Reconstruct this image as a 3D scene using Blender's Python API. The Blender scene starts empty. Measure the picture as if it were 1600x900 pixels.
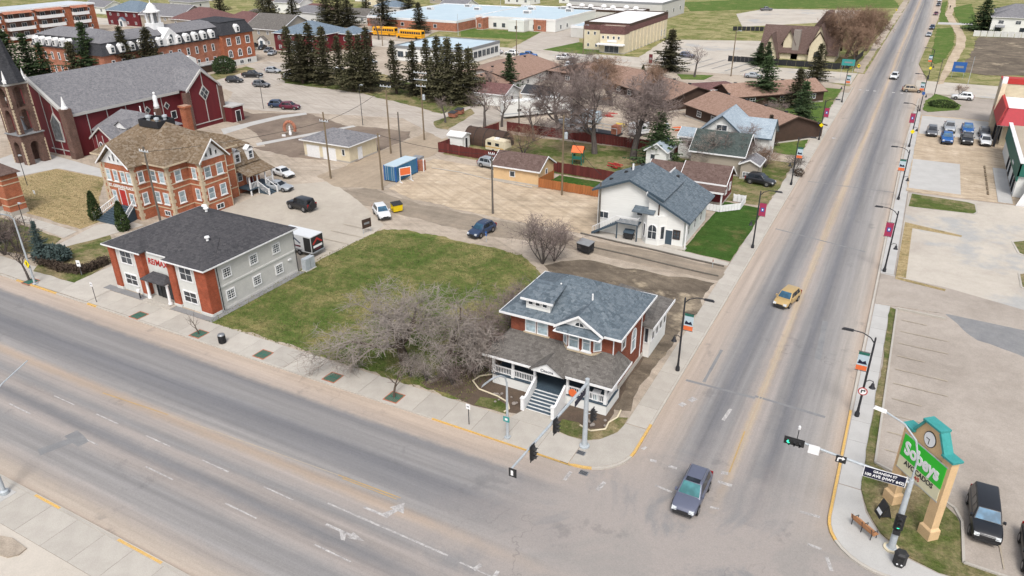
import bpy, bmesh, math, random
from mathutils import Matrix, Vector
R = math.radians
random.seed(7)
SC = bpy.context.scene
COL = SC.collection
# ---------------------------------------------------------------- camera
cd = bpy.data.cameras.new('camera'); cam = bpy.data.objects.new('camera', cd); COL.objects.link(cam)
cd.sensor_width = 36; cd.lens = 25.7819; cd.clip_start = 0.5; cd.clip_end = 4000
_r = [[0.880988, 0.473084, -0.0072], [-0.204363, 0.394206, 0.896012], [0.426728, -0.787904, 0.443971]]
_m = Matrix(((_r[0][0], _r[1][0], _r[2][0]), (_r[0][1], _r[1][1], _r[2][1]), (_r[0][2], _r[1][2], _r[2][2]))).to_4x4()
_m.translation = Vector((13.7047,-41.9344,38.0000))
cam.matrix_world = _m
SC.camera = cam
# ---------------------------------------------------------------- sky, sun, exposure (thin bright overcast)
SUN_EL, SUN_AZ = 54, 152          # azimuth clockwise from +Y
w = bpy.data.worlds.new('World'); SC.world = w; w.use_nodes = True
nt = w.node_tree; bg = nt.nodes['Background']
sky = nt.nodes.new('ShaderNodeTexSky'); sky.sky_type = 'NISHITA'; sky.sun_disc = False
sky.sun_elevation = R(SUN_EL); sky.sun_rotation = R(SUN_AZ); sky.dust_density = 4; sky.air_density = 1.0
hs = nt.nodes.new('ShaderNodeHueSaturation'); hs.inputs['Saturation'].default_value = 0.5
nt.links.new(sky.outputs[0], hs.inputs['Color']); nt.links.new(hs.outputs[0], bg.inputs['Color'])
bg.inputs['Strength'].default_value = 0.15
sd = bpy.data.lights.new('sun', 'SUN'); so = bpy.data.objects.new('sun', sd); COL.objects.link(so)
sd.energy = 1.35; sd.angle = R(17); sd.color = (1.0, 0.98, 0.95)
_d = Vector((math.sin(R(SUN_AZ)) * math.cos(R(SUN_EL)), math.cos(R(SUN_AZ)) * math.cos(R(SUN_EL)), math.sin(R(SUN_EL))))
so.rotation_euler = (-_d).to_track_quat('-Z', 'Y').to_euler(); so.location = (0, 0, 100)
SC.view_settings.view_transform = 'Standard'; SC.view_settings.look = 'None'
SC.view_settings.gamma = 1.0; SC.view_settings.exposure = 0.6
SC.cycles.use_denoising = True
SC.cycles.max_bounces = 5; SC.cycles.diffuse_bounces = 3; SC.cycles.glossy_bounces = 2; SC.cycles.transparent_max_bounces = 6

# ---------------------------------------------------------------- material helpers
MATS = {}
def nodes(name):
    m = bpy.data.materials.new(name); m.use_nodes = True
    t = m.node_tree; return m, t, t.nodes['Principled BSDF']
def lk(t, a, b): t.links.new(a, b)
def nz(t, vec, scale, detail=4, rough=.6, mul=(1, 1, 1), dist=0.0, loc=(0, 0, 0)):
    mp = t.nodes.new('ShaderNodeMapping'); mp.inputs['Scale'].default_value = mul; mp.inputs['Location'].default_value = loc
    lk(t, vec, mp.inputs['Vector'])
    n = t.nodes.new('ShaderNodeTexNoise'); n.inputs['Scale'].default_value = scale; n.inputs['Detail'].default_value = detail
    n.inputs['Roughness'].default_value = rough; n.inputs['Distortion'].default_value = dist
    lk(t, mp.outputs[0], n.inputs['Vector']); return n.outputs['Fac']
def rng(t, fac, a, b, c=0.0, d=1.0, smooth=False):
    n = t.nodes.new('ShaderNodeMapRange'); n.inputs['From Min'].default_value = a; n.inputs['From Max'].default_value = b
    n.inputs['To Min'].default_value = c; n.inputs['To Max'].default_value = d
    if smooth: n.interpolation_type = 'SMOOTHSTEP'
    lk(t, fac, n.inputs['Value']); return n.outputs[0]
def mix(t, fac, a, b, mode='MIX'):
    n = t.nodes.new('ShaderNodeMix'); n.data_type = 'RGBA'; n.blend_type = mode
    for s, v in ((n.inputs['Factor'], fac), (n.inputs['A'], a), (n.inputs['B'], b)):
        pass
    ins = [i for i in n.inputs if i.enabled]
    for s, v in zip((n.inputs[0], n.inputs[6], n.inputs[7]), (fac, a, b)):
        if isinstance(v, (int, float)): s.default_value = v
        elif isinstance(v, tuple): s.default_value = (v[0], v[1], v[2], 1)
        else: lk(t, v, s)
    return n.outputs[2]
def mth(t, op, a, b=0.0, clamp=False):
    n = t.nodes.new('ShaderNodeMath'); n.operation = op; n.use_clamp = clamp
    for s, v in zip(n.inputs, (a, b)):
        if isinstance(v, (int, float)): s.default_value = v
        else: lk(t, v, s)
    return n.outputs[0]
def ramp(t, fac, stops, ease='EASE'):
    n = t.nodes.new('ShaderNodeValToRGB'); e = n.color_ramp; e.interpolation = ease
    while len(e.elements) < len(stops): e.elements.new(0.5)
    for el, (p, c) in zip(e.elements, stops):
        el.position = p; el.color = (c[0], c[1], c[2], 1) if isinstance(c, tuple) else (c, c, c, 1)
    lk(t, fac, n.inputs[0]); return n.outputs[0]
def bump(t, b, h, strength=.3, dist=.02):
    n = t.nodes.new('ShaderNodeBump'); n.inputs['Strength'].default_value = strength; n.inputs['Distance'].default_value = dist
    lk(t, h, n.inputs['Height']); lk(t, n.outputs[0], b.inputs['Normal'])
def obj_co(t): return t.nodes.new('ShaderNodeTexCoord').outputs['Object']
def sep(t, v):
    n = t.nodes.new('ShaderNodeSeparateXYZ'); lk(t, v, n.inputs[0]); return n.outputs
def M(name, c, c2=None, scale=2.0, rough=.8, metal=0.0, fine=0.0, spec=.3, mul=(1, 1, 1), rnd=0.0, coat=0.0, emit=0.0):
    """plain procedural paint/plaster/metal: two tones mixed by noise, fine speckle, per-object variation"""
    if name in MATS: return MATS[name]
    m, t, b = nodes(name)
    if c2 is None: c2 = tuple(x * .86 for x in c)
    co = obj_co(t)
    f = rng(t, nz(t, co, scale, 5, .65, mul), .3, .7)
    col = mix(t, f, c, c2)
    if fine: col = mix(t, 1.0, col, ramp(t, nz(t, co, 14, 3, .8, mul), [(.25, 1 - fine), (.75, 1 + fine * .6)]), 'MULTIPLY')
    if rnd:
        oi = t.nodes.new('ShaderNodeObjectInfo')
        col = mix(t, 1.0, col, ramp(t, oi.outputs['Random'], [(0, 1 - rnd), (1, 1 + rnd * .6)], 'LINEAR'), 'MULTIPLY')
    lk(t, col, b.inputs['Base Color']); b.inputs['Roughness'].default_value = rough; b.inputs['Metallic'].default_value = metal
    b.inputs['Specular IOR Level'].default_value = spec; b.inputs['Coat Weight'].default_value = coat
    if emit: lk(t, col, b.inputs['Emission Color']); b.inputs['Emission Strength'].default_value = emit
    MATS[name] = m; return m
def shingle(name, c, c2, c3):
    m, t, b = nodes(name); co = obj_co(t)
    v = t.nodes.new('ShaderNodeTexVoronoi'); v.inputs['Scale'].default_value = 3.2
    mp = t.nodes.new('ShaderNodeMapping'); mp.inputs['Scale'].default_value = (1, 1, 1.6); lk(t, co, mp.inputs[0]); lk(t, mp.outputs[0], v.inputs['Vector'])
    s = sep(t, v.outputs['Color'])
    col = ramp(t, s[0], [(.0, c), (.5, c2), (1, c3)], 'LINEAR')
    col = mix(t, rng(t, nz(t, co, .35, 4, .6), .35, .65, 0, .55), col, c2)
    col = mix(t, 1.0, col, ramp(t, nz(t, co, 9, 3, .8), [(.25, .72), (.75, 1.22)]), 'MULTIPLY')
    z = sep(t, co)[2]
    w_ = t.nodes.new('ShaderNodeMath'); w_.operation = 'FRACT'; lk(t, mth(t, 'MULTIPLY', z, 7.0), w_.inputs[0])
    col = mix(t, 1.0, col, ramp(t, w_.outputs[0], [(0, .82), (.25, 1.0), (1, 1.03)], 'LINEAR'), 'MULTIPLY')
    lk(t, col, b.inputs['Base Color']); b.inputs['Roughness'].default_value = .92; b.inputs['Specular IOR Level'].default_value = .2
    bump(t, b, nz(t, co, 8, 2, .7), .5, .03); MATS[name] = m; return m
def brick(name, c, c2, mortar, hrow=.085):
    m, t, b = nodes(name); co = obj_co(t)
    s = sep(t, co)
    cb = t.nodes.new('ShaderNodeCombineXYZ'); lk(t, mth(t, 'ADD', s[0], s[1]), cb.inputs[0]); lk(t, s[2], cb.inputs[1])
    br = t.nodes.new('ShaderNodeTexBrick'); br.inputs['Scale'].default_value = 1.0
    br.inputs['Brick Width'].default_value = .26; br.inputs['Row Height'].default_value = hrow; br.inputs['Mortar Size'].default_value = .008
    for k, x in (('Color1', c), ('Color2', c2), ('Mortar', mortar)): br.inputs[k].default_value = (*x, 1)
    lk(t, cb.outputs[0], br.inputs['Vector'])
    col = mix(t, 1.0, br.outputs['Color'], ramp(t, nz(t, co, .8, 5, .7), [(.25, .72), (.75, 1.2)]), 'MULTIPLY')
    lk(t, col, b.inputs['Base Color']); b.inputs['Roughness'].default_value = .9; b.inputs['Specular IOR Level'].default_value = .2
    MATS[name] = m; return m
def glass(name, c, rough=.08):
    m, t, b = nodes(name); co = obj_co(t); oi = t.nodes.new('ShaderNodeObjectInfo')
    col = mix(t, 1.0, mix(t, rng(t, nz(t, co, 1.3, 2, .5), .4, .65), c, tuple(x * 1.9 + .01 for x in c)), ramp(t, oi.outputs['Random'], [(0, .55), (1, 1.45)], 'LINEAR'), 'MULTIPLY')
    lk(t, col, b.inputs['Base Color']); b.inputs['Roughness'].default_value = rough; b.inputs['Specular IOR Level'].default_value = .5
    MATS[name] = m; return m

# ---------------------------------------------------------------- mesh helpers
OFF = {}
XF = [None]
def prop(o, label=None, cat=None, group=None, kind=None):
    if label: o['label'] = label
    if cat: o['category'] = cat
    if group: o['group'] = group
    if kind: o['kind'] = kind
    return o
class MB:
    def __init__(s): s.v = []; s.f = []
    def poly(s, pts):
        n = len(s.v); s.v += [tuple(p) for p in pts]; s.f.append(tuple(range(n, n + len(pts)))); return s
    def box(s, x0, x1, y0, y1, z0, z1):
        n = len(s.v)
        s.v += [(x0, y0, z0), (x1, y0, z0), (x1, y1, z0), (x0, y1, z0), (x0, y0, z1), (x1, y0, z1), (x1, y1, z1), (x0, y1, z1)]
        s.f += [tuple(n + i for i in q) for q in ((0, 3, 2, 1), (4, 5, 6, 7), (0, 1, 5, 4), (1, 2, 6, 5), (2, 3, 7, 6), (3, 0, 4, 7))]
        return s
    def hexa(s, b, t):           # bottom quad, top quad (ccw)
        n = len(s.v); s.v += [tuple(p) for p in b] + [tuple(p) for p in t]; k = len(b)
        s.f.append(tuple(n + i for i in reversed(range(k)))); s.f.append(tuple(n + k + i for i in range(k)))
        for i in range(k): j = (i + 1) % k; s.f.append((n + i, n + j, n + k + j, n + k + i))
        return s
    def prism(s, pts, z0, z1): return s.hexa([(x, y, z0) for x, y in pts], [(x, y, z1) for x, y in pts])
    def ext(s, pts, axis, a, b):  # profile extruded along axis; profile in the other two coords
        if axis == 'x': f = lambda p, q: (q, p[0], p[1])
        elif axis == 'y': f = lambda p, q: (p[0], q, p[1])
        else: f = lambda p, q: (p[0], p[1], q)
        return s.hexa([f(p, a) for p in pts], [f(p, b) for p in pts])
    def tube(s, p, q, r0, r1=None, n=8, cap=True):
        r1 = r0 if r1 is None else r1
        p = Vector(p); q = Vector(q); d = q - p
        if d.length < 1e-6: return s
        d.normalize(); u = d.orthogonal().normalized(); w = d.cross(u); k = len(s.v)
        for c, r in ((p, r0), (q, r1)):
            for i in range(n):
                a = 2 * math.pi * i / n; s.v.append(tuple(c + (u * math.cos(a) + w * math.sin(a)) * r))
        for i in range(n): j = (i + 1) % n; s.f.append((k + i, k + j, k + n + j, k + n + i))
        if cap: s.f.append(tuple(k + i for i in reversed(range(n)))); s.f.append(tuple(k + n + i for i in range(n)))
        return s
    def path(s, pts, r, n=6, r1=None):
        for i in range(len(pts) - 1):
            f0 = i / (len(pts) - 1); f1 = (i + 1) / (len(pts) - 1)
            rr = r if r1 is None else r + (r1 - r) * f0; r2 = r if r1 is None else r + (r1 - r) * f1
            s.tube(pts[i], pts[i + 1], rr, r2, n)
        return s
    def lathe(s, prof, n=12, c=(0, 0, 0)):
        k = len(s.v)
        for r, z in prof:
            for i in range(n):
                a = 2 * math.pi * i / n; s.v.append((c[0] + r * math.cos(a), c[1] + r * math.sin(a), c[2] + z))
        for j in range(len(prof) - 1):
            for i in range(n):
                i2 = (i + 1) % n; s.f.append((k + j * n + i, k + j * n + i2, k + (j + 1) * n + i2, k + (j + 1) * n + i))
        s.f.append(tuple(k + i for i in reversed(range(n)))); s.f.append(tuple(k + (len(prof) - 1) * n + i for i in range(n)))
        return s
    def mesh(s, name, off=(0, 0, 0)):
        me = bpy.data.meshes.new(name)
        if XF[0]: s.v = [XF[0](*p) for p in s.v]
        me.from_pydata([(x - off[0], y - off[1], z - off[2]) for x, y, z in s.v], [], s.f); me.update(); return me
    def build(s, name, mat, parent=None, smooth=0, **kw):
        off = OFF.get(parent.name, (0, 0, 0)) if parent else (0, 0, 0)
        me = s.mesh(name, off)
        if smooth:
            me.polygons.foreach_set('use_smooth', [True] * len(me.polygons)); me.set_sharp_from_angle(angle=R(smooth))
        return place(name, me, mat, parent, **kw)
def place(name, me, mat, parent=None, loc=(0, 0, 0), rz=0, **kw):
    o = bpy.data.objects.new(name, me); COL.objects.link(o)
    if mat is not None:
        if not me.materials: me.materials.append(mat)
        elif me.materials[0] is not mat: o.material_slots[0].link = 'OBJECT'; o.material_slots[0].material = mat
    o.location = loc; o.rotation_euler = (0, 0, rz)
    if parent: o.parent = parent; OFF[o.name] = OFF.get(parent.name, (0, 0, 0))
    return prop(o, **kw)
def thing(name, label, cat, loc, rz=0, group=None, world=False):
    o = bpy.data.objects.new(name, None); COL.objects.link(o); o.empty_display_size = .3
    loc = (loc[0], loc[1], loc[2] if len(loc) > 2 else 0)
    o.location = loc; o.rotation_euler = (0, 0, rz)
    if world: OFF[o.name] = loc
    return prop(o, label, cat, group)
def dup(root, loc, rz=0, label=None, sc=None, group=None):
    def cp(o, par):
        c = o.copy(); COL.objects.link(c); c.parent = par
        for ch in o.children: cp(ch, c)
        return c
    r = cp(root, None); r.location = (loc[0], loc[1], loc[2] if len(loc) > 2 else 0); r.rotation_euler = (0, 0, rz)
    if sc: r.scale = sc if isinstance(sc, tuple) else (sc, sc, sc)
    if label: r['label'] = label
    if group: r['group'] = group
    return r
def text_mesh(txt, size=1.0, extrude=.01, bold=0.0, shear=0.0):
    cu = bpy.data.curves.new('lettering', 'FONT'); cu.body = txt; cu.size = size; cu.extrude = extrude; cu.offset = bold; cu.shear = shear
    cu.align_x = 'CENTER'; cu.align_y = 'CENTER'; cu.resolution_u = 3
    o = bpy.data.objects.new('lettering', cu); COL.objects.link(o)
    dg = bpy.context.evaluated_depsgraph_get(); me = bpy.data.meshes.new_from_object(o.evaluated_get(dg))
    bpy.data.objects.remove(o); bpy.data.curves.remove(cu); return me
def lettering(txt, mat, parent, loc, rz, size, sx=1.0, bold=0.0, shear=0.0, name='lettering', rx=90):
    """upright lettering; loc is in the parent's space, rz the facing of the text plane"""
    me = text_mesh(txt, size, .012, bold, shear); me.transform(Matrix.Diagonal((sx, 1, 1, 1))); me.materials.clear()
    o = place(name, me, mat, parent, loc); o.rotation_euler = (R(rx), 0, rz); return o
def wl(parent, p):
    f = OFF.get(parent.name, (0, 0, 0)); return (p[0] - f[0], p[1] - f[1], p[2] - f[2])
# -------- windows: 'window' part (frame ring) > 'pane' sub-part ; facing angle 0 = -Y, 90 = +X, 180 = +Y, 270 = -X
WC = {}
def window(parent, p, w, h, face, style='plain', fm='white_trim', gm='dark_glass', arch=False, sill=False, fw=.09):
    """p = world position of the opening's bottom centre on the wall plane"""
    k = (round(w, 2), round(h, 2), style, arch, sill, fw)
    if k not in WC:
        a = MB(); b = MB(); d = .09
        if arch:
            n = 8; r = w / 2; zt = h - r
            out = [(-w / 2, 0), (w / 2, 0)] + [(r * math.cos(math.pi * i / n), zt + r * math.sin(math.pi * i / n)) for i in range(n + 1)]
            sc = 1 - 2 * fw / w; inn = [(x * sc, fw + (z) * (h - 2 * fw) / h) for x, z in out]
        else:
            out = [(-w / 2, 0), (w / 2, 0), (w / 2, h), (-w / 2, h)]; inn = [(-w / 2 + fw, fw), (w / 2 - fw, fw), (w / 2 - fw, h - fw), (-w / 2 + fw, h - fw)]
        n = len(out)
        for i in range(n):
            j = (i + 1) % n
            for q in ([(out[i], -d), (out[j], -d), (inn[j], -d), (inn[i], -d)], [(out[i], .02), (out[j], .02), (out[j], -d), (out[i], -d)], [(inn[i], -d), (inn[j], -d), (inn[j], .02), (inn[i], .02)]):
                a.poly([(c[0], y, c[1]) for c, y in q])
        m_ = .045
        if style in ('cross', 'grid', 'mid'): a.box(-m_ / 2, m_ / 2, -d + .02, 0, fw, h - fw)
        if style in ('cross', 'hung', 'grid'): a.box(-w / 2 + fw, w / 2 - fw, -d + .023, 0, h * .52 - m_ / 2, h * .52 + m_ / 2)
        if style == 'grid':
            for x in (-w / 4, w / 4): a.box(x - .015, x + .015, -d + .026, 0, fw, h - fw)
            for z in (.3, .74): a.box(-w / 2 + fw, w / 2 - fw, -d + .029, 0, h * z - .015, h * z + .015)
        if style == 'trip':
            for x in (-w / 6, w / 6): a.box(x - m_ / 2, x + m_ / 2, -d + .02, 0, fw, h - fw)
        if sill: a.box(-w / 2 - .08, w / 2 + .08, -.16, .01, -.12, -.003)
        b.poly([(x, -.03, z) for x, z in inn])
        WC[k] = (a.mesh('window'), b.mesh('pane'))
    a, b = WC[k]; rz = R(face)
    o = place('window', a, MATS[fm], parent, wl(parent, p), rz)
    place('pane', b, MATS[gm], o); return o
def row(parent, face, plane, xs, z, w, h, **kw):
    for x in xs:
        p = {0: (x, plane, z), 180: (x, plane, z), 90: (plane, x, z), 270: (plane, x, z)}[face]
        window(parent, p, w, h, face, **kw)
def door(parent, p, w, h, face, mat, fm='white_trim'):
    k = ('door', round(w, 2), round(h, 2))
    if k not in WC:
        a = MB().box(-w / 2, w / 2, -.05, .01, 0, h)
        for z0, z1 in ((.12, .45), (.52, .92)): a.box(-w * .33, w * .33, -.065, -.052, h * z0, h * z1)
        f = MB().box(-w / 2 - .1, -w / 2, -.09, .01, 0, h + .1).box(w / 2, w / 2 + .1, -.09, .01, 0, h + .1).box(-w / 2, w / 2, -.09, .01, h, h + .1)
        hd = MB().tube((w * .38, -.05, h * .47), (w * .38, -.12, h * .47), .03, .04, 6)
        WC[k] = (a.mesh('door'), f.mesh('door_frame'), hd.mesh('handle'))
    a, f, hd = WC[k]; o = place('door', a, MATS[mat], parent, wl(parent, p), R(face))
    place('door_frame', f, MATS[fm], o); place('handle', hd, MATS['steel'], o); return o
# -------- roofs
def gable(mb, x0, x1, y0, y1, z, rise, axis, ov=.4, th=.16, ridge=None):
    """two thick roof slabs; axis = ridge direction"""
    if axis == 'x':
        a0, a1, b0, b1 = x0, x1, y0, y1; f = lambda a, b, c: (a, b, c)
    else:
        a0, a1, b0, b1 = y0, y1, x0, x1; f = lambda a, b, c: (b, a, c)
    m_ = (b0 + b1) / 2 if ridge is None else ridge
    for b, s in ((b0, -1), (b1, 1)):
        sl = rise / abs(b - m_); e = b + s * ov; ze = z - ov * sl
        bot = [f(a0 - ov, e, ze), f(a1 + ov, e, ze), f(a1 + ov, m_, z + rise), f(a0 - ov, m_, z + rise)]
        mb.hexa(bot, [(p[0], p[1], p[2] + th) for p in bot])
    return mb
def gable_wall(mb, x0, x1, y0, y1, z0, z, rise, axis, ridge=None):
    if axis == 'x':
        m_ = (y0 + y1) / 2 if ridge is None else ridge
        mb.ext([(y0, z0), (y1, z0), (y1, z), (m_, z + rise), (y0, z)], 'x', x0, x1)
    else:
        m_ = (x0 + x1) / 2 if ridge is None else ridge
        mb.ext([(x0, z0), (x1, z0), (x1, z), (m_, z + rise), (x0, z)], 'y', y0, y1)
    return mb
def hip(mb, x0, x1, y0, y1, z, rise, ov=.5, th=.14, r0=None, r1=None):
    """hip roof with ridge points r0, r1 ((x,y)); default ridge along the long side"""
    x0 -= ov; x1 += ov; y0 -= ov; y1 += ov
    if r0 is None:
        if x1 - x0 >= y1 - y0: k = (y1 - y0) / 2; r0 = (x0 + k, (y0 + y1) / 2); r1 = (x1 - k, (y0 + y1) / 2)
        else: k = (x1 - x0) / 2; r0 = ((x0 + x1) / 2, y0 + k); r1 = ((x0 + x1) / 2, y1 - k)
    if (r1[0] - r0[0]) ** 2 + (r1[1] - r0[1]) ** 2 < 1e-4: r1 = (r0[0] + .02, r0[1])
    A, B, C_, D = (x0, y0), (x1, y0), (x1, y1), (x0, y1); zt = z + th
    mb.poly([(*A, z), (*D, z), (*C_, z), (*B, z)])
    for p, q in ((A, B), (B, C_), (C_, D), (D, A)): mb.poly([(*p, z), (*q, z), (*q, zt), (*p, zt)])
    P0 = (*r0, zt + rise); P1 = (*r1, zt + rise); a, b, c, d = [(*p, zt) for p in (A, B, C_, D)]
    if abs(r1[0] - r0[0]) >= abs(r1[1] - r0[1]):
        mb.poly([a, b, P1, P0]); mb.poly([b, c, P1]); mb.poly([c, d, P0, P1]); mb.poly([d, a, P0])
    else:
        mb.poly([a, b, P0]); mb.poly([b, c, P1, P0]); mb.poly([c, d, P1]); mb.poly([d, a, P0, P1])
    return mb
def fascia(mb, x0, x1, y0, y1, z, ov=.5, h=.2, t=.06):
    x0 -= ov; x1 += ov; y0 -= ov; y1 += ov
    return mb.box(x0 - t, x1 + t, y0 - t, y0 - .002, z - .04, z + h - .04).box(x0 - t, x1 + t, y1 + .002, y1 + t, z - .04, z + h - .04).box(x0 - t, x0 - .002, y0, y1, z - .04, z + h - .04).box(x1 + .002, x1 + t, y0, y1, z - .04, z + h - .04)

# ---------------------------------------------------------------- shared materials
M('white_trim', (.72, .72, .71), (.6, .6, .6), 3, .55); M('white_siding', (.68, .68, .65), (.6, .6, .57), 1.2, .6, mul=(.3, .3, 6))
M('cream', (.62, .55, .4), (.52, .45, .32), 1.2, .8, fine=.1); M('grey_stucco', (.5, .49, .46), (.45, .44, .415), 1.5, .9, fine=.12)
M('light_stucco', (.56, .56, .53), (.5, .5, .47), 1.5, .9, fine=.1)
M('maroon', (.125, .016, .02), (.095, .013, .017), 1.0, .7, mul=(1, 1, .3)); M('tan_siding', (.33, .29, .235), (.28, .245, .2), 1, .75, mul=(.3, .3, 5))
M('steel', (.3, .31, .32), (.22, .23, .24), 4, .45, .6); M('galv', (.42, .45, .47), (.33, .36, .38), 2.5, .6, .1, fine=.15)
M('black_metal', (.022, .023, .027), (.03, .03, .033), 3, .5, .2); M('wood_pole', (.2, .15, .09), (.13, .1, .07), 2, .9, mul=(4, 4, .4), fine=.2)
M('wood_pole_grey', (.13, .115, .095), (.09, .08, .07), 2, .9, mul=(4, 4, .4), fine=.2)
M('concrete', (.43, .4, .35), (.36, .33, .29), .7, .9, fine=.14, rnd=.1); M('light_concrete', (.43, .42, .4), (.37, .36, .34), .5, .9, fine=.1)
M('quoin_stone', (.52, .43, .3), (.42, .34, .24), 2, .9, fine=.15); M('rubber', (.018, .018, .019), (.028, .027, .026), 6, .85)
M('rim_metal', (.35, .35, .36), (.2, .2, .21), 8, .35, .7); M('black_plastic', (.02, .02, .022), (.03, .03, .03), 5, .6)
M('kerb_yellow', (.6, .36, .08), (.5, .34, .15), 1.5, .85, fine=.35); M('wood_orange', (.36, .13, .04), (.27, .1, .035), 2, .75, mul=(6, 6, .5), rnd=.12)
M('fence_red', (.13, .028, .022), (.09, .022, .02), 1.5, .85, mul=(5, 5, .4), rnd=.25); M('wood_bench', (.45, .22, .1), (.36, .17, .08), 3, .6, rnd=.1)
M('green_paint', (.02, .12, .09), (.016, .1, .075), 2, .6); M('teal_roof', (.03, .22, .2), (.05, .28, .27), 2, .45, fine=.1)
M('red_paint', (.4, .03, .025), (.33, .028, .025), 1.5, .6); M('red_roof_metal', (.36, .02, .03), (.28, .02, .028), 1, .55, mul=(3, 3, .3), fine=.12)
M('blue_paint', (.02, .1, .32), (.025, .08, .26), 2, .5); M('container_blue', (.03, .13, .25), (.05, .15, .25), .8, .6, fine=.15)
M('yellow_paint', (.7, .5, .01), (.62, .44, .01), 2, .5); M('orange_paint', (.65, .14, .04), (.55, .12, .04), 2, .6)
M('dark_brown', (.06, .035, .025), (.045, .028, .02), 1.5, .8); M('bus_yellow', (.72, .33, .012), (.65, .3, .012), 2, .4, coat=.3)
M('grey_paint', (.22, .225, .23), (.18, .185, .19), 2, .7); M('deck_blue', (.05, .075, .095), (.04, .06, .08), 2, .7)
M('flat_roof', (.5, .53, .55), (.38, .42, .46), .15, .85, fine=.12); M('flat_roof_blue', (.36, .45, .5), (.42, .5, .54), .2, .8, fine=.08)
M('flat_roof_white', (.72, .7, .68), (.58, .57, .55), .15, .8, fine=.06); M('gravel_roof', (.4, .34, .26), (.33, .28, .22), .2, .95, fine=.2)
M('mulch', (.12, .085, .06), (.08, .06, .045), 2, .95, fine=.4); M('stone', (.3, .27, .24), (.2, .17, .15), 5, .9, fine=.3)
M('sign_navy', (.012, .014, .035), None, 2, .5); M('sign_white', (.75, .75, .75), (.68, .68, .68), 3, .5); M('sign_yellow', (.75, .6, .0), (.68, .53, .0), 3, .5)
M('sobeys_green', (.03, .48, .03), (.025, .44, .03), 1, .4); M('sign_cream', (.66, .62, .42), (.6, .57, .4), 2, .5); M('sign_beige', (.62, .43, .24), (.52, .36, .2), 1.2, .85, fine=.12)
M('lamp_green', (.05, .8, .45), None, 3, .4, emit=1.2); M('lamp_off', (.03, .03, .03), None, 3, .3); M('banner_red', (.3, .03, .07), (.26, .03, .08), 2, .7)
M('headlight', (.6, .62, .62), (.4, .42, .43), 9, .12, spec=.8); M('taillight', (.25, .01, .01), (.18, .01, .01), 9, .2); M('soffit', (.5, .5, .48), None, 2, .8)
glass('dark_glass', (.028, .035, .042)); glass('blue_glass', (.05, .085, .1)); glass('pale_glass', (.2, .25, .27)); glass('car_glass', (.01, .013, .017), .1); glass('teal_glass', (.015, .075, .08), .12)
glass('blue_glass_car', (.02, .065, .11), .12)
shingle('shingle_blue', (.068, .088, .104), (.1, .125, .146), (.15, .175, .195)); shingle('shingle_charcoal', (.042, .042, .045), (.058, .056, .06), (.075, .072, .074))
shingle('shingle_greybrown', (.085, .078, .07), (.12, .11, .1), (.16, .148, .135)); shingle('shingle_brown', (.085, .055, .047), (.115, .077, .066), (.14, .098, .085))
shingle('shingle_tan', (.2, .125, .09), (.255, .165, .125), (.3, .2, .155)); shingle('shingle_slate', (.12, .12, .128), (.165, .162, .17), (.21, .205, .21))
shingle('shingle_cedar', (.105, .072, .042), (.165, .12, .078), (.24, .2, .155)); shingle('shingle_redbrown', (.1, .05, .047), (.135, .07, .065), (.165, .09, .082))
shingle('shingle_dark', (.028, .03, .034), (.04, .041, .046), (.055, .055, .06)); shingle('shingle_lightblue', (.22, .27, .31), (.28, .33, .37), (.33, .38, .42))
shingle('shingle_green', (.04, .052, .048), (.055, .07, .065), (.075, .09, .085)); shingle('shingle_midblue', (.1, .135, .17), (.135, .175, .215), (.17, .21, .25))
brick('brick_red', (.22, .05, .022), (.15, .035, .018), (.2, .12, .09)); brick('brick_orange', (.36, .105, .045), (.28, .075, .033), (.33, .2, .14))
brick('brick_brown', (.13, .07, .052), (.09, .05, .04), (.17, .13, .11)); brick('brick_remax', (.33, .07, .03), (.25, .05, .022), (.25, .12, .08))
brick('brick_salmon', (.36, .13, .075), (.28, .1, .06), (.35, .22, .16))

# ---------------------------------------------------------------- ground materials (world coordinates)
def ground_mat(name, stops, scale=.25, fine=.22, streak=None, blot=None, rough=.95, bmp=.25, fsc=9, ruts=0.0):
    m, t, b = nodes(name); co = obj_co(t)
    n1 = nz(t, co, scale, 7, .68, dist=.4)
    if streak: n1 = mth(t, 'ADD', mth(t, 'MULTIPLY', n1, .55), mth(t, 'MULTIPLY', nz(t, co, 1.0, 5, .65, streak), .45))
    col = ramp(t, n1, stops, 'LINEAR')
    if blot:
        col = mix(t, rng(t, nz(t, co, blot[1], 5, .7, loc=(31, 7, 0)), blot[2], blot[2] + .1, 0, blot[3], True), col, blot[0])
    for rot, ml in (((.5, (.06, 1.6, 1)), (-.35, (.05, 1.3, 1))) if ruts else ()):
        mp = t.nodes.new('ShaderNodeMapping'); mp.inputs['Rotation'].default_value = (0, 0, rot); lk(t, co, mp.inputs[0])
        col = mix(t, 1.0, col, ramp(t, nz(t, mp.outputs[0], 1.0, 4, .6, ml), [(.36, 1 - ruts), (.47, 1.0), (.7, 1 + ruts * .7)], 'LINEAR'), 'MULTIPLY')
    col = mix(t, 1.0, col, ramp(t, nz(t, co, fsc, 4, .8), [(.22, 1 - fine * 1.5), (.78, 1 + fine * 1.4)], 'LINEAR'), 'MULTIPLY')
    col = mix(t, 1.0, col, ramp(t, nz(t, co, 1.1, 4, .7), [(.25, 1 - fine * .7), (.75, 1 + fine * .5)], 'LINEAR'), 'MULTIPLY')
    lk(t, col, b.inputs['Base Color']); b.inputs['Roughness'].default_value = rough; b.inputs['Specular IOR Level'].default_value = .15
    bump(t, b, nz(t, co, 6, 5, .75), bmp, .08); MATS[name] = m; return m
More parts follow.
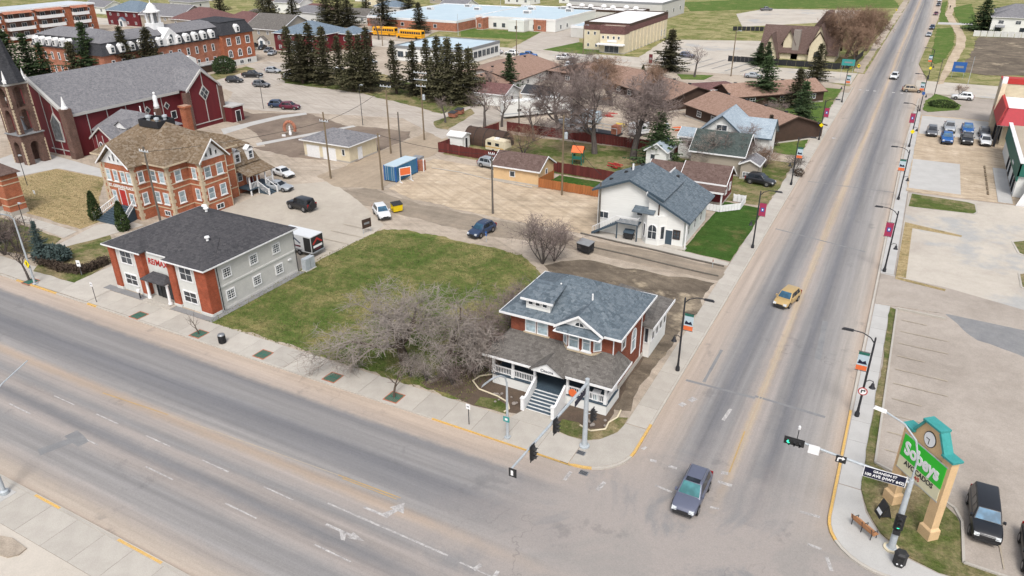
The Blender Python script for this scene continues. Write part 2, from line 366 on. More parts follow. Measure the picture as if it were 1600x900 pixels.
def grass_mat(name, g1, g2, s1, s2, cover=.5):
    m, t, b = nodes(name); co = obj_co(t)
    g = ramp(t, nz(t, co, .9, 6, .75, dist=.6), [(.3, g1), (.7, g2)])
    s = ramp(t, nz(t, co, 1.7, 6, .75, loc=(9, 4, 0)), [(.3, s1), (.7, s2)])
    f = mth(t, 'ADD', mth(t, 'MULTIPLY', nz(t, co, .16, 5, .6, dist=.8), .6), mth(t, 'MULTIPLY', nz(t, co, .8, 6, .75, loc=(3, 8, 0)), .4))
    col = mix(t, rng(t, f, cover - .1, cover + .1, smooth=True), s, g)
    col = mix(t, 1.0, col, ramp(t, nz(t, co, 7, 5, .85), [(.28, .45), (.72, 1.5)], 'LINEAR'), 'MULTIPLY')
    col = mix(t, 1.0, col, ramp(t, nz(t, co, 1.0, 5, .7, (.35, 2.2, 1)), [(.3, .8), (.7, 1.22)], 'LINEAR'), 'MULTIPLY')
    lk(t, col, b.inputs['Base Color']); b.inputs['Roughness'].default_value = 1; b.inputs['Specular IOR Level'].default_value = .08
    bump(t, b, nz(t, co, 9, 4, .8), .8, .12); MATS[name] = m; return m
def road_mat(name, axis, lo, hi, stops, fade, generic, warp=.5):
    """axis: coordinate across the road; worn wheel tracks, blown grit along the kerbs and centre line, cracks"""
    m, t, b = nodes(name); co = obj_co(t); s = sep(t, co)
    across, along = (s[1], s[0]) if axis == 'y' else (s[0], s[1])
    ml = (.02, .35, 1) if axis == 'y' else (.35, .02, 1)
    wv = mth(t, 'MULTIPLY', mth(t, 'SUBTRACT', nz(t, co, 1.0, 3, .5, ml), .5), warp * 2)
    wv = mth(t, 'ADD', wv, mth(t, 'MULTIPLY', mth(t, 'SUBTRACT', nz(t, co, .8, 5, .7), .5), warp * 1.4))
    col = ramp(t, rng(t, mth(t, 'ADD', across, wv), lo, hi), [((p - lo) / (hi - lo), c) for p, c in stops], 'EASE')
    ms = (.035, 1.5, 1) if axis == 'y' else (1.5, .035, 1)
    st = nz(t, co, 1.0, 6, .7, ms)
    col = mix(t, 1.0, col, ramp(t, st, [(.3, .82), (.7, 1.16)], 'LINEAR'), 'MULTIPLY')
    g = ramp(t, nz(t, co, .11, 6, .66, dist=1.2), [(.35, generic[0]), (.5, generic[1]), (.65, generic[2])])
    col = mix(t, rng(t, mth(t, 'ADD', along, mth(t, 'MULTIPLY', mth(t, 'SUBTRACT', nz(t, co, .15, 4, .6), .5), 14)), fade[0], fade[1], smooth=True), col, g)
    v = t.nodes.new('ShaderNodeTexVoronoi'); v.feature = 'DISTANCE_TO_EDGE'; v.inputs['Scale'].default_value = .14
    dv = t.nodes.new('ShaderNodeVectorMath'); dv.operation = 'ADD'
    nn = t.nodes.new('ShaderNodeTexNoise'); nn.inputs['Scale'].default_value = .5; nn.inputs['Detail'].default_value = 6; lk(t, co, nn.inputs['Vector'])
    sc = t.nodes.new('ShaderNodeVectorMath'); sc.operation = 'SCALE'; sc.inputs['Scale'].default_value = 5; lk(t, nn.outputs['Color'], sc.inputs[0])
    lk(t, co, dv.inputs[0]); lk(t, sc.outputs[0], dv.inputs[1]); lk(t, dv.outputs[0], v.inputs['Vector'])
    ck = mth(t, 'MULTIPLY', rng(t, v.outputs['Distance'], .003, .012, 1, 0), rng(t, nz(t, co, .1, 3, .5, loc=(5, 5, 0)), .56, .66, 0, .3))
    col = mix(t, ck, col, (.07, .065, .062))
    pt = mth(t, 'MULTIPLY', rng(t, nz(t, co, .18, 5, .7, loc=(17, 3, 0)), .6, .68, 0, 1, True), .3)
    col = mix(t, pt, col, (.1, .098, .1))
    col = mix(t, 1.0, col, ramp(t, nz(t, co, 12, 4, .85), [(.25, .8), (.75, 1.2)], 'LINEAR'), 'MULTIPLY')
    lk(t, col, b.inputs['Base Color']); b.inputs['Roughness'].default_value = .9; b.inputs['Specular IOR Level'].default_value = .2
    bump(t, b, nz(t, co, 20, 3, .8), .2, .02); MATS[name] = m; return m
DU = (.38, .31, .25); DU2 = (.34, .285, .24); GR = (.24, .228, .218); GR2 = (.205, .197, .192); DK = (.145, .144, .15); DK2 = (.17, .166, .167); PK = (.28, .25, .228)
road_mat('asphalt_avenue', 'y', -23, 1, [(-22, DU), (-20.6, (.34, .29, .24)), (-19.4, (.29, .26, .235)), (-18.4, GR), (-16.9, GR2), (-15.6, PK), (-14.5, DK2), (-13.3, PK), (-12.4, GR2), (-11.2, PK), (-10.2, (.33, .265, .21)),
    (-9.2, GR), (-7.9, DK2), (-6.4, DK), (-5.2, GR2), (-3.9, GR2), (-2.9, DK2), (-1.9, DU2), (-.6, DU)], (-16, 2), (GR2, PK, (.25, .23, .212)))
road_mat('asphalt_street', 'x', -1, 16, [(-.5, DU), (1.2, DU2), (2.3, (.29, .255, .225)), (3.4, GR2), (4.5, DK), (5.7, GR2), (6.6, PK), (7.2, (.38, .3, .22)), (7.9, PK), (8.9, GR2), (9.8, DK), (10.7, GR2), (11.7, GR), (13.2, (.31, .28, .25)), (14.6, DU)], (12, -4), (GR2, PK, (.25, .23, .212)))
ground_mat('soil_tan', [(.3, (.26, .215, .165)), (.5, (.35, .295, .235)), (.7, (.43, .365, .295))], .12, .24, ruts=.12)
ground_mat('sand_lot', [(.3, (.29, .225, .155)), (.5, (.4, .32, .23)), (.7, (.5, .41, .31))], .2, .18, (.5, .12, 1), ((.55, .47, .36), .25, .62, .7), ruts=.16)
ground_mat('gravel_lane', [(.3, (.17, .14, .11)), (.5, (.24, .2, .155)), (.7, (.31, .25, .19))], .3, .2, (.06, 1.2, 1))
ground_mat('gravel_lane_y', [(.3, (.24, .19, .14)), (.5, (.31, .25, .185)), (.7, (.38, .31, .23))], .25, .18, (1.0, .08, 1))
ground_mat('dark_soil', [(.3, (.085, .068, .052)), (.5, (.13, .105, .078)), (.7, (.21, .17, .125))], .22, .3, None, ((.33, .27, .19), .12, .56, .85), ruts=.14)
ground_mat('bare_soil', [(.3, (.13, .1, .08)), (.5, (.18, .14, .11)), (.7, (.24, .19, .145))], .15, .22, None, ((.1, .085, .068), .1, .6, .6))
ground_mat('parking_concrete', [(.3, (.33, .29, .24)), (.5, (.38, .34, .285)), (.7, (.44, .395, .33))], .1, .1, None, ((.25, .23, .2), .2, .64, .5), bmp=.1)
ground_mat('parking_asphalt', [(.3, (.265, .23, .195)), (.5, (.325, .285, .245)), (.7, (.375, .33, .285))], .12, .14, None, ((.12, .11, .1), .35, .68, .6), bmp=.12)
ground_mat('parking_pale', [(.3, (.35, .31, .265)), (.5, (.42, .38, .325)), (.7, (.47, .425, .365))], .1, .1, None, ((.3, .31, .31), .06, .55, .7), bmp=.1)
ground_mat('asphalt_patch', [(.3, (.17, .17, .175)), (.5, (.2, .2, .2)), (.7, (.23, .225, .22))], .4, .14)
ground_mat('church_gravel', [(.3, (.28, .245, .205)), (.5, (.37, .33, .285)), (.7, (.43, .385, .335))], .08, .14, (.1, .6, 1), ((.25, .21, .16), .1, .6, .5), ruts=.1)
grass_mat('grass_lush', (.055, .09, .018), (.1, .14, .034), (.18, .165, .062), (.27, .225, .105), .48)
grass_mat('grass_green', (.03, .068, .012), (.05, .1, .02), (.1, .1, .035), (.14, .125, .05), .4)
grass_mat('grass_mixed', (.055, .085, .02), (.09, .115, .03), (.2, .16, .085), (.28, .225, .13), .5)
grass_mat('grass_straw', (.1, .1, .035), (.15, .135, .05), (.27, .2, .1), (.38, .3, .165), .6)
grass_mat('grass_field', (.1, .12, .035), (.15, .165, .05), (.25, .22, .105), (.33, .285, .15), .5)
grass_mat('grass_far', (.06, .105, .022), (.1, .15, .035), (.16, .16, .06), (.22, .2, .085), .42)
M('paint_white', (.5, .48, .46), (.24, .225, .215), 2.6, .8, fine=.4); M('paint_yellow', (.46, .3, .1), (.33, .24, .13), .8, .85, fine=.3); M('paint_pale', (.4, .335, .24), (.33, .285, .23), 1.0, .85, fine=.25)
def ring(pts, jit, step=1.0):
    out = []; n = len(pts)
    for i in range(n):
        a = pts[i]; b = pts[(i + 1) % n]; L = math.dist(a[:2], b[:2])
        j = jit
        k = max(1, int(L / step)) if j else 1
        dx, dy = ((b[0] - a[0]) / L, (b[1] - a[1]) / L) if L else (0, 0); s = 0
        for q in range(k):
            f = q / k; s = s * .6 + random.uniform(-1, 1) * j
            e = s if q else 0
            out.append((a[0] + (b[0] - a[0]) * f - dy * e, a[1] + (b[1] - a[1]) * f + dx * e))
    return out
def patch(name, label, pts, mat, z, jit=0.0, cat='ground', th=.02, step=1.0, kind='structure'):
    mb = MB(); p = ring(pts, jit, step)
    mb.prism(p, -.02, z)
    return mb.build(name, MATS[mat], None, label=label, cat=cat, kind=kind)
def rect(x0, x1, y0, y1): return [(x0, y0), (x1, y0), (x1, y1), (x0, y1)]
def arc(cx, cy, r, a0, a1, n=8): return [(cx + r * math.cos(R(a0 + (a1 - a0) * i / n)), cy + r * math.sin(R(a0 + (a1 - a0) * i / n))) for i in range(n + 1)]
# ---------------------------------------------------------------- ground, roads, blocks
ZR = -.13
MB().poly([(-2500, -1200, -.16), (2500, -1200, -.16), (2500, 3000, -.16), (-2500, 3000, -.16)]).build('ground', MATS['grass_field'], None, label='wide flat prairie ground reaching to the horizon', cat='ground', kind='structure')
AV = MB().poly([(-420, -21.6, ZR), (120, -21.6, ZR), (120, .1, ZR), (-420, .1, ZR)]).build('road', MATS['asphalt_avenue'], None, label='wide worn asphalt avenue crossing the foreground', cat='road', kind='structure')
ST = MB().poly([(-4, .1, ZR), (20, .1, ZR), (20, 8, ZR), (17.5, 470, ZR), (2.6, 470, ZR), (-1, 170, ZR), (-4, 8, ZR)]).build('road', MATS['asphalt_street'], None, label='long straight asphalt street running to the top of the picture', cat='road', kind='structure')
MB().poly([(-1, -300, ZR - .004), (16, -300, ZR - .004), (16, -21.6, ZR - .004), (-1, -21.6, ZR - .004)]).build('road', MATS['parking_asphalt'], None, label='street continuing south of the avenue behind the camera', cat='road', kind='structure')
NW = [(-420, -.1), (-3.6, .2)] + arc(-3.8, 4.0, 3.8, -90, 0) + [(0, 8), (0, 168), (-7, 172), (-420, 172)]
SE_ = arc(18.6, 3.6, 4.0, 180, 270) + [(120, -.4), (120, 167), (16.8, 167), (15.2, 160), (14.3, 110), (14.5, 50)]
SW = [(-420, -90), (-1.5, -90), (-1.5, -25)] + arc(-5, -25, 3.5, 0, 90) + [(-420, -21.6)]
FN = [(-420, 190), (-6, 190), (.8, 190), (2.3, 430), (-3, 600), (-420, 600)]
FE = [(16.6, 186), (300, 186), (300, 560), (19, 560), (17.7, 369), (13.6, 214)]
for nm, lab, pts, mt in (('city_block', 'raised city block behind the avenue, bare tan soil', NW, 'soil_tan'), ('city_block', 'raised block on the right side of the street', SE_, 'parking_asphalt'),
    ('city_block', 'raised block below the avenue at the bottom left', SW, 'parking_pale'), ('city_block', 'far block left of the street with the school fields', FN, 'grass_field'), ('city_block', 'far block right of the street with path and vacant soil', FE, 'grass_field')):
    MB().prism(pts, -.3, 0).build(nm, MATS[mt], None, label=lab, cat='ground', kind='structure')
patch('road', 'side street crossing beyond the brown roofed homes', [(-420, 172.5), (-1, 172.5), (-1, 189.5), (-420, 189.5)], 'parking_pale', ZR + .012)
patch('road', 'side street opening on the right beyond the red roofed store', [(14, 168), (300, 168), (300, 185.5), (14, 185.5)], 'parking_pale', ZR + .012)
# kerbs
def kerb(label, line, segs):
    """line: polyline of the kerb edge with the block on its left; segs: (from,to) yellow stretches by polyline index"""
    L = []; n = len(line)
    for i, (x, y) in enumerate(line):
        a = line[max(0, i - 1)]; b = line[min(n - 1, i + 1)]; d = math.dist(a, b); nx, ny = -(b[1] - a[1]) / d, (b[0] - a[0]) / d
        L.append(((x - nx * .03, y - ny * .03), (x + nx * .17, y + ny * .17)))
    k = None
    for ys in (0, 1):
        mb = MB()
        for i in range(n - 1):
            if (i in segs) != bool(ys): continue
            (a, b), (c, d) = L[i], L[i + 1]
            mb.hexa([(*a, -.2), (*c, -.2), (*d, -.2), (*b, -.2)], [(*a, .012), (*c, .012), (*d, .012), (*b, .012)])
        if not mb.f: continue
        if ys == 0: k = mb.build('kerb', MATS['concrete'], None, label=label, cat='kerb', kind='structure')
        else: mb.build('yellow_paint', MATS['kerb_yellow'], k)
kerb('concrete kerb of the avenue in front of the lawn and offices', [(-300, -.1), (-77, -.1), (-69.2, -.1), (-63.6, -.05), (-62, -.05), (-40, 0), (-17, .1), (-3.6, .2)] + arc(-3.8, 4.0, 3.8, -90, 0)[1:] + [(0, 8), (0, 15.5), (0, 60), (0, 168)], {1, 3, 6, 7, 8, 14, 15})
kerb('concrete kerb along the right side of the street', [(15.2, 160), (14.3, 110), (14.5, 50), (14.55, 18), (14.6, 3.6)][::1] + arc(18.6, 3.6, 4.0, 180, 270)[1:] + [(60, -.4)], {3, 4, 5, 6})
kerb('concrete kerb at the bottom left of the avenue', [(-5, -21.6), (-24, -21.6), (-28.5, -21.6), (-35, -21.6), (-38, -21.6), (-120, -21.6)], {1, 3})
# sidewalks: real slabs with open joints
def walk(label, x0, x1, y0, y1, nx, ny, mat='concrete', z=.016, skip=None):
    base = MB().prism(rect(x0, x1, y0, y1), -.05, .004).build('sidewalk', MATS['mulch'], None, label=label, cat='sidewalk', kind='structure')
    dx = (x1 - x0) / nx; dy = (y1 - y0) / ny; me = None
    for i in range(nx):
        for j in range(ny):
            if me is None:
                h = MB(); a, b = dx / 2 - .012, dy / 2 - .012
                h.hexa([(-a, -b, -.03), (a, -b, -.03), (a, b, -.03), (-a, b, -.03)], [(-a, -b, 0), (a, -b, 0), (a, b, 0), (-a, b, 0)]); me = h.mesh('paving_slab')
            o = place('paving_slab', me, MATS[mat], base, (x0 + dx * (i + .5), y0 + dy * (j + .5), z + random.uniform(-.004, .004)))
walk('broad concrete sidewalk between the avenue kerb and the lawn', -64, -4.2, .16, 3.3, 20, 1)
walk('concrete sidewalk along the avenue left of the office building', -112, -64, .16, 3.3, 16, 1)
walk('concrete sidewalk on the left side of the street', -2.0, -.17, 7.2, 160, 1, 50)
walk('concrete sidewalk on the right side of the street', 14.8, 16.35, 7.6, 49.6, 1, 14, 'light_concrete')
walk('far concrete sidewalk on the right side of the street', 14.7, 16.2, 49.7, 145, 1, 30, 'light_concrete')
walk('cracked concrete sidewalk at the bottom left corner', -60, -5.5, -24.6, -21.8, 18, 1)
pad = MB().prism([(-4.15, .17), (-3.6, .4)] + arc(-3.8, 4.0, 3.6, -88, 0) + [(-.2, 7.1), (-2.0, 7.1), (-2.2, 5.6), (-3.2, 4.0), (-4.15, 3.3)], -.03, .018).build('corner_ramp', MATS['concrete'], None, label='curved concrete corner pad in front of the brick house', cat='sidewalk', kind='structure')
MB().prism(arc(18.6, 3.6, 3.8, 180, 268) + [(60, -.2), (60, 1.4), (21.5, 1.4), (19.6, 1.9), (17.9, 3.4), (16.9, 5.2), (16.35, 7.5), (14.8, 7.5)], -.03, .016).build('corner_ramp', MATS['light_concrete'], None, label='curved pale concrete corner walk beside the bench', cat='sidewalk', kind='structure')
# ---------------------------------------------------------------- lots and lawns on the big block
Z = [.0]
ZI = [0]
def nxt(): ZI[0] += 1; Z[0] = .125; return .004 + .0016 * ZI[0]
patch('lawn', 'patchy green lawn between the offices and the corner house', [(-48.0, 3.4), (-48.3, 17.5), (-48.8, 20.6), (-47.47,33.60), (-44.00,34.84), (-37.73,34.94), (-31.66,34.84), (-26.28,34.55), (-21.03,30.35), (-16.5, 22), (-15.8, 3.5)], 'grass_lush', nxt(), .24, step=.5)
patch('yard', 'bare dark soil yard behind and beside the corner house', [(-22.25,32.86), (-19, 36.6), (-12, 37.2), (-2.2, 37.6), (-2.2, 9), (-4.6, 8.5), (-8, 14), (-15, 19), (-17, 24)], 'dark_soil', nxt(), .35)
patch('garden_bed', 'dark mulched bed under the bare trees left of the porch', [(-21, 4.2), (-19, 9), (-17.5, 16), (-15, 19), (-4.4, 19), (-3.4, 8), (-2.9, 5.2), (-6.5, 4.6), (-11.2, 4.0), (-13.6, 3.5), (-16, 3.5)], 'mulch', nxt(), .25)
patch('lawn', 'small scruffy lawn strip left of the porch steps', [(-14.8, 3.5), (-14.9, 4.8), (-13.4, 5.2), (-12.2, 4.8), (-11.6, 3.6)], 'grass_mixed', nxt(), .1)
patch('lawn', 'small corner lawn by the signal pole in front of the brick house', [(-7.1, 3.6), (-7.0, 5.2), (-5.6, 5.4), (-4.6, 4.9), (-3.4, 5.6), (-3.0, 7.6), (-2.1, 8), (-2.1, 5.9), (-3.0, 4.3), (-4.1, 3.5), (-5.6, 3.35)], 'grass_mixed', nxt(), .1)
patch('walkway', 'short concrete walk leading to the porch steps', [(-11.1, 3.32), (-10.4, 5.3), (-7.7, 5.3), (-7.3, 3.32)], 'concrete', nxt())
patch('alley', 'rutted gravel alley between the sand lot and the lawn', [(-58, 40.5), (-50, 39.4), (-40, 38.6), (-34.9, 38.2), (-22, 39.2), (-2.1, 38.4), (-2.1, 42.6), (-22, 43.2), (-40, 44.2), (-53, 45), (-60, 47.5), (-64, 44)], 'gravel_lane', nxt(), .25)
patch('parking_lot', 'pale concrete parking lot behind the office building', [(-73.89,30.60), (-74.16,41.40), (-68.21,47.05), (-66, 45.5), (-58.5, 41.5), (-48.37,34.78), (-47.9, 32.0), (-48.4, 17.6), (-64.5, 17.6), (-76, 27)], 'parking_concrete', nxt(), .08)
patch('lane', 'broad gravel lane running up past the garage', [(-66, 45), (-58.5, 47.5), (-60, 55), (-62, 66), (-62, 106), (-72.5, 108), (-72.2, 66), (-71.8, 55), (-72.5, 48)], 'gravel_lane_y', nxt(), .3)
patch('vacant_lot', 'empty sandy lot with tyre marks behind the alley', [(-57.5, 48), (-52, 46), (-40, 45), (-21.2, 44.4), (-21.2, 62.5), (-36, 63.4), (-60.5, 65.5), (-59.5, 56)], 'sand_lot', nxt(), .25)
patch('lawn', 'bright green lawn beside the white house', [(-8.4, 45.2), (-2.1, 44.7), (-2.05, 59), (-2.1, 66), (-8.2, 66.5)], 'grass_green', nxt(), .08)
patch('walkway', 'concrete path along the front of the white house', [(-21.2, 44.3), (-2.1, 43.2), (-2.1, 44.2), (-9, 45.2), (-9.5, 46.9), (-21.2, 46.6)], 'concrete', nxt())
patch('yard', 'fenced back yard with green and straw grass', [(-60.8, 69), (-23, 67), (-12, 66.8), (-12, 90), (-26.9, 88.7), (-58, 86.5)], 'grass_mixed', nxt(), .2)
patch('lawn', 'green strip behind the orange fence and small garage', [(-36, 60.5), (-22.5, 60.3), (-22.5, 66.5), (-36, 67)], 'grass_green', nxt(), .1)
patch('yard', 'cluttered dirt yard behind the maroon fence', [(-56.5, 89.5), (-27, 91), (-12, 92), (-12, 112), (-60, 112)], 'soil_tan', nxt(), .3)
patch('lawn', 'front gardens along the street beyond the white deck', [(-12, 67), (-2.1, 67), (-2.1, 92), (-12, 92)], 'grass_mixed', nxt(), .2)
patch('lawn', 'green lawn in front of the brown roofed homes by the street', [(-14, 98), (-2.2, 97), (-2.2, 164), (-14, 164), (-22, 140)], 'grass_far', nxt(), .2)
patch('parking_lot', 'wide gravel church parking lot', [(-139.16,91.75), (-129.38,80.09), (-119.90,79.56), (-108.04,82.58), (-84, 88.5), (-66.50,77.39), (-62, 106), (-74, 108), (-124.46,132.24), (-166.65,131.68), (-168.19,125.69), (-156.09,99.57)], 'church_gravel', nxt(), .2)
patch('yard', 'bare brown soil beside the church with young stone arch', [(-127.59,80.98), (-116.98,76.73), (-107.38,82.91), (-88, 77), (-90, 66), (-84, 60), (-91.52,56.03), (-105.20,65.29), (-114.64,69.82), (-122, 66)], 'bare_soil', nxt(), .3)
patch('yard', 'bare brown soil around the long white garage', [(-96, 56), (-90.2, 63.3), (-88.3, 78.6), (-75.7, 79.8), (-73, 76), (-72.6, 66), (-71.6, 57.5), (-84, 54.5)], 'bare_soil', nxt(), .3)
patch('walkway', 'narrow concrete path crossing the soil beside the church', [(-97.48,58.62), (-89.59,78.54), (-88.39,77.90), (-95.85,57.36)], 'light_concrete', nxt())
patch('walkway', 'curved concrete walk from the church side door', [(-112.47,63.43), (-111.49,71.39), (-110.17,78.73), (-106.99,83.11), (-105.41,81.79), (-107.96,76.44), (-108.90,68.88), (-108.55,60.71)], 'light_concrete', nxt())
patch('plaza', 'pale concrete plaza around the church tower', [(-132.06,29.35), (-134.20,36.00), (-106.54,33.53), (-103.92,30.82), (-116.43,30.61), (-118.55,23.78), (-130, 18)], 'light_concrete', nxt())
patch('lawn', 'straw coloured lawn in front of the rectory', [(-117.47,23.15), (-116.47,30.17), (-103.50,30.65), (-96, 24), (-85.85,17.51), (-85.70,13.95), (-99.34,14.45)], 'grass_straw', nxt(), .15)
patch('walkway', 'concrete path from the avenue to the rectory steps', [(-82.71,8.04), (-80.71,8.35), (-79.93,14.51), (-78.89,19.10), (-82.52,19.22), (-85.04,15.94)], 'concrete', nxt())
patch('walkway', 'long concrete path across the church lawns', [(-105.69,14.32), (-97.72,13.47), (-85.19,13.13), (-84.55,10.84), (-102.24,12.36)], 'concrete', nxt())
patch('lawn', 'dry lawn with hedge left of the office building', [(-81.34,6.14), (-81.51,8.42), (-79.72,14.36), (-70.5, 9), (-71.44,8.97), (-69.36,2.73), (-77.59,2.33)], 'grass_mixed', nxt(), .1)
patch('lawn', 'green lawn with spruce at the left edge', [(-100.58,11.41), (-84.64,10.53), (-82.96,7.67), (-82.98,5.29), (-87.88,4.17)], 'grass_mixed', nxt(), .1)
patch('driveway', 'concrete driveway beside the office building', [(-69, .2), (-64, .2), (-64.4, 4), (-64.4, 17.5), (-70.4, 17), (-70.2, 6), (-70, 3)], 'concrete', nxt())
patch('gravel_strip', 'dark gravel strip along the office walls', [(-65.6, 3.35), (-47.4, 3.35), (-47.4, 17.6), (-48.4, 17.6), (-48.4, 4.1), (-65.6, 4.3)], 'asphalt_patch', nxt())
patch('lawn', 'lawn between the convent and the church parking lot', [(-164.16,93.60), (-165.94,121.72), (-159.94,119.74), (-156.09,99.57), (-153.75,89.10)], 'grass_mixed', nxt(), .2)
patch('lawn', 'grass edge under the tall spruce row', [(-145.46,115.30), (-124.46,132.24), (-77.12,105.98), (-78.55,95.85), (-110.31,105.94), (-136.45,107.16)], 'grass_mixed', nxt(), .3)
patch('lawn', 'grass island with two brown planters by the lane', [(-76.09,89.06), (-75.39,103.12), (-72.16,99.72), (-69.47,84.37), (-72.50,84.64)], 'grass_mixed', nxt(), .15)
patch('lawn', 'green front lawn beside the round corner of the brown roofed homes', [(-45.62,166.04), (-36.00,168.55), (-36.65,160.94), (-42.31,159.20)], 'grass_far', nxt(), .1)
patch('parking_lot', 'old striped school parking lot near the timbered house', [(-69.58,230.99), (-27.27,245.51), (-26.42,190.33), (-50.37,170.47), (-63.97,178.47)], 'parking_pale', nxt(), .2)
patch('road', 'pale side road in front of the school', [(-300, 172), (-30, 172), (-30, 182), (-300, 182)], 'parking_pale', nxt())
patch('driveway', 'sloping school driveway with bollards', [(-110.73,189.21), (-122.87,245.17), (-112.16,250.12), (-88.21,195.15), (-97.69,187.55)], 'church_gravel', nxt(), .1)
patch('lawn', 'school lawn beside the white school wall', [(-154.29,226.09), (-120.25,230.94), (-115.66,209.34), (-142.11,206.47)], 'grass_far', nxt(), .1)
patch('lawn', 'green grass before the cream hall', [(-99.31,189.88), (-95.40,211.65), (-78.98,193.44), (-80.16,187.01)], 'grass_far', nxt(), .1)
patch('parking_lot', 'far pale parking lot by the sports field', [(-66.04,326.04), (-58.32,354.67), (-16.23,366.89), (-15.64,318.60), (-52.83,279.79)], 'parking_pale', nxt(), .2)
patch('sports_field', 'far green playing field', [(-105.88,369.78), (-60, 420), (-6, 432), (0.77,387.63), (-57.20,355.17), (-87.87,328.51)], 'grass_far', nxt(), .5, step=4)
patch('pavement', 'wide tan yard around the school and buses', [(-260, 186), (-150, 186), (-158, 215), (-150, 262), (-260, 262)], 'soil_tan', nxt(), .5, step=3)
patch('verge', 'dusty gravel verge left of the far street', [(.3, 190), (2.2, 430), (-.6, 430), (-2.2, 192)], 'soil_tan', nxt(), .3, step=3)
# ---------------------------------------------------------------- right side lots
patch('verge', 'narrow grass verge right of the sidewalk', [(16.38, 7.6), (17.0, 7.6), (16.95, 40), (16.38, 40.4)], 'grass_mixed', nxt(), .1)
patch('lawn', 'corner lawn under the supermarket sign', [(17.0, 5.4), (18, 3.5), (19.8, 2.0), (21.6, 1.5), (40, 1.5), (40, 2.6), (24.2, 3.0), (22.9, 3.2), (22.8, 7.2), (22.2, 8.6), (20.8, 9.6), (16.9, 11.3), (16.4, 11.3), (16.4, 7.6)], 'grass_mixed', nxt(), .08)
patch('parking_lot', 'dusty supermarket parking lot with faded stall lines', [(17.1, 11.3), (21, 9.6), (22.9, 7.4), (23, 3.1), (90, 2.6), (90, 46), (26.8, 43), (17.1, 40)], 'parking_asphalt', nxt())
patch('patch_repair', 'grey asphalt repair in the parking lot', [(21.7, 41.2), (24.6, 36.5), (32, 33.5), (60, 33), (60, 38), (30, 40.5), (25, 44)], 'asphalt_patch', nxt(), .2)
patch('parking_lot', 'pale lot between the grass islands', [(16.4, 49), (16.3, 83), (31, 84), (60, 84), (60, 45), (30, 45)], 'parking_pale', nxt())
patch('driveway', 'grey asphalt driveway between the right hand lots', [(14.8, 40.6), (21.7, 41.4), (60, 39.5), (60, 45), (30, 46), (21.5, 48.6), (14.8, 49.3)], 'parking_asphalt', nxt())
patch('forecourt', 'tan concrete forecourt with parked trucks', [(16, 84.3), (30.6, 84.5), (60, 84.5), (60, 142), (16.4, 142)], 'sand_lot', nxt(), .1)
patch('forecourt', 'pale concrete slab by the sidewalk', [(16.2, 86), (23.5, 86), (23.5, 104), (16.2, 104)], 'light_concrete', nxt())
patch('forecourt', 'pale concrete pad before the red roofed store', [(16.5, 124), (29, 124), (29, 141), (16.6, 141)], 'light_concrete', nxt())
def island(label, pts, mat='grass_mixed'):
    z = nxt(); isl = MB().prism(pts, -.02, .13).build('kerb', MATS['concrete'], None, label=label + ', kerb', cat='kerb', kind='structure')
    c = (sum(p[0] for p in pts) / len(pts), sum(p[1] for p in pts) / len(pts))
    inn = [(p[0] + max(-.22, min(.22, (c[0] - p[0]) * 9)) * 1, p[1] + max(-.22, min(.22, (c[1] - p[1]) * 9))) for p in pts]
    MB().prism(inn, 0, .136).build('grass', MATS[mat], isl)
island('long grass island beside the far forecourt', [(16.4, 76.2), (25.2, 77), (25.6, 78), (25.5, 82), (24.6, 82.6), (16.6, 83.2)], 'grass_mixed')
MB().prism([(16.4, 49.2), (17.5, 49.2), (17.5, 67.2), (16.5, 67.2)], -.02, .12).build('verge', MATS['grass_straw'], None, label='grass verge bar beside the sidewalk', cat='verge', kind='structure')
MB().prism([(16.5, 67.3), (23.4, 66.6), (23.5, 67.2), (16.5, 69.2)], -.02, .11).build('verge', MATS['grass_straw'], None, label='upper grass bar of the empty lot', cat='verge', kind='structure')
MB().prism([(16.4, 48.4), (21.6, 47.4), (21.7, 48), (16.4, 49.1)], -.02, .11).build('verge', MATS['grass_straw'], None, label='lower grass bar of the empty lot', cat='verge', kind='structure')
island('small grass island at the right edge, upper', [(29.20,67.90), (30.72,69.18), (34, 66), (34, 60), (29.67,63.66)])
island('small grass island at the right edge, lower', [(29.26,56.79), (30.64,57.91), (33, 53), (33, 49), (29.26,52.50)])
patch('flower_bed', 'planted bed with shrub at the store corner', [(16.66,157.78), (18.78,167.76), (21.29,164.85), (24.18,156.18), (23.63,150.84), (17.61,145.75), (16.55,147.32)], 'grass_far', nxt(), .15)
# thin concrete edging around the supermarket lot
mb = MB()
for a, b in (((17.05, 11.3), (17.02, 40.1)), ((17.02, 40.1), (21.7, 39.9)), ((17.05, 11.3), (20.9, 9.7)), ((20.9, 9.7), (22.5, 8.5)), ((22.5, 8.5), (22.95, 7.2)), ((22.95, 7.2), (23, 3.1)), ((23, 3.1), (30, 2.85))):
    d = math.dist(a, b); nx, ny = -(b[1] - a[1]) / d * .09, (b[0] - a[0]) / d * .09
    mb.prism([(a[0] - nx, a[1] - ny), (b[0] - nx, b[1] - ny), (b[0] + nx, b[1] + ny), (a[0] + nx, a[1] + ny)], 0, .3 if a == (17.02, 40.1) else .2)
mb.build('kerb', MATS['concrete'], None, label='low concrete edging around the supermarket lot and lawn', cat='kerb', kind='structure')
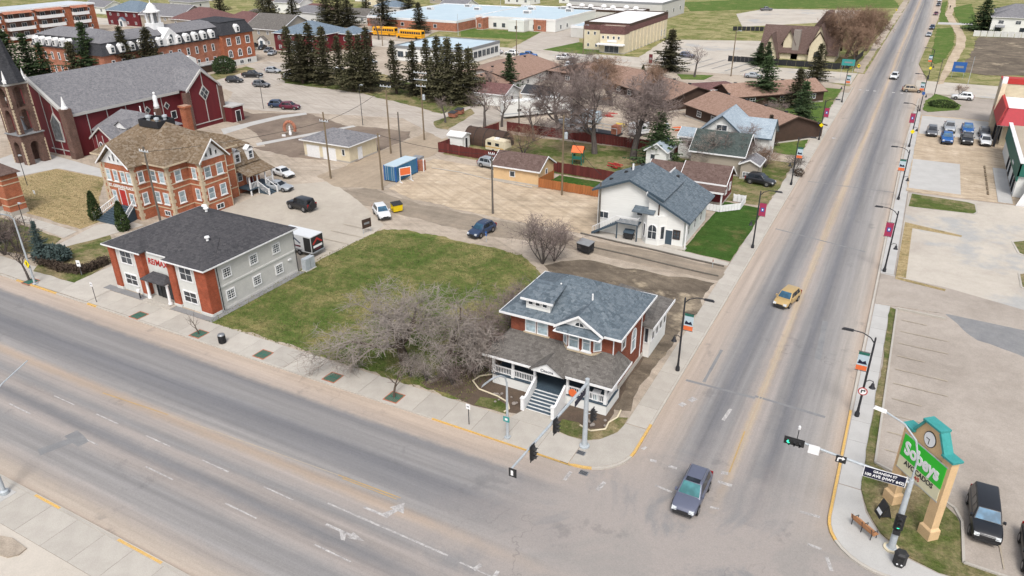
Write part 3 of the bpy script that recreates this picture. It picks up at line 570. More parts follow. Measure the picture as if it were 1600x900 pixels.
# far right block
patch('path', 'winding tan walking path on the far right', [(18.86,181.22), (20.70,216.75), (23.32,257.61), (23.62,287.85), (21.44,323.30), (19.33,358.69), (20.69,403.30), (20.55,440.78), (24, 470), (27, 470), (23.88,442.22), (23.75,397.81), (22.37,360.07), (24.45,324.68), (26.68,283.56), (26.13,254.16), (22.70,211.66), (20.45,183.91)], 'sand_lot', nxt(), .15, step=3)
patch('lawn', 'bright green lawn between the far street and path', [(16.42,227.65), (17.04,305.36), (22.37,312.23), (23.19,281.93), (22.37,252.38), (19.66,220.01), (17.69,215.30)], 'grass_far', nxt(), .2)
patch('lawn', 'far green lawn beyond the path crossing', [(17.43,346.76), (17.68,423.80), (19.98,432.55), (19.24,370.35), (20.95,332.80), (17.65,328.81)], 'grass_far', nxt(), .2)
patch('lawn', 'green lawn between path and grey houses', [(22.92,397.45), (31.00,422.15), (31.39,301.44), (26.20,316.24), (23.62,355.02)], 'grass_far', nxt(), .2)
patch('vacant_lot', 'dark weedy vacant lot on the far right', [(27.87,247.35), (30.99,285.58), (53.09,292.24), (48.80,209.81), (30.39,200.86), (24.27,204.39)], 'dark_soil', nxt(), .5, step=2)
patch('lane', 'pale crossing lane on the far street', [(17.18,328.60), (29.80,329.52), (29.66,322.40), (17.04,321.28)], 'light_concrete', nxt())
# bottom left
patch('dirt', 'bare dirt scrap at the bottom left edge', [(-36.08,-25.34), (-35.04,-25.06), (-33.24,-25.17), (-33.14,-25.75), (-33.60,-26.25), (-34.29,-26.36)], 'soil_tan', nxt(), .12)
# ---------------------------------------------------------------- painted markings (parts of the roads)
def dash(par, a, b, w, mat='paint_white', name='lane_line', z=ZR + .006):
    z += random.random() * .004
    d = math.dist(a, b); nx, ny = -(b[1] - a[1]) / d * w / 2, (b[0] - a[0]) / d * w / 2
    n = max(2, int(d / .8)); up = []; dn = []
    for i in range(n + 1):
        f = i / n; x = a[0] + (b[0] - a[0]) * f; y = a[1] + (b[1] - a[1]) * f; k = random.uniform(.75, 1.1)
        up.append((x + nx * k, y + ny * k)); dn.append((x - nx * k, y - ny * k))
    MB().prism(dn + up[::-1], z - .003, z).build(name, MATS[mat], par)
for x in (-61.5, -51.9, -42.6, -33.6, -24.8, -16.2): dash(AV, (x, -15.55), (x + 3.2, -15.6), .13)
for x in (-49.5, -43.5, -37.0, -30.3, -23.6): dash(AV, (x, -12.9), (x + 3.0, -12.95), .12)
dash(AV, (-18.10,-12.00), (-7.53,-12.10), .16); dash(AV, (-6.54,-12.21), (-3.94,-12.29), .12)
dash(AV, (-45.97,-10.55), (-37.83,-10.05), .1, 'paint_yellow'); dash(AV, (-19.47,-9.23), (-13.65,-9.05), .1, 'paint_yellow'); dash(AV, (-18.97,-9.38), (-13.82,-9.29), .08, 'paint_yellow'); dash(AV, (-37.83,-10.05), (-19.47,-9.23), .07, 'paint_pale')
def arrow(par, o, ax, kind):
    """painted turn arrow: o = tail, ax = unit direction"""
    lx, ly = ax; px, py = -ly, lx
    f = lambda a, b: (o[0] + lx * a + px * b, o[1] + ly * a + py * b)
    z = ZR + .006; mb = MB()
    mb.prism([f(0, -.1), f(2.2, -.1), f(2.2, .1), f(0, .1)], z - .003, z)
    if kind == 'left': mb.prism([f(1.6, .1), f(2.2, .1), f(2.5, .9), f(2.15, 1.0)], z - .003, z + .001); mb.prism([f(1.7, .85), f(3.0, .8), f(2.4, 1.75)], z - .003, z + .002)
    else: mb.prism([f(2.2, -.32), f(3.4, 0), f(2.2, .32)], z - .003, z + .001); mb.prism([f(1.3, -.1), f(1.9, -.1), f(2.2, -.6), f(1.9, -.65)], z - .003, z + .002)
    mb.build('turn_arrow', MATS['paint_white'], par)
arrow(AV, (-15.50,-11.08), (1, 0), 'left'); arrow(AV, (-16.78,-13.71), (1, 0), 'through')
for a, b, wd in (((-3.71,-1.59), (-3.67,-0.49), .3), ((-1.07,-1.49), (-0.91,-0.36), .35), ((1.33,3.68), (1.83,3.77), .3), ((2.84,3.69), (3.50,3.70), .3), ((2.61,1.09), (3.95,0.92), .2), ((6.65,4.85), (7.17,4.96), .4), ((6.69,3.72), (7.75,3.71), .35), ((1.85,13.02), (2.11,13.72), .6), ((1.29,11.96), (1.53,12.52), .5), ((5.15,11.56), (5.34,13.54), .35), ((12.71,3.27), (14.09,3.35), .25), ((14.99,-0.33), (15.44,-1.45), .3), ((13.68,0.26), (14.59,0.22), .25), ((-5.38,-12.33), (-5.15,-11.72), .3), ((-3.87,-12.25), (-3.91,-11.67), .3), ((0.34,4.69), (0.51,5.14), .3), ((6.88,0.72), (7.51,0.82), .2)):
    dash(ST, a, b, wd, name='crossing_mark')
dash(ST, (7.22,5.15), (7.13,10.90), .12, 'paint_yellow'); dash(ST, (7.13,10.90), (7.29,33.75), .1, 'paint_pale'); dash(ST, (7.2, 34), (7.1, 112), .1, 'paint_pale'); dash(ST, (7.45, 6), (7.3, 112), .08, 'paint_pale'); dash(ST, (8.2, 195), (9.5, 420), .14, 'paint_pale')
for x in (1.5, 3.2, 4.9, 9.2, 11, 12.8): dash(ST, (x, 166), (x + .7, 166), 1.2, name='crossing_mark'); dash(ST, (x, 113.5), (x + .7, 113.5), 1.0, name='crossing_mark') if x < 3 else None
LOT = bpy.data.objects['parking_lot']
def stalls(par, segs, mat='paint_pale', z=.3):
    for a, b in segs: dash(par, a, b, .1, mat, 'stall_line', z)
zt = Z[0] + .008
PL = [o for o in bpy.data.objects if o.get('label', '').startswith('dusty supermarket')][0]
stalls(PL, [((17.6, y), (22.0 if i % 3 else 20.0, y - .1)) for i, y in enumerate((37.6, 34.9, 32.2, 29.5, 26.8, 24.1, 21.4, 18.7, 16.0, 13.4))] + [((25.04,7.73), (25.31,3.65)), ((24.75,11.64), (24.93,8.78))], z=zt)
PB = [o for o in bpy.data.objects if o.get('label', '').startswith('pale concrete parking lot behind')][0]
stalls(PB, [((-53.6, y), (-48.2, y)) for y in (24.2, 26.9, 29.6, 32.3)], z=zt)
PS = [o for o in bpy.data.objects if o.get('label', '').startswith('old striped')][0]
for i in range(9): dash(PS, (-60 + i * 4.2, 176 + (i % 3)), (-56 + i * 4.2, 196), .35, 'grey_paint', 'stall_line', zt)
# repair strips, drains, grates
for a, b, wd in (((-42.83,-18.45), (-41.64,-15.48), 1.1), ((-42.91,-15.66), (-40.59,-16.08), 1.0), ((10.49,34.12), (10.88,25.61), .6), ((0.58,16.18), (6.87,16.21), .35), ((6.80,16.51), (12.80,16.09), .35), ((0.80,58.94), (12.51,55.95), .3), ((1.48,82.90), (14.60,83.09), .25), ((2.14,16.63), (2.19,23.11), .3)):
    dash(ST if a[0] > -5 else AV, a, b, wd, 'asphalt_patch', 'crack_seal')
for i, (px, lab) in enumerate((((-55.84,0.75), 'in front of the office entrance'), ((-46.66,0.96), 'with a sapling before the office corner'), ((-37.70,1.06), 'before the left end of the lawn'), ((-28.80,1.06), 'before the middle of the lawn'), ((-21.74,1.11), 'with a sapling before the bare trees'), ((-74.96,0.42), 'at the far left beside the street lamp'))):
    t = thing('tree_grate', 'dark green square tree grate in the sidewalk ' + lab, 'tree grate', (px[0], px[1], .02), 0, 'tree grates in the sidewalk')
    MB().box(-.75, .75, -.75, .75, -.02, .008).build('grate_frame', MATS['brick_salmon'], t)
    g = MB()
    for q in range(8): g.box(-.62 + q * .16, -.5 + q * .16, -.62, .62, .009, .02)
    g.box(-.64, .64, -.05, .05, .012, .024); g.build('grate_bars', MATS['green_paint'], t)
for px, lab in (((-2.73,-0.17), 'black storm drain grate at the corner kerb'), ((-3.80,1.79), 'small grey utility cover on the corner walk')):
    t = thing('drain_cover', lab, 'drain', (px[0], px[1], ZR + .004 if 'storm' in lab else .02))
    MB().box(-.35, .35, -.25, .25, 0, .015).build('drain_frame', MATS['steel'], t); g = MB()
    for q in range(6): g.box(-.3 + q * .1, -.25 + q * .1, -.2, .2, .016, .025)
    g.build('drain_bars', MATS['black_metal'], t)

for lab, pts, r in (('weathered timber edging along the alley beside the bare yard', [(-19.4, 40.9), (-14, 40.6), (-10.7, 40.2), (-4.9, 39.7), (-2.3, 39.6)], .1), ('earth and timber edging below the white house', [(-22.4, 44.6), (-17, 44.0), (-12, 43.7), (-7, 43.1), (-2.4, 42.7)], .12), ('broken kerb line between sand lot and garage', [(-57.5, 60.5), (-52, 60.6), (-46, 59.6), (-41, 59.2), (-37, 58.8)], .1)):
    MB().path([(x, y, .1) for x, y in pts], r, 6).build('timber_edging', MATS['wood_pole_grey' if 'broken' not in lab else 'concrete'], None, label=lab, cat='edging')

# ================================================================ corner brick house with the porch
H1 = thing('brick_house', 'two storey red brick corner house with blue grey roof and white front porch', 'house', (-9.5, 14), 0, None, True)
MB().box(-14.6, -4.4, 10.1, 18.1, 0, 6.35).prism([(-9.3, 10.1), (-8.5, 9.35), (-6.3, 9.35), (-5.5, 10.1)], 4.3, 6.35).build('wall', MATS['brick_red'], H1)
MB().box(-14.66, -4.34, 10.04, 18.16, 0, .55).build('foundation', MATS['concrete'], H1)
rf = hip(MB(), -14.6, -4.4, 10.1, 18.1, 6.36, 2.75, .75, .14, (-10.5, 14.0), (-9.2, 14.0)).build('roof', MATS['shingle_blue'], H1)
fascia(MB(), -14.6, -4.4, 10.1, 18.1, 6.38, .75, .2).build('fascia', MATS['white_trim'], rf)
MB().box(-15.3, -3.7, 9.4, 18.8, 6.31, 6.345).build('soffit', MATS['soffit'], rf)
# bay gable
bg_ = MB(); gable_wall(bg_, -9.5, -5.3, 9.2, 9.35, 6.5, 6.72, 1.15, 'y'); bg_.build('gable', MATS['white_trim'], H1)
gr = gable(MB(), -9.3, -5.5, 9.2, 12.4, 6.78, 1.2, 'y', .35, .12).build('bay_roof', MATS['shingle_blue'], H1)
for s in (-1, 1):
    mb = MB(); e = -7.4 + s * 2.3; mb.hexa([(e, 8.78, 6.5), (e, 8.84, 6.5), (-7.4, 8.84, 7.98), (-7.4, 8.78, 7.98)], [(e, 8.78, 6.75), (e, 8.84, 6.75), (-7.4, 8.84, 8.2), (-7.4, 8.78, 8.2)])
    mb.build('barge_board', MATS['white_trim'], gr)
window(H1, (-7.4, 9.2, 6.95), .9, .5, 0, 'mid', arch=True, fw=.05)
MB().ext([(9.3, 6.42), (8.55, 6.42), (9.3, 7.0)], 'x', -9.4, -5.4).build('bay_skirt_roof', MATS['shingle_blue'], H1)
MB().box(-9.6, -5.2, 8.45, 9.3, 6.34, 6.415).build('bay_eave', MATS['white_trim'], H1)
for x, w_ in ((-7.95, 1.0), (-6.75, .8)): window(H1, (x - .0, 9.35, 4.65), w_, 1.6, 0, 'hung', gm='pale_glass', sill=True)
window(H1, (-8.9, 9.72, 4.65), .75, 1.6, -43, 'hung', gm='pale_glass'); window(H1, (-5.9, 9.72, 4.65), .75, 1.6, 43, 'hung', gm='pale_glass')
MB().prism([(-9.4, 10.1), (-8.55, 9.22), (-6.25, 9.22), (-5.4, 10.1)], 4.34, 4.52).build('bay_sill', MATS['quoin_stone'], H1)
row(H1, 0, 10.1, (-12.55, -11.35), 4.65, 1.1, 1.6, style='hung', gm='pale_glass'); MB().box(-13.25, -10.65, 9.96, 10.1, 4.48, 4.64).build('sill', MATS['quoin_stone'], H1)
window(H1, (-4.4, 15.0, 2.3), 1.2, 2.4, 90, 'hung', arch=True, gm='pale_glass'); row(H1, 90, -4.4, (12.2,), 4.0, 1.0, 1.5, style='hung'); row(H1, 270, -14.6, (12, 15.5), 4.4, 1.0, 1.5, style='hung'); row(H1, 0, 10.1, (-13.4, -6.2), 1.9, 1.2, 1.4, style='hung'); door(H1, (-9.3, 10.1, 1.15), 1.1, 2.1, 0, 'dark_brown')
for x, y in ((-4.52, 10.0), (-4.33, 17.0)): MB().tube((x, y, .6), (x, y, 6.3), .05).build('downspout', MATS['white_trim'], H1)
# dormer
dm = MB().ext([(10.2, 6.95), (10.2, 8.0), (12.2, 8.1)], 'x', -13.1, -10.7).build('dormer', MATS['white_siding'], H1)
MB().hexa([(-13.45, 9.9, 7.98), (-10.35, 9.9, 7.98), (-10.35, 12.9, 8.55), (-13.45, 12.9, 8.55)], [(-13.45, 9.9, 8.1), (-10.35, 9.9, 8.1), (-10.35, 12.9, 8.67), (-13.45, 12.9, 8.67)]).build('dormer_roof', MATS['shingle_blue'], dm)
MB().box(-13.5, -10.3, 9.82, 9.895, 7.93, 8.12).build('dormer_fascia', MATS['white_trim'], dm)
row(H1, 0, 10.2, (-12.6, -11.9, -11.2), 7.4, .52, .55, fw=.06)
for x, y in ((-7.5, 12.2), (-10.9, 12.9)): MB().tube((x, y, 7.6), (x, y, 8.75), .08).build('vent_pipe', MATS['white_trim'], H1)
# porch
MB().box(-15.1, -3.9, 7.35, 10.08, 0, 1.0).box(-3.9 - .02, -3.9, 10.08, 10.5, 0, 1.0).build('porch_base', MATS['white_siding'], H1)
MB().box(-15.15, -3.85, 7.28, 10.09, 1.002, 1.12).build('porch_deck', MATS['deck_blue'], H1)
pr = MB(); e, zt = 3.3, 4.55
A, B, C_, D = (-15.75, 6.75), (-3.3, 6.75), (-3.3, 10.05), (-15.75, 10.05)
pr.poly([(*A, e), (*B, e), (-4.5, 10.05, zt), (-14.5, 10.05, zt)]).poly([(*B, e), (-3.3, 11.6, e), (-4.38, 11.0, zt - .1), (-4.5, 10.05, zt)]).poly([(-15.75, 11.0, e), (*A, e), (-14.5, 10.05, zt), (-14.62, 10.6, zt)])
pr.poly([(*A, e - .14), (-15.75, 11, e - .14), (-3.3, 11.6, e - .14), (*B, e - .14)]); pr.poly([(*A, e - .14), (*B, e - .14), (*B, e), (*A, e)]).poly([(*B, e - .14), (-3.3, 11.6, e - .14), (-3.3, 11.6, e), (*B, e)])
prf = pr.build('porch_roof', MATS['shingle_greybrown'], H1)
MB().box(-15.78, -3.27, 6.69, 6.745, e - .2, e + .02).box(-3.295, -3.24, 6.75, 11.6, e - .2, e + .02).build('porch_fascia', MATS['white_trim'], prf)
pd_ = MB(); gable_wall(pd_, -10.75, -7.65, 6.55, 6.68, 3.1, 3.2, .95, 'y'); pd_.build('pediment', MATS['white_trim'], H1)
gable(MB(), -10.75, -7.65, 6.5, 8.2, 3.3, 1.0, 'y', .15, .08).build('pediment_roof', MATS['shingle_greybrown'], H1)
lettering('Citoons', MATS['sign_navy'], H1, wl(H1, (-9.2, 6.53, 3.38)), 0, .38, 1.0)
for x in (-15.0, -13.0, -10.8, -7.6, -5.7, -4.05):
    MB().box(x - .1, x + .1, 7.36, 7.56, 1.12, 3.16).box(x - .15, x + .15, 7.31, 7.61, 1.12, 1.9).build('porch_post', MATS['white_trim'], H1)
for y in (9.9,): MB().box(-4.15, -3.95, y - .1, y + .1, 1.12, 3.16).build('porch_post', MATS['white_trim'], H1)
for a, b in ((-15, -13), (-13, -10.8), (-7.6, -5.7), (-5.7, -4.05)):
    r_ = MB().box(a + .12, b - .12, 7.42, 7.5, 1.85, 1.95).box(a + .12, b - .12, 7.42, 7.5, 1.2, 1.28)
    n = int((b - a) / .16)
    for q in range(1, n): x = a + (b - a) * q / n; r_.box(x - .025, x + .025, 7.44, 7.48, 1.28, 1.85)
    r_.build('railing', MATS['white_trim'], H1)
r_ = MB().box(-4.05, -3.97, 7.6, 9.8, 1.85, 1.95)
for q in range(1, 13): r_.box(-4.03, -3.99, 7.6 + q * .17, 7.65 + q * .17, 1.12, 1.85)
r_.build('railing', MATS['white_trim'], H1)
for q in range(7):
    z = 1.0 - q * .15; y = 7.28 - q * .31
    s_ = MB().box(-10.5, -7.9, y - .33, y, 0, z - .035).build('step', MATS['white_trim'], H1)
    MB().box(-10.5, -7.9, y - .3, y - .0, z - .033, z).build('tread', MATS['deck_blue'], s_)
for x in (-10.75, -7.85):
    MB().ext([(7.3, .0), (7.3, 2.0), (5.0, .95), (4.85, .95), (4.85, 0)], 'x', x, x + .2).build('stair_wall', MATS['white_trim'], H1)
    MB().box(x - .06, x + .26, 4.7, 5.02, 0, 1.2).box(x - .1, x + .3, 4.66, 5.06, 1.2, 1.28).build('newel_post', MATS['white_trim'], H1)
# sun room annex
MB().box(-8.5, -3.75, 18.13, 23.3, 0, 3.7).build('annex_wall', MATS['white_siding'], H1)
MB().hexa([(-9, 17.0, 4.35), (-3.2, 17.0, 3.85), (-3.2, 23.8, 3.75), (-9, 23.8, 4.35)], [(-9, 17.0, 4.47), (-3.2, 17.0, 3.97), (-3.2, 23.8, 3.87), (-9, 23.8, 4.47)]).build('annex_roof', MATS['shingle_greybrown'], H1)
MB().box(-3.19, -3.13, 16.98, 23.82, 3.68, 3.99).build('annex_fascia', MATS['white_trim'], H1)
row(H1, 90, -3.75, (18.9, 20.1, 21.3, 22.5), 1.6, .95, 1.9, style='hung', fw=.12); row(H1, 0, 18.13, (-4.1,), 1.6, .5, 1.7)
for i, (x, y, c) in enumerate(((-7.0, 7.9, 'orange_paint'), (-5.0, 7.9, 'sign_white'))):
    t = thing('planter' if i else 'wreath', ('pale boxed lantern on the porch right of the steps', 'round copper decoration on the porch railing by the steps')[1 - i], 'decoration', (x, 7.3 if not i else 7.75, 1.12 if i else 1.45))
    if i: MB().box(-.28, .28, -.28, .28, 0, .75).box(-.34, .34, -.34, .34, .75, .82).build('lantern_body', MATS[c], t); MB().box(-.2, .2, -.295, -.282, .15, .65).build('lantern_pane', MATS['pale_glass'], t)
    else: MB().lathe([(.12, 0), (.38, .02), (.4, .08), (.36, .12), (.14, .12)], 14).build('wreath_ring', MATS[c], t, 40); t.rotation_euler = (R(90), 0, 0)
# ================================================================ two storey office building
O = thing('office_building', 'two storey office block with brick piers, cream stucco and charcoal hip roof', 'office building', (-56.2, 11), 0, None, True)
MB().box(-64.0, -48.3, 5.3, 17.4, 0, 5.6).build('wall', MATS['grey_stucco'], O)
for a, b in ((-64.0, -58.4), (-54.0, -48.3)):
    MB().box(a + .9, b - .9, 4.45, 5.29, 0, 5.6).build('bay_wall', MATS['light_stucco'], O)
for a, b in ((-64.1, -63.1), (-59.5, -58.3), (-54.2, -53.2), (-49.9, -48.2)):
    MB().box(a, b, 4.25, 5.6, .35, 5.58).build('brick_pier', MATS['brick_remax'], O); MB().box(a - .06, b + .06, 4.19, 5.5, 0, .348).build('pier_base', MATS['light_stucco'], O)
MB().box(-58.28, -54.22, 4.8, 5.29, 0, 5.6).build('centre_wall', MATS['light_stucco'], O)
MB().box(-64.06, -48.24, 5.62, 17.46, 0, .3).build('plinth', MATS['grey_stucco'], O)
MB().box(-48.3, -48.22, 5.7, 17.46, 2.75, 2.95).build('string_course', MATS['light_stucco'], O)
r_ = MB(); hip(r_, -64.0, -48.3, 5.1, 17.4, 5.62, 2.9, .42, .12, (-57.2, 11.6), (-56.2, 11.6))
for a, b in ((-64.0, -58.4), (-54.0, -48.3)):
    x0, x1 = a - .417, b + .417; m_ = (x0 + x1) / 2; zt = 5.735
    r_.poly([(x0, 3.85, zt), (x1, 3.85, zt), (m_, 6.9, 7.0)]).poly([(x1, 3.85, zt), (x1, 5.2, zt), (m_, 9.4, 7.0), (m_, 6.9, 7.0)]).poly([(x0, 5.2, zt), (x0, 3.85, zt), (m_, 6.9, 7.0), (m_, 9.4, 7.0)])
    r_.poly([(x0, 3.85, 5.625), (x0, 5.2, 5.625), (x1, 5.2, 5.625), (x1, 3.85, 5.625)]).poly([(x0, 3.85, 5.62), (x1, 3.85, 5.62), (x1, 3.85, zt), (x0, 3.85, zt)]).poly([(x1, 3.85, 5.62), (x1, 5.2, 5.62), (x1, 5.2, zt), (x1, 3.85, zt)]).poly([(x0, 5.2, 5.62), (x0, 3.85, 5.62), (x0, 3.85, zt), (x0, 5.2, zt)])
orf = r_.build('roof', MATS['shingle_charcoal'], O)
mb = MB()
for a, b in ((-64.0, -58.4), (-54.0, -48.3)): mb.box(a - .5, b + .5, 3.79, 3.845, 5.56, 5.72)
mb.box(-57.75, -54.65, 4.62, 4.675, 5.56, 5.72).box(-47.845, -47.79, 3.85, 17.9, 5.56, 5.72).box(-64.5, -64.455, 3.85, 17.9, 5.56, 5.72).build('gutter', MATS['white_trim'], orf)
for x, y, z in ((-51.5, 8.0, 7.0), (-56.2, 12.2, 8.5), (-55.6, 11.8, 8.45), (-56.9, 12.6, 8.3)): MB().lathe([(.16, 0), (.16, .35), (.3, .37), (.26, .5)], 10, (x, y, z)).build('roof_vent', MATS['white_trim'], orf, 40)
for m_ in (-61.3, -51.5):
    window(O, (m_, 4.45, 3.5), 2.1, 1.75, 0, 'cross', arch=False, fw=.14); window(O, (m_, 4.45, .85), 2.2, 1.5, 0, 'cross', fw=.14)
    MB().ext([(m_ - 1.15, 5.28), (m_ + 1.15, 5.28), (m_ + .6, 5.46), (m_ - .6, 5.46)], 'y', 4.33, 4.448).build('arch_trim', MATS['white_trim'], O)
row(O, 90, -48.3, (7.1, 11.0, 14.5), 3.6, 1.25, 1.25, style='grid', fw=.14); row(O, 90, -48.3, (7.1, 11.0, 14.5), .95, 1.25, 1.25, style='grid', fw=.14)
lettering('RE/MAX', MATS['red_paint'], O, wl(O, (-56.45, 4.78, 4.5)), 0, 1.0, .9, .03, .12)
c_ = MB(); hip(c_, -57.9, -54.5, 3.6, 4.5, 2.75, .6, .25, .1, (-57.3, 4.6), (-55.1, 4.6)); cn = c_.build('canopy', MATS['shingle_charcoal'], O)
for x in (-57.9, -54.5): MB().lathe([(.24, .25), (.24, .45), (.17, .5), (.15, 2.5), (.22, 2.55), (.22, 2.74)], 12, (x, 3.9, 0)).build('column', MATS['white_trim'], O, 40)
MB().box(-58.5, -53.9, 3.2, 5.2, 0, .14).box(-58.1, -54.3, 3.6, 5.2, .142, .27).build('entrance_step', MATS['concrete'], O)
window(O, (-56.2, 4.8, .3), 2.6, 2.3, 0, 'trip', fm='black_metal'); door(O, (-56.2, 4.72, .28), .9, 2.0, 0, 'black_plastic', 'black_metal')
for y in (5.75, 17.3): MB().tube((-48.1, y, .2), (-48.1, y, 5.5), .05).build('downspout', MATS['black_metal'], O)
for y in (16.1, 16.4): MB().box(-48.28, -48.1, y - .08, y + .08, 2.0, 2.2).build('wall_lamp', MATS['white_trim'], O)
t = thing('mail_post', 'small white box on a black post by the office entrance', 'mail box', (-59.2, 3.55, .02)); MB().box(-.05, .05, -.05, .05, 0, .8).build('post', MATS['black_metal'], t); MB().box(-.2, .2, -.15, .15, .8, 1.1).ext([(-.15, 1.1), (.15, 1.1), (0, 1.2)], 'x', -.2, .2).build('box', MATS['white_trim'], t)
t = thing('electrical_cabinet', 'grey electrical cabinet behind the office corner', 'cabinet', (-47.6, 18.6, 0)); MB().box(-.35, .35, -.8, .8, .1, 1.6).build('cabinet_body', MATS['galv'], t); MB().box(-.45, .45, -.9, .9, 0, .1).build('cabinet_base', MATS['concrete'], t); MB().box(.352, .37, -.03, .03, .2, 1.5).build('door_seam', MATS['steel'], t)
# ================================================================ rectory
T = thing('rectory', 'large orange brick rectory with stone quoins and weathered cedar hip roof', 'rectory', (-84, 28.4), 0, None, True)
X0, X1, Y0, Y1, ZE = -91.4, -76.4, 22.7, 34.6, 8.0
MB().box(X0, X1, Y0, Y1, 0, ZE).box(-86.8, -80.6, 20.3, Y0 + .1, 0, ZE).box(X1 - .1, -73.9, 26.2, 31.0, 0, ZE).build('wall', MATS['brick_orange'], T)
for (x, y) in ((X0, Y0), (X1, Y0), (X1, Y1), (-86.8, 20.3), (-80.6, 20.3), (-73.9, 26.2), (-73.9, 31.0)):
    q = MB()
    for i in range(16):
        l = .55 if i % 2 else .34; q.box(x - l / 1.0 if x > -84 else x - .05, x + .05 if x > -84 else x + l, y - .05, y + l if y < 30 else y + .05, i * .5, i * .5 + .47)
    q.build('quoin', MATS['quoin_stone'], T)
bnd = MB()
for z in (1.5, 4.4, 5.15, 6.9):
    bnd.box(X0 - .04, X1 + .04, Y0 - .04, Y1, z, z + .16).box(-86.84, -80.56, 20.26, Y0, z, z + .16).box(X1, -73.86, 26.16, 31.04, z, z + .16)
bnd.build('stone_band', MATS['quoin_stone'], T)
rr = MB(); hip(rr, X0, X1, Y0, Y1, ZE + .02, 4.3, .6, .14, (-86.2, 28.5), (-82.0, 28.5))
rt = rr.build('roof', MATS['shingle_cedar'], T); fascia(MB(), X0, X1, Y0, Y1, ZE, .6, .22).build('eave_trim', MATS['quoin_stone'], rt)
for (a, ax) in (((-86.8, -80.6, 19.9, 26.5), 'y'), ((-80.5, -73.5, 26.2, 31.0), 'x')):
    gm_ = MB(); gable(gm_, *a, ZE + .15, 2.6, ax, .35, .14); gm_.build('gable_roof', MATS['shingle_cedar'], T)
gw = MB(); gable_wall(gw, -86.8, -80.6, 20.2, 20.32, ZE, ZE + .1, 2.45, 'y'); gw.build('pediment', MATS['white_trim'], T)
gw = MB(); gable_wall(gw, -74.0, -73.86, 26.2, 31.0, ZE, ZE + .1, 2.45, 'x'); gw.build('pediment', MATS['white_trim'], T)
for s in (-1, 1):
    tr = MB().hexa([(-83.7 + s * 3.5, 19.5, 7.75), (-83.7 + s * 3.5, 19.58, 7.75), (-83.7, 19.58, 10.72), (-83.7, 19.5, 10.72)], [(-83.7 + s * 3.5, 19.5, 8.0), (-83.7 + s * 3.5, 19.58, 8.0), (-83.7, 19.58, 10.98), (-83.7, 19.5, 10.98)]); tr.build('barge_board', MATS['white_trim'], T)
    tr = MB().hexa([(-73.2, 28.6 + s * 2.8, 7.75), (-73.12, 28.6 + s * 2.8, 7.75), (-73.12, 28.6, 10.72), (-73.2, 28.6, 10.72)], [(-73.2, 28.6 + s * 2.8, 8.0), (-73.12, 28.6 + s * 2.8, 8.0), (-73.12, 28.6, 10.98), (-73.2, 28.6, 10.98)])
    tr.build('barge_board', MATS['white_trim'], T)
for dx, h in ((-.9, .7), (0, 1.2), (.9, .7)):
    window(T, (-83.7 + dx, 20.2, 8.4), .45, h, 0, arch=True, fw=.05); window(T, (-73.86, 28.6 + dx, 8.4), .45, h, 90, arch=True, fw=.05)
for z in (2.2, 5.4):
    row(T, 0, 20.3, (-85.9, -84.3, -82.7, -81.4) if z > 3 else (-85.6, -81.8), z, .95, 1.7, style='hung', gm='pale_glass', sill=True)
    row(T, 0, Y0, (-79.4, -77.6), z, 1.1, 1.7, style='hung', gm='pale_glass', sill=True); row(T, 0, Y0, (-90, -88.4), z, 1.0, 1.7, style='hung', gm='pale_glass', sill=True)
    row(T, 90, X1, (24.4, 32.6), z, 1.1, 1.7, style='hung', gm='pale_glass', sill=True); row(T, 90, -73.9, (27.5, 29.7), z, 1.15, 1.7, style='hung', gm='pale_glass', sill=True); row(T, 90, -80.6, (21.5,), z, .9, 1.7, style='hung', gm='pale_glass', sill=True)
    row(T, 0, 26.2, (-75.1,), z, .9, 1.7, style='hung', gm='pale_glass', sill=True)
row(T, 90, -73.9, (28.6,), .3, 1.4, .8, style='mid'); row(T, 0, Y0, (-78,), .4, 1.2, .8, style='mid')
door(T, (-83.7, 20.3, 1.9), 1.3, 2.3, 0, 'red_paint')
lettering('ST. GERMAIN PLACE', MATS['sign_white'], T, wl(T, (-83.7, 20.26, 4.62)), 0, .62, .95, .01)
dk = MB()
for a, b, c, d in ((-86.2, -82.0, 27, 27.1), (-86.2, -82.0, 29.9, 30.0), (-86.2, -86.1, 27.1, 29.9), (-82.1, -82.0, 27.1, 29.9)): dk.box(a, b, c, d, 12.2, 12.7)
dk.box(-86.2, -82.0, 27, 30.0, 11.7, 12.2); dk.build('roof_deck', MATS['black_metal'], T)
for x, y in ((-85.2, 28), (-83.3, 29.4), (-82.8, 27.6)): MB().lathe([(.25, 12.2), (.25, 12.8), (.4, 12.85), (.36, 13.1), (.1, 13.2)], 10, (x, y, 0)).build('vent_stack', MATS['galv'], T, 40)
MB().box(-84.6, -83.4, 33.2, 34.2, 8, 13.3).box(-84.75, -83.25, 33.05, 34.35, 13.3, 13.6).build('chimney', MATS['brick_orange'], T)
# steps with white railings
for qn in range(9):
    y = 20.2 - qn * .34; z = 1.85 - qn * .2; MB().box(-85.6 - qn * .12, -81.8 + qn * .12, y - .36, y, 0, z).build('step', MATS['deck_blue'], T)
for s in (-1, 1):
    rl = MB(); xs = -83.7 + s * 2.0; xe = -83.7 + s * 3.1; n = 12
    rl.path([(xs, 20.2, 2.9), (xe, 17.1, 1.15)], .06, 6).path([(xs, 20.2, 2.15), (xe, 17.1, .35)], .05, 6)
    for i in range(n + 1): f = i / n; x = xs + (xe - xs) * f; y = 20.2 - 3.1 * f; rl.box(x - .03, x + .03, y - .03, y + .03, 2.1 - 1.8 * f, 2.9 - 1.75 * f)
    rl.box(xe - .12, xe + .12, 17.0, 17.24, 0, 1.35); rl.build('railing', MATS['white_trim'], T)
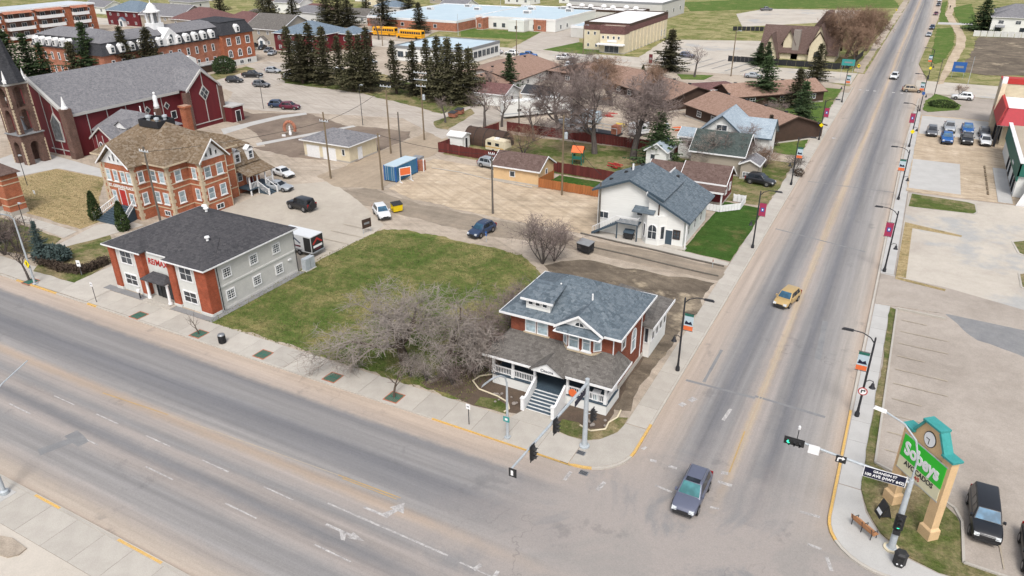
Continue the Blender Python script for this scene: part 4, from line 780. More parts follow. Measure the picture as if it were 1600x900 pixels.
# side wing with porch
MB().box(-90, -77.2, 34.6, 39.9, 0, 4.4).build('wing_wall', MATS['brick_orange'], T)
mm = MB(); mm.hexa([(-90.4, 34.65, 4.4), (-76.8, 34.65, 4.4), (-76.8, 40.3, 4.4), (-90.4, 40.3, 4.4)], [(-89.4, 35, 7.0), (-77.9, 35, 7.0), (-77.9, 39.4, 7.0), (-89.4, 39.4, 7.0)]); mm.build('mansard', MATS['shingle_cedar'], T)
hip(MB(), -89.4, -77.9, 35, 39.4, 7.0, 1.6, .15, .08).build('wing_roof', MATS['shingle_cedar'], T)
for y in (35.9, 38.6):
    MB().box(-78.6, -77.0, y - .65, y + .65, 4.7, 6.6).build('dormer', MATS['white_trim'], T); gable(MB(), -78.8, -76.95, y - .65, y + .65, 6.6, .5, 'x', .12, .06).build('dormer_roof', MATS['white_trim'], T); window(T, (-77.0, y, 5.0), .9, 1.3, 90, 'hung')
MB().hexa([(-77.2, 34.9, 4.2), (-74.2, 34.9, 3.2), (-74.2, 40.6, 3.2), (-77.2, 40.6, 4.2)], [(-77.2, 34.9, 4.35), (-74.2, 34.9, 3.35), (-74.2, 40.6, 3.35), (-77.2, 40.6, 4.35)]).build('porch_roof', MATS['shingle_cedar'], T)
MB().box(-77.2, -74.5, 35.2, 40.3, .9, 1.1).build('porch_deck', MATS['deck_blue'], T)
for y in (35.4, 37.0, 38.7, 40.2): MB().box(-74.7, -74.52, y - .09, y + .09, 0, 3.2).build('porch_post', MATS['white_trim'], T)
rl = MB().box(-74.66, -74.58, 35.4, 36.9, 1.95, 2.03).box(-74.66, -74.58, 38.8, 40.2, 1.95, 2.03)
for i in range(18):
    y = 35.4 + i * .28
    if not 36.9 < y < 38.8: rl.box(-74.65, -74.59, y - .03, y + .03, 1.1, 1.95)
rl.build('porch_railing', MATS['white_trim'], T)
for qn in range(6): MB().box(-74.5 + qn * .33, -74.17 + qn * .33, 37.0, 38.6, 0, .92 - qn * .15).build('step', MATS['deck_blue'], T)
for y in (36.95, 38.7):
    rl = MB().path([(-74.5, y, 2.0), (-72.4, y, .95)], .05, 6).box(-72.45, -72.25, y - .1, y + .1, 0, 1.1)
    for i in range(9): f = i / 8; rl.box(-74.5 + 2.1 * f - .025, -74.5 + 2.1 * f + .025, y - .025, y + .025, .9 - .85 * f, 2.0 - 1.05 * f)
    rl.build('stair_railing', MATS['white_trim'], T)
row(T, 90, -77.2, (35.9, 39.4), 1.9, 1.0, 1.5, style='hung'); door(T, (-77.2, 37.8, 1.1), 1.1, 2.1, 90, 'maroon')
# ================================================================ church
C1 = thing('church', 'maroon church with grey gable roof, brick bell tower and dark spire', 'church', (-128, 48), 0, None, True)
nv = MB(); gable_wall(nv, -138.5, -119.5, 36.4, 70, 0, 8, 5.4, 'y', -129); nv.build('nave_wall', MATS['maroon'], C1)
nr = gable(MB(), -138.5, -119.5, 36.6, 70, 8.05, 5.5, 'y', .5, .2, -129).build('nave_roof', MATS['shingle_slate'], C1)
tm = MB()
for s in (-1, 1):
    xe = -129 + s * 10.1; tm.hexa([(xe, 35.8, 7.3), (xe, 36.35, 7.3), (-129, 36.35, 13.7), (-129, 35.8, 13.7)], [(xe, 35.8, 7.9), (xe, 36.35, 7.9), (-129, 36.35, 14.3), (-129, 35.8, 14.3)])
tm.box(-119.2, -118.95, 36.4, 60.2, 7.45, 7.95); tm.build('parapet_trim', MATS['light_concrete'], C1)
bt = MB()
for x in (-121.3, -123.5, -126.2): bt.box(x - .07, x + .07, 36.32, 36.4, 0, 8 + (x + 119.5) * -.55)
for y in (40, 44, 48, 52, 56): bt.box(-119.5, -119.42, y - .07, y + .07, 0, 7.4)
bt.box(-127, -119.6, 36.31, 36.41, .9, 1.06); bt.build('batten', MATS['light_concrete'], C1)
for x, y in ((-119.4, 36.2), (-138.6, 36.2)):
    MB().box(x - .75, x + .75, y - .75, y + .75, 0, 9.0).build('pier', MATS['brick_brown'], C1); MB().lathe([(.6, 9.0), (.6, 9.25), (.4, 9.5), (.05, 11.2)], 8, (x, y, 0)).build('pinnacle', MATS['white_trim'], C1)
pw = [(-124.9, 2.6), (-122.1, 2.6), (-122.1, 6.2), (-123.5, 7.9), (-124.9, 6.2)]
wf = MB().ext(pw, 'y', 36.2, 36.39).build('pointed_window', MATS['light_concrete'], C1); MB().ext([(-123.5 + (x + 123.5) * .85, 5 + (z - 5) * .87) for x, z in pw], 'y', 36.14, 36.19).build('pane', MATS['dark_glass'], wf)
# transept
tp = MB(); gable_wall(tp, -125, -117, 60.6, 68.6, 0, 8.2, 3.2, 'x'); tp.build('transept_wall', MATS['maroon'], C1)
gable(MB(), -126, -117.0, 60.6, 68.6, 8.25, 3.3, 'x', .3, .18).build('transept_roof', MATS['shingle_slate'], C1)
tm = MB()
for s in (-1, 1):
    ye = 64.6 + s * 4.4; tm.hexa([(-116.95, ye, 7.7), (-116.6, ye, 7.7), (-116.6, 64.6, 11.3), (-116.95, 64.6, 11.3)], [(-116.95, ye, 8.15), (-116.6, ye, 8.15), (-116.6, 64.6, 11.75), (-116.95, 64.6, 11.75)])
    tm.box(-116.98, -116.9, 64.6 + s * 3.6 - .08, 64.6 + s * 3.6 + .08, .8, 8.0)
tm.box(-116.98, -116.9, 64.52, 64.68, .8, 11.2).box(-116.99, -116.91, 61, 68.2, .8, .98); tm.build('transept_trim', MATS['light_concrete'], C1)
dmd = MB().ext([(64.6, 5.2), (65.9, 6.9), (64.6, 8.6), (63.3, 6.9)], 'x', -116.97, -116.85).build('diamond_window', MATS['light_concrete'], C1); 
for s in ((0, .72), (0, -.72), (.55, 0), (-.55, 0)): MB().ext([(64.6 + s[0], 6.9 + s[1] - .6), (65.06 + s[0], 6.9 + s[1]), (64.6 + s[0], 6.9 + s[1] + .6), (64.14 + s[0], 6.9 + s[1])], 'x', -116.86, -116.82).build('pane', MATS['dark_glass'], dmd)
for y in (60.4, 68.8): MB().box(-118, -116.7, y - .5, y + .5, 0, 7.6).build('pier', MATS['brick_brown'], C1)
for y, z in ((52.5, 5.5), (57, 5.5)):
    d2 = MB().ext([(y, z - .8), (y + .7, z), (y, z + .8), (y - .7, z)], 'x', -119.52, -119.38).build('diamond_window', MATS['light_concrete'], C1); MB().ext([(y, z - .55), (y + .48, z), (y, z + .55), (y - .48, z)], 'x', -119.4, -119.35).build('pane', MATS['dark_glass'], d2)
window(C1, (-119.5, 58.3, 2.6), 1.3, 1.6, 90)
MB().box(-119.2, -114.5, 68.8, 72, 0, 3.2).build('side_porch', MATS['maroon'], C1); MB().box(-119.4, -114.2, 68.7, 72.3, 3.2, 3.45).build('side_porch_roof', MATS['light_concrete'], C1); door(C1, (-114.5, 70.4, 0), 1.2, 2.3, 90, 'black_plastic')
# sacristy with small gable
MB().box(-119.6, -108.5, 40.5, 51, 0, 4.2).build('sacristy_wall', MATS['maroon'], C1)
hip(MB(), -119.6, -108.5, 40.5, 51, 4.22, 3.0, .4, .12, (-117.5, 45.7), (-112.5, 45.7)).build('sacristy_roof', MATS['shingle_slate'], C1)
sg = MB(); gable_wall(sg, -117.3, -111.2, 38.6, 40.6, 0, 3.6, 1.9, 'y'); sg.build('porch_wall', MATS['maroon'], C1); gable(MB(), -117.3, -111.2, 38.7, 42.5, 3.85, 2.0, 'y', .35, .14).build('porch_gable_roof', MATS['shingle_slate'], C1)
tm = MB()
for s in (-1, 1): tm.hexa([(-114.25 + s * 3.5, 38.22, 3.2), (-114.25 + s * 3.5, 38.34, 3.2), (-114.25, 38.34, 5.55), (-114.25, 38.22, 5.55)], [(-114.25 + s * 3.5, 38.22, 3.5), (-114.25 + s * 3.5, 38.34, 3.5), (-114.25, 38.34, 5.85), (-114.25, 38.22, 5.85)])
for x in (-116, -114.2, -112.4): tm.box(x - .06, x + .06, 38.52, 38.6, 0, 4.2)
tm.build('porch_trim', MATS['light_concrete'], C1)
row(C1, 0, 38.6, (-115.1, -113.3), 1.0, .8, 2.0, arch=True)
dg = MB(); gable_wall(dg, -113.8, -110.6, 41.2, 44, 5.2, 5.5, .9, 'y'); dg.build('dormer', MATS['white_trim'], C1); gable(MB(), -113.8, -110.6, 41.2, 45, 5.55, .95, 'y', .25, .1).build('dormer_roof', MATS['shingle_slate'], C1)
for x, y, z in ((-110.5, 47.5, 5.8), (-113, 46.5, 6.9)): MB().tube((x, y, z), (x, y, z + 1.2), .12).build('vent_pipe', MATS['white_trim'], C1)
# statue on pillar
t = thing('statue', 'white statue on a brick pillar behind the rectory roof', 'statue', (-116.6, 52.6, 0)); MB().box(-.5, .5, -.5, .5, 0, 6.2).build('pillar', MATS['brick_brown'], t); MB().lathe([(.5, 6.2), (.5, 6.5), (.55, 6.55), (.4, 7.4), (.45, 8.2), (.3, 8.6), (.15, 8.75), (.24, 8.95), (.22, 9.2), (.05, 9.35)], 10).build('figure', MATS['white_trim'], t, 50)
# tower
XF[0] = lambda x, y, z: (-122.7 + (x + 122.6) * .63, 29.1 + (y - 28.2) * .63, z * .855)
W = [(-129.2, 28.2), (-122.6, 28.2), (-122.6, 34.8), (-129.2, 34.8)]
for (x, y) in W:
    sx = 1 if x < -126 else -1; sy = 1 if y < 31 else -1
    MB().box(min(x, x + sx * 2.0), max(x, x + sx * 2.0), min(y, y + sy * 2.0), max(y, y + sy * 2.0), 0, 5.0).build('tower_pier', MATS['brick_brown'], C1)
    MB().box(min(x + sx * .3, x + sx * 1.7), max(x + sx * .3, x + sx * 1.7), min(y + sy * .3, y + sy * 1.7), max(y + sy * .3, y + sy * 1.7), 6.4, 16.2).build('tower_pier', MATS['brick_brown'], C1)
    qn = MB()
    for i in range(30):
        z = i * .33 + (0 if i < 15 else 1.6); e = 0 if i < 15 else .3; l = .4 if i % 2 else .22
        qn.box(min(x + sx * e - sx * .04, x + sx * (e + l)), max(x + sx * e - sx * .04, x + sx * (e + l)), min(y + sy * e - sy * .04, y + sy * (e + l)), max(y + sy * e - sy * .04, y + sy * (e + l)), z, z + .31)
    for i in range(13):
        z = 11.8 + i * .33; l = .4 if i % 2 else .22
        qn.box(min(x + sx * .26, x + sx * (.3 + l)), max(x + sx * .26, x + sx * (.3 + l)), min(y + sy * .26, y + sy * (.3 + l)), max(y + sy * .26, y + sy * (.3 + l)), z, z + .31)
    qn.build('quoin', MATS['quoin_stone'], C1)
def archbeam(x0, x1, y0, y1, z0, z1, ax):
    a, b = (x0, x1) if ax == 'x' else (y0, y1); n = 8; r = (b - a) / 2; m_ = (a + b) / 2
    pr_ = [(a, z1), (a, z0)] + [(m_ - r * math.cos(math.pi * i / n) * .98, z0 + (z1 - z0) * .8 * math.sin(math.pi * i / n)) for i in range(1, n)] + [(b, z0), (b, z1)]
    m = MB(); m.ext(pr_[::-1], 'y' if ax == 'x' else 'x', y0 if ax == 'x' else x0, y1 if ax == 'x' else x1); m.build('arch', MATS['brick_brown'], C1)
for y in (28.25, 34.0): archbeam(-127.2, -124.6, y, y + .75, 3.6, 5.0, 'x')
for x in (-129.15, -123.4): archbeam(x, x + .75, 30.2, 32.8, 3.6, 5.0, 'y')
MB().box(-129.2, -122.6, 28.2, 34.8, 5.002, 6.2).build('tower_storey', MATS['brick_brown'], C1); MB().box(-129.5, -122.3, 27.9, 35.1, 6.202, 6.4).build('cornice', MATS['grey_paint'], C1)
for z0, z1 in ((10.6, 11.7), (15.2, 16.2)):
    for y in (28.55, 33.75): archbeam(-127.5, -124.3, y, y + .7, z0 - 1.0, z1, 'x')
    for x in (-128.85, -123.85): archbeam(x, x + .7, 29.9, 33.1, z0 - 1.0, z1, 'y')
MB().box(-129.1, -122.7, 28.3, 34.7, 16.202, 16.6).build('cornice', MATS['light_concrete'], C1)
MB().lathe([(4.3, 16.6), (2.6, 20), (.9, 25.5), (.06, 29.5)], 8, (-125.9, 31.5, 0)).build('spire', MATS['shingle_dark'], C1)
for x in (-128.5, -125.9, -123.3):
    for y in (28.9, 34.1):
        (MB().lathe([(.6, 16.6), (.6, 17.3), (.42, 17.4), (.05, 19.2)], 6, (x, y, 0)) if x != -125.9 else MB().ext([(x - 1.0, 16.6), (x + 1.0, 16.6), (x + 1.0, 17.2), (x, 18.2), (x - 1.0, 17.2)], 'y', y - .4, y + .4)).build('pinnacle', MATS['white_trim'], C1)
MB().lathe([(.1, 9.4), (.55, 8.8), (.7, 7.8), (.95, 7.2), (1.0, 7.0)][::-1], 12, (-125.9, 31.5, 0)).tube((-127.6, 31.5, 9.5), (-124.2, 31.5, 9.5), .12).build('bell', MATS['steel'], C1, 50)

XF[0] = None

# ================================================================ generic building in local coordinates
def bld(name, label, cat, cx, cy, L, W, h, wall, roof, rt='gable', axis='x', rise=2.0, ov=.45, deg=0, trim='white_trim', wins=(), doors=(), vents=0, group=None, par=.5):
    t = thing(name, label, cat, (cx, cy, 0), R(deg), group); a, b = L / 2, W / 2
    m = MB()
    if rt == 'gable': gable_wall(m, -a, a, -b, b, 0, h, rise, axis)
    else: m.box(-a, a, -b, b, 0, h)
    m.build('wall', MATS[wall], t)
    MB().box(-a - .04, a + .04, -b - .04, b + .04, 0, .3).build('foundation', MATS['concrete'], t)
    if rt == 'gable':
        r = gable(MB(), -a, a, -b, b, h + .03, rise, axis, ov, .16).build('roof', MATS[roof], t)
        for s in (-1, 1):
            f = MB()
            if axis == 'x': f.box(-a - ov, a + ov, s * (b + ov) - .04 + s * .05, s * (b + ov) + .04 + s * .05, h - ov * rise / b - .02, h - ov * rise / b + .2)
            else: f.box(s * (a + ov) - .04 + s * .05, s * (a + ov) + .04 + s * .05, -b - ov, b + ov, h - ov * rise / a - .02, h - ov * rise / a + .2)
            f.build('gutter', MATS[trim], r)
            for s2 in (-1, 1):
                g = MB(); k = .05 * s2
                if axis == 'x':
                    x = s2 * (a + ov); sl = rise / b; z0 = h - ov * sl; g.hexa([(x + k - .04, s * (b + ov), z0 - .03), (x + k + .04, s * (b + ov), z0 - .03), (x + k + .04, 0, h + rise - .03), (x + k - .04, 0, h + rise - .03)], [(x + k - .04, s * (b + ov), z0 + .19), (x + k + .04, s * (b + ov), z0 + .19), (x + k + .04, 0, h + rise + .2), (x + k - .04, 0, h + rise + .2)])
                else:
                    y = s2 * (b + ov); sl = rise / a; z0 = h - ov * sl; g.hexa([(s * (a + ov), y + k - .04, z0 - .03), (s * (a + ov), y + k + .04, z0 - .03), (0, y + k + .04, h + rise - .03), (0, y + k - .04, h + rise - .03)], [(s * (a + ov), y + k - .04, z0 + .19), (s * (a + ov), y + k + .04, z0 + .19), (0, y + k + .04, h + rise + .2), (0, y + k - .04, h + rise + .2)])
                g.build('barge_board', MATS[trim], r)
    elif rt == 'hip':
        r = hip(MB(), -a, a, -b, b, h + .02, rise, ov, .14).build('roof', MATS[roof], t); fascia(MB(), -a, a, -b, b, h + .03, ov, .18).build('fascia', MATS[trim], r)
    else:
        r = MB().box(-a + .25, a - .25, -b + .25, b - .25, h, h + .06).build('roof', MATS[roof], t)
        p = MB().box(-a - .08, a + .08, -b - .08, -b + .25, h - par, h + .35).box(-a - .08, a + .08, b - .25, b + .08, h - par, h + .35).box(-a - .08, -a + .25, -b + .25, b - .25, h - par, h + .35).box(a - .25, a + .08, -b + .25, b - .25, h - par, h + .35); p.build('parapet', MATS[trim], r)
    for (face, xs, z, w_, hh, *kw) in wins:
        pl = {0: -b, 180: b, 90: a, 270: -a}[face]; row(t, face, pl, xs, z, w_, hh, **(kw[0] if kw else {}))
    for (face, x, w_, hh, mt) in doors:
        p = {0: (x, -b, .1), 180: (x, b, .1), 90: (a, x, .1), 270: (-a, x, .1)}[face]; door(t, p, w_, hh, face, mt)
    for i in range(vents):
        x = (-.35 + .7 * i / max(1, vents - 1)) * (L if axis == 'x' else W * .0 + 0) if axis == 'x' else .8
        y = .9 if axis == 'x' else (-.35 + .7 * i / max(1, vents - 1)) * W
        k = (b if axis == 'x' else a); zz = h + rise * (1 - abs(y if axis == 'x' else x) / k) + .05
        MB().box(x - .22, x + .22, y - .22, y + .22, zz, zz + .35).box(x - .3, x + .3, y - .3, y + .3, zz + .35, zz + .45).build('roof_vent', MATS['black_plastic'], r)
    return t
hg = {'style': 'hung'}; cr = {'style': 'cross'}
# white house on the alley
B = thing('white_house', 'white stucco house with blue grey roof at the alley mouth', 'house', (-15, 52), 0, None, True)
w_ = MB(); gable_wall(w_, -20.9, -12.3, 46.7, 54.6, 0, 6.15, 1.75, 'y', -16.4); w_.build('wall', MATS['white_siding'], B)
w_ = MB().ext([(-13.6, 0), (-8.7, 0), (-8.7, 3.85), (-13.6, 6.3)], 'y', 46.2, 57.5); w_.build('side_wall', MATS['white_siding'], B)
r_ = MB()
for (xa, za, xb, zb, ya, yb) in ((-21.6, 5.9, -16.4, 7.95, 46.1, 55.1), (-16.4, 7.95, -11.6, 5.85, 46.1, 55.1)): r_.hexa([(xa, ya, za), (xb, ya, zb), (xb, yb, zb), (xa, yb, za)], [(xa, ya, za + .18), (xb, ya, zb + .18), (xb, yb, zb + .18), (xa, yb, za + .18)])
r_.build('roof', MATS['shingle_blue'], B)
MB().hexa([(-13.8, 45.7, 6.55), (-7.8, 45.7, 3.5), (-7.8, 58, 3.5), (-13.8, 58, 6.55)], [(-13.8, 45.7, 6.73), (-7.8, 45.7, 3.68), (-7.8, 58, 3.68), (-13.8, 58, 6.73)]).build('side_roof', MATS['shingle_blue'], B)
MB().box(-13.88, -13.8, 45.65, 58.05, 6.5, 6.95).build('roof_step', MATS['white_trim'], B)
for (xa, za, xb, zb, y) in ((-21.6, 5.82, -16.4, 7.88, 46.02), (-16.4, 7.88, -11.6, 5.78, 46.02), (-13.8, 6.47, -7.8, 3.4, 45.62)): MB().hexa([(xa, y, za), (xa, y + .07, za), (xb, y + .07, zb), (xb, y, zb)], [(xa, y, za + .3), (xa, y + .07, za + .3), (xb, y + .07, zb + .3), (xb, y, zb + .3)]).build('barge_board', MATS['deck_blue'], B)
MB().hexa([(-15.6, 45.3, 4.1), (-12.6, 45.3, 4.1), (-12.6, 46.7, 4.5), (-15.6, 46.7, 4.5)], [(-15.6, 45.3, 4.22), (-12.6, 45.3, 4.22), (-12.6, 46.7, 4.62), (-15.6, 46.7, 4.62)]).build('awning', MATS['shingle_blue'], B)
window(B, (-20.0, 46.7, 2.0), 1.5, 1.0, 0, 'mid'); window(B, (-14.9, 46.7, 3.2), .9, 1.1, 0, 'hung')
bw = MB().prism([(-14.2, 46.2), (-13.4, 45.3), (-11.8, 45.3), (-11.0, 46.2)], 0, 4.0).build('bay', MATS['white_siding'], B)
window(B, (-12.6, 45.3, .8), 1.3, 2.1, 0, 'cross', arch=True); window(B, (-13.8, 45.75, .8), .7, 1.9, -48); window(B, (-11.4, 45.75, .8), .7, 1.9, 48)
window(B, (-9.6, 46.2, 1.0), 1.0, 1.3, 0, 'cross', fm='dark_brown'); door(B, (-10.6, 46.2, .1), .9, 2.0, 0, 'deck_blue')
row(B, 90, -8.7, (48.5, 51.5, 54.5), .9, .9, 1.6, style='hung'); MB().box(-8.35, -8.2, 45.8, 45.95, 0, 3.7).build('porch_post', MATS['white_trim'], B); MB().box(-11, -8.1, 45.3, 46.2, 0, .12).build('porch_slab', MATS['concrete'], B)
MB().box(-17.6, -14.6, 45.2, 46.68, 2.25, 2.4).build('deck', MATS['deck_blue'], B)
for x in (-17.5, -14.7): MB().box(x - .07, x + .07, 45.25, 45.39, 0, 2.25).build('deck_post', MATS['deck_blue'], B)
rl = MB().box(-17.6, -14.6, 45.2, 45.26, 3.2, 3.28).box(-14.66, -14.6, 45.26, 46.6, 3.2, 3.28)
for i in range(19): rl.box(-17.6 + i * .166 - .02, -17.6 + i * .166 + .02, 45.2, 45.25, 2.4, 3.2)
rl.build('deck_railing', MATS['white_trim'], B)
for i in range(11): MB().box(-17.9 - i * .3, -17.6 - i * .3, 45.3, 46.3, 2.15 - i * .2, 2.25 - i * .2).build('step', MATS['deck_blue'], B)
MB().hexa([(-17.6, 45.2, 2.0), (-17.6, 45.28, 2.0), (-21.1, 45.28, 0), (-21.1, 45.2, 0)], [(-17.6, 45.2, 2.35), (-17.6, 45.28, 2.35), (-21.1, 45.28, .35), (-21.1, 45.2, .35)]).build('stair_stringer', MATS['deck_blue'], B)
rl = MB().path([(-17.6, 45.24, 3.25), (-21.0, 45.24, 1.1)], .05, 6)
for i in range(16): f = i / 15; rl.box(-17.6 - 3.4 * f - .02, -17.6 - 3.4 * f + .02, 45.22, 45.26, 2.35 - 2.2 * f, 3.25 - 2.15 * f)
rl.build('stair_railing', MATS['white_trim'], B)
MB().tube((-18.2, 52.5, 7.0), (-18.2, 52.5, 8.3), .14).build('vent_pipe', MATS['white_trim'], B)
for x, y in ((-19.0, 52), (-20.2, 49.5), (-18.6, 53.5), (-17.4, 54.2), (-12.8, 56), (-12.6, 53), (-13.0, 49)): z = (7.95 + (x + 16.4) * .394 if x < -16 else 6.55 - (x + 13.8) * .51) + .18; MB().box(x - .2, x + .2, y - .2, y + .2, z - .1, z + .22).build('roof_vent', MATS['black_plastic'], B)
# small outbuildings
bld('garage', 'long white double garage with grey roof beside the lane', 'garage', -77.5, 60.3, 10.6, 7.8, 3.0, 'cream', 'shingle_slate', 'hip', 'x', 1.7, .5, wins=((0, (4.0,), 1.2, .7, 1.2),), doors=((90, -1, 1.0, 2.1, 'white_trim'),))
for x in (-80.6, -76.8): t = bpy.data.objects['garage']; MB().box(x + 77.5 - 1.5, x + 77.5 + 1.5, -3.96, -3.9, 0, 2.3).build('garage_door', MATS['white_trim'], t)
bld('garage', 'small tan garage with brown roof behind the sand lot', 'garage', -40.6, 62.7, 8.3, 5.6, 2.6, 'sign_beige', 'shingle_brown', 'gable', 'x', 1.6, .35, wins=((0, (-.6,), 1.0, 1.0, 1.0), (90, (0,), 1.3, .8, 1.0)))
bld('house', 'brown roofed house with white porch and deck beside the bright lawn', 'house', -11.3, 67.6, 6.4, 5.6, 3.3, 'maroon', 'shingle_brown', 'gable', 'x', 1.8, .4, wins=((90, (-1.2, 1.2), 1.2, 1.0, 1.2, hg),))
t = thing('porch', 'brown roofed porch with white fence deck beside the bright lawn', 'porch', (-10.6, 64), 0, None, True)
MB().hexa([(-14.6, 62.6, 2.4), (-7.6, 62.6, 2.4), (-7.6, 64.8, 2.95), (-14.6, 64.8, 2.95)], [(-14.6, 62.6, 2.55), (-7.6, 62.6, 2.55), (-7.6, 64.8, 3.1), (-14.6, 64.8, 3.1)]).build('porch_roof', MATS['shingle_brown'], t)
MB().box(-14.6, -7.6, 62.54, 62.6, 2.32, 2.58).build('fascia', MATS['white_trim'], t)
for x in (-14.3, -11.6, -10.8, -7.9): MB().box(x - .1, x + .1, 62.8, 63.0, 0, 2.4).build('porch_post', MATS['white_trim'], t)
for a, b in (((-12.5, 61.6), (-7.6, 61.4)), ((-7.6, 61.4), (-5.2, 63.8)), ((-5.2, 63.8), (-5.2, 67)), ((-5.2, 67), (-7, 67))): 
    d = math.dist(a, b); n = max(2, int(d / .45))
    for i in range(n):
        p = (a[0] + (b[0] - a[0]) * i / n, a[1] + (b[1] - a[1]) * i / n); q = (a[0] + (b[0] - a[0]) * (i + .9) / n, a[1] + (b[1] - a[1]) * (i + .9) / n)
        nx, ny = -(b[1] - a[1]) / d * .03, (b[0] - a[0]) / d * .03
        MB().prism([(p[0] - nx, p[1] - ny), (q[0] - nx, q[1] - ny), (q[0] + nx, q[1] + ny), (p[0] + nx, p[1] + ny)], .1, 1.1).build('fence_board', MATS['white_trim'], t)
bld('house', 'low brown roofed annex behind the white house', 'house', -17.5, 68.4, 5.5, 5, 3.0, 'maroon', 'shingle_brown', 'gable', 'x', 1.4, .3)
bld('house', 'white house with pale blue gabled roof and twin attic window', 'house', -14.2, 91, 7.6, 9, 5.2, 'white_siding', 'shingle_lightblue', 'gable', 'y', 3.0, .5, wins=((0, (0,), 5.6, 1.9, 1.1, {'style': 'mid', 'gm': 'dark_glass'}), (90, (-2, 2), 3, .9, 1.2, hg)), trim='deck_blue')
bld('house', 'pale blue side wing of the white gabled house', 'house', -10.0, 92.5, 7, 6, 4.6, 'white_siding', 'shingle_lightblue', 'gable', 'x', 2.4, .4, trim='deck_blue')
bld('house', 'pale blue roofed lean to left of the white gabled house', 'house', -19.4, 88.4, 4, 4.6, 4.0, 'white_siding', 'shingle_lightblue', 'gable', 'x', 1.0, .3, wins=((0, (0,), 2.4, .8, 1.0),))
bld('house', 'tan house with dark green roof half hidden by bare shrubs', 'house', -13.0, 83.5, 8.6, 7.4, 3.6, 'tan_siding', 'shingle_green', 'gable', 'x', 2.6, .4, wins=((90, (0,), 3.6, .9, 1.1),))
bld('porch', 'small dark roofed porch with white railing on the shrubby house', 'porch', -7.3, 80.8, 2.8, 4, 2.6, 'tan_siding', 'shingle_slate', 'gable', 'y', .7, .3, wins=((0, (0,), .3, 2.0, 1.0, {'style': 'grid'}),))
bld('shed', 'small white cottage wall between the spruce and brown roof', 'shed', -22.8, 80, 3.6, 4.5, 3.2, 'white_siding', 'shingle_lightblue', 'gable', 'y', 1.2, .3, wins=((0, (-.6,), 1.6, .9, 1.0), (90, (0,), 1.4, 1, 1.2)))
bld('shed', 'white garden shed at the corner of the maroon fence', 'shed', -60.4, 74.2, 3.2, 2.6, 2.4, 'white_siding', 'flat_roof_white', 'gable', 'x', .5, .15, doors=((90, 0, .8, 1.9, 'black_plastic'),))
bld('house', 'white bungalow with brown roof behind the spruces', 'house', -74.0, 111, 10.5, 7.5, 3.0, 'white_siding', 'shingle_redbrown', 'gable', 'x', 1.6, .4, wins=((90, (0,), 1, 1.2, 1.2),), doors=((90, 2, 1, 2, 'white_trim'),))
bld('shed', 'white shed with slate roof by the yard trailer', 'shed', -62.5, 113.5, 7, 5, 3.0, 'white_siding', 'shingle_dark', 'gable', 'x', 1.4, .3)
t = thing('quonset', 'dark half round storage shelter inside the maroon fence', 'shelter', (-56.4, 78.6), R(-4)); pr_ = [(2.2 * math.cos(math.pi * i / 14), 3.0 * math.sin(math.pi * i / 14)) for i in range(15)]
MB().ext(pr_, 'x', -4.4, 4.4).build('cover', MATS['dark_brown'], t); MB().ext([(x * .9, z * .9) for x, z in pr_], 'x', 4.41, 4.43).build('door_flap', MATS['black_plastic'], t)
for x in (-4.4, -2.2, 0, 2.2, 4.3): MB().path([(x, a * 1.01, b * 1.01) for a, b in pr_], .05, 5).build('hoop', MATS['rubber'], t)
# brown roofed homes
bld('row_house', 'white walled brown roofed homes behind the tall spruce row', 'row house', -84.3, 137, 19.0, 26, 2.8, 'white_siding', 'shingle_tan', 'gable', 'y', 2.2, .5, wins=((90, (-9, -6, 1, 5, 9), 1.0, 1.3, 1.1, cr), (0, (-4, 4), 1, 1.2, 1.1)), vents=4, trim='dark_brown')
bld('row_house', 'front wing of the white walled brown roofed homes', 'row house', -82.5, 121.6, 13, 7, 2.5, 'white_siding', 'shingle_tan', 'gable', 'y', 1.9, .45, wins=((90, (0,), 1.0, 1.3, 1.1),), trim='dark_brown', vents=3)
bld('row_house', 'brown roofed wing nearest the pale blue gabled house', 'row house', -14.8, 115, 26, 14, 2.6, 'dark_brown', 'shingle_tan', 'gable', 'x', 2.2, .5, deg=-40, wins=((0, (-8, -3, 3, 8), .9, 1.5, 1.2, cr), (180, (-6, 0, 6), .9, 1.4, 1.2)), vents=4, trim='dark_brown')
bld('row_house', 'brown roofed wing in the middle behind the bare trees', 'row house', -39.5, 133.5, 26, 15, 2.6, 'dark_brown', 'shingle_tan', 'gable', 'x', 2.3, .5, deg=-38, wins=((0, (-8, -3, 3, 8), .9, 1.5, 1.2, cr),), vents=4, trim='dark_brown')
bld('row_house', 'brown roofed wing along the far side street', 'row house', -16.5, 141.6, 24, 9.5, 2.6, 'dark_brown', 'shingle_tan', 'gable', 'x', 1.9, .5, deg=44, wins=((0, (-7, 1, 4, 9), .9, 1.5, 1.2, cr),), vents=5, trim='dark_brown')
bld('row_house', 'brown roofed wing left of the lone spruce by the hall', 'row house', -60, 146, 25, 15, 2.6, 'dark_brown', 'shingle_tan', 'hip', 'x', 2.2, .5, deg=-14, wins=((0, (-6, 0, 6), .9, 1.5, 1.2, cr),), trim='dark_brown')
bld('row_house', 'dark brown flat link roof between the brown roofed wings', 'row house', -28.5, 139.5, 10, 8, 2.8, 'dark_brown', 'shingle_redbrown', 'hip', 'x', .9, .4, deg=44)
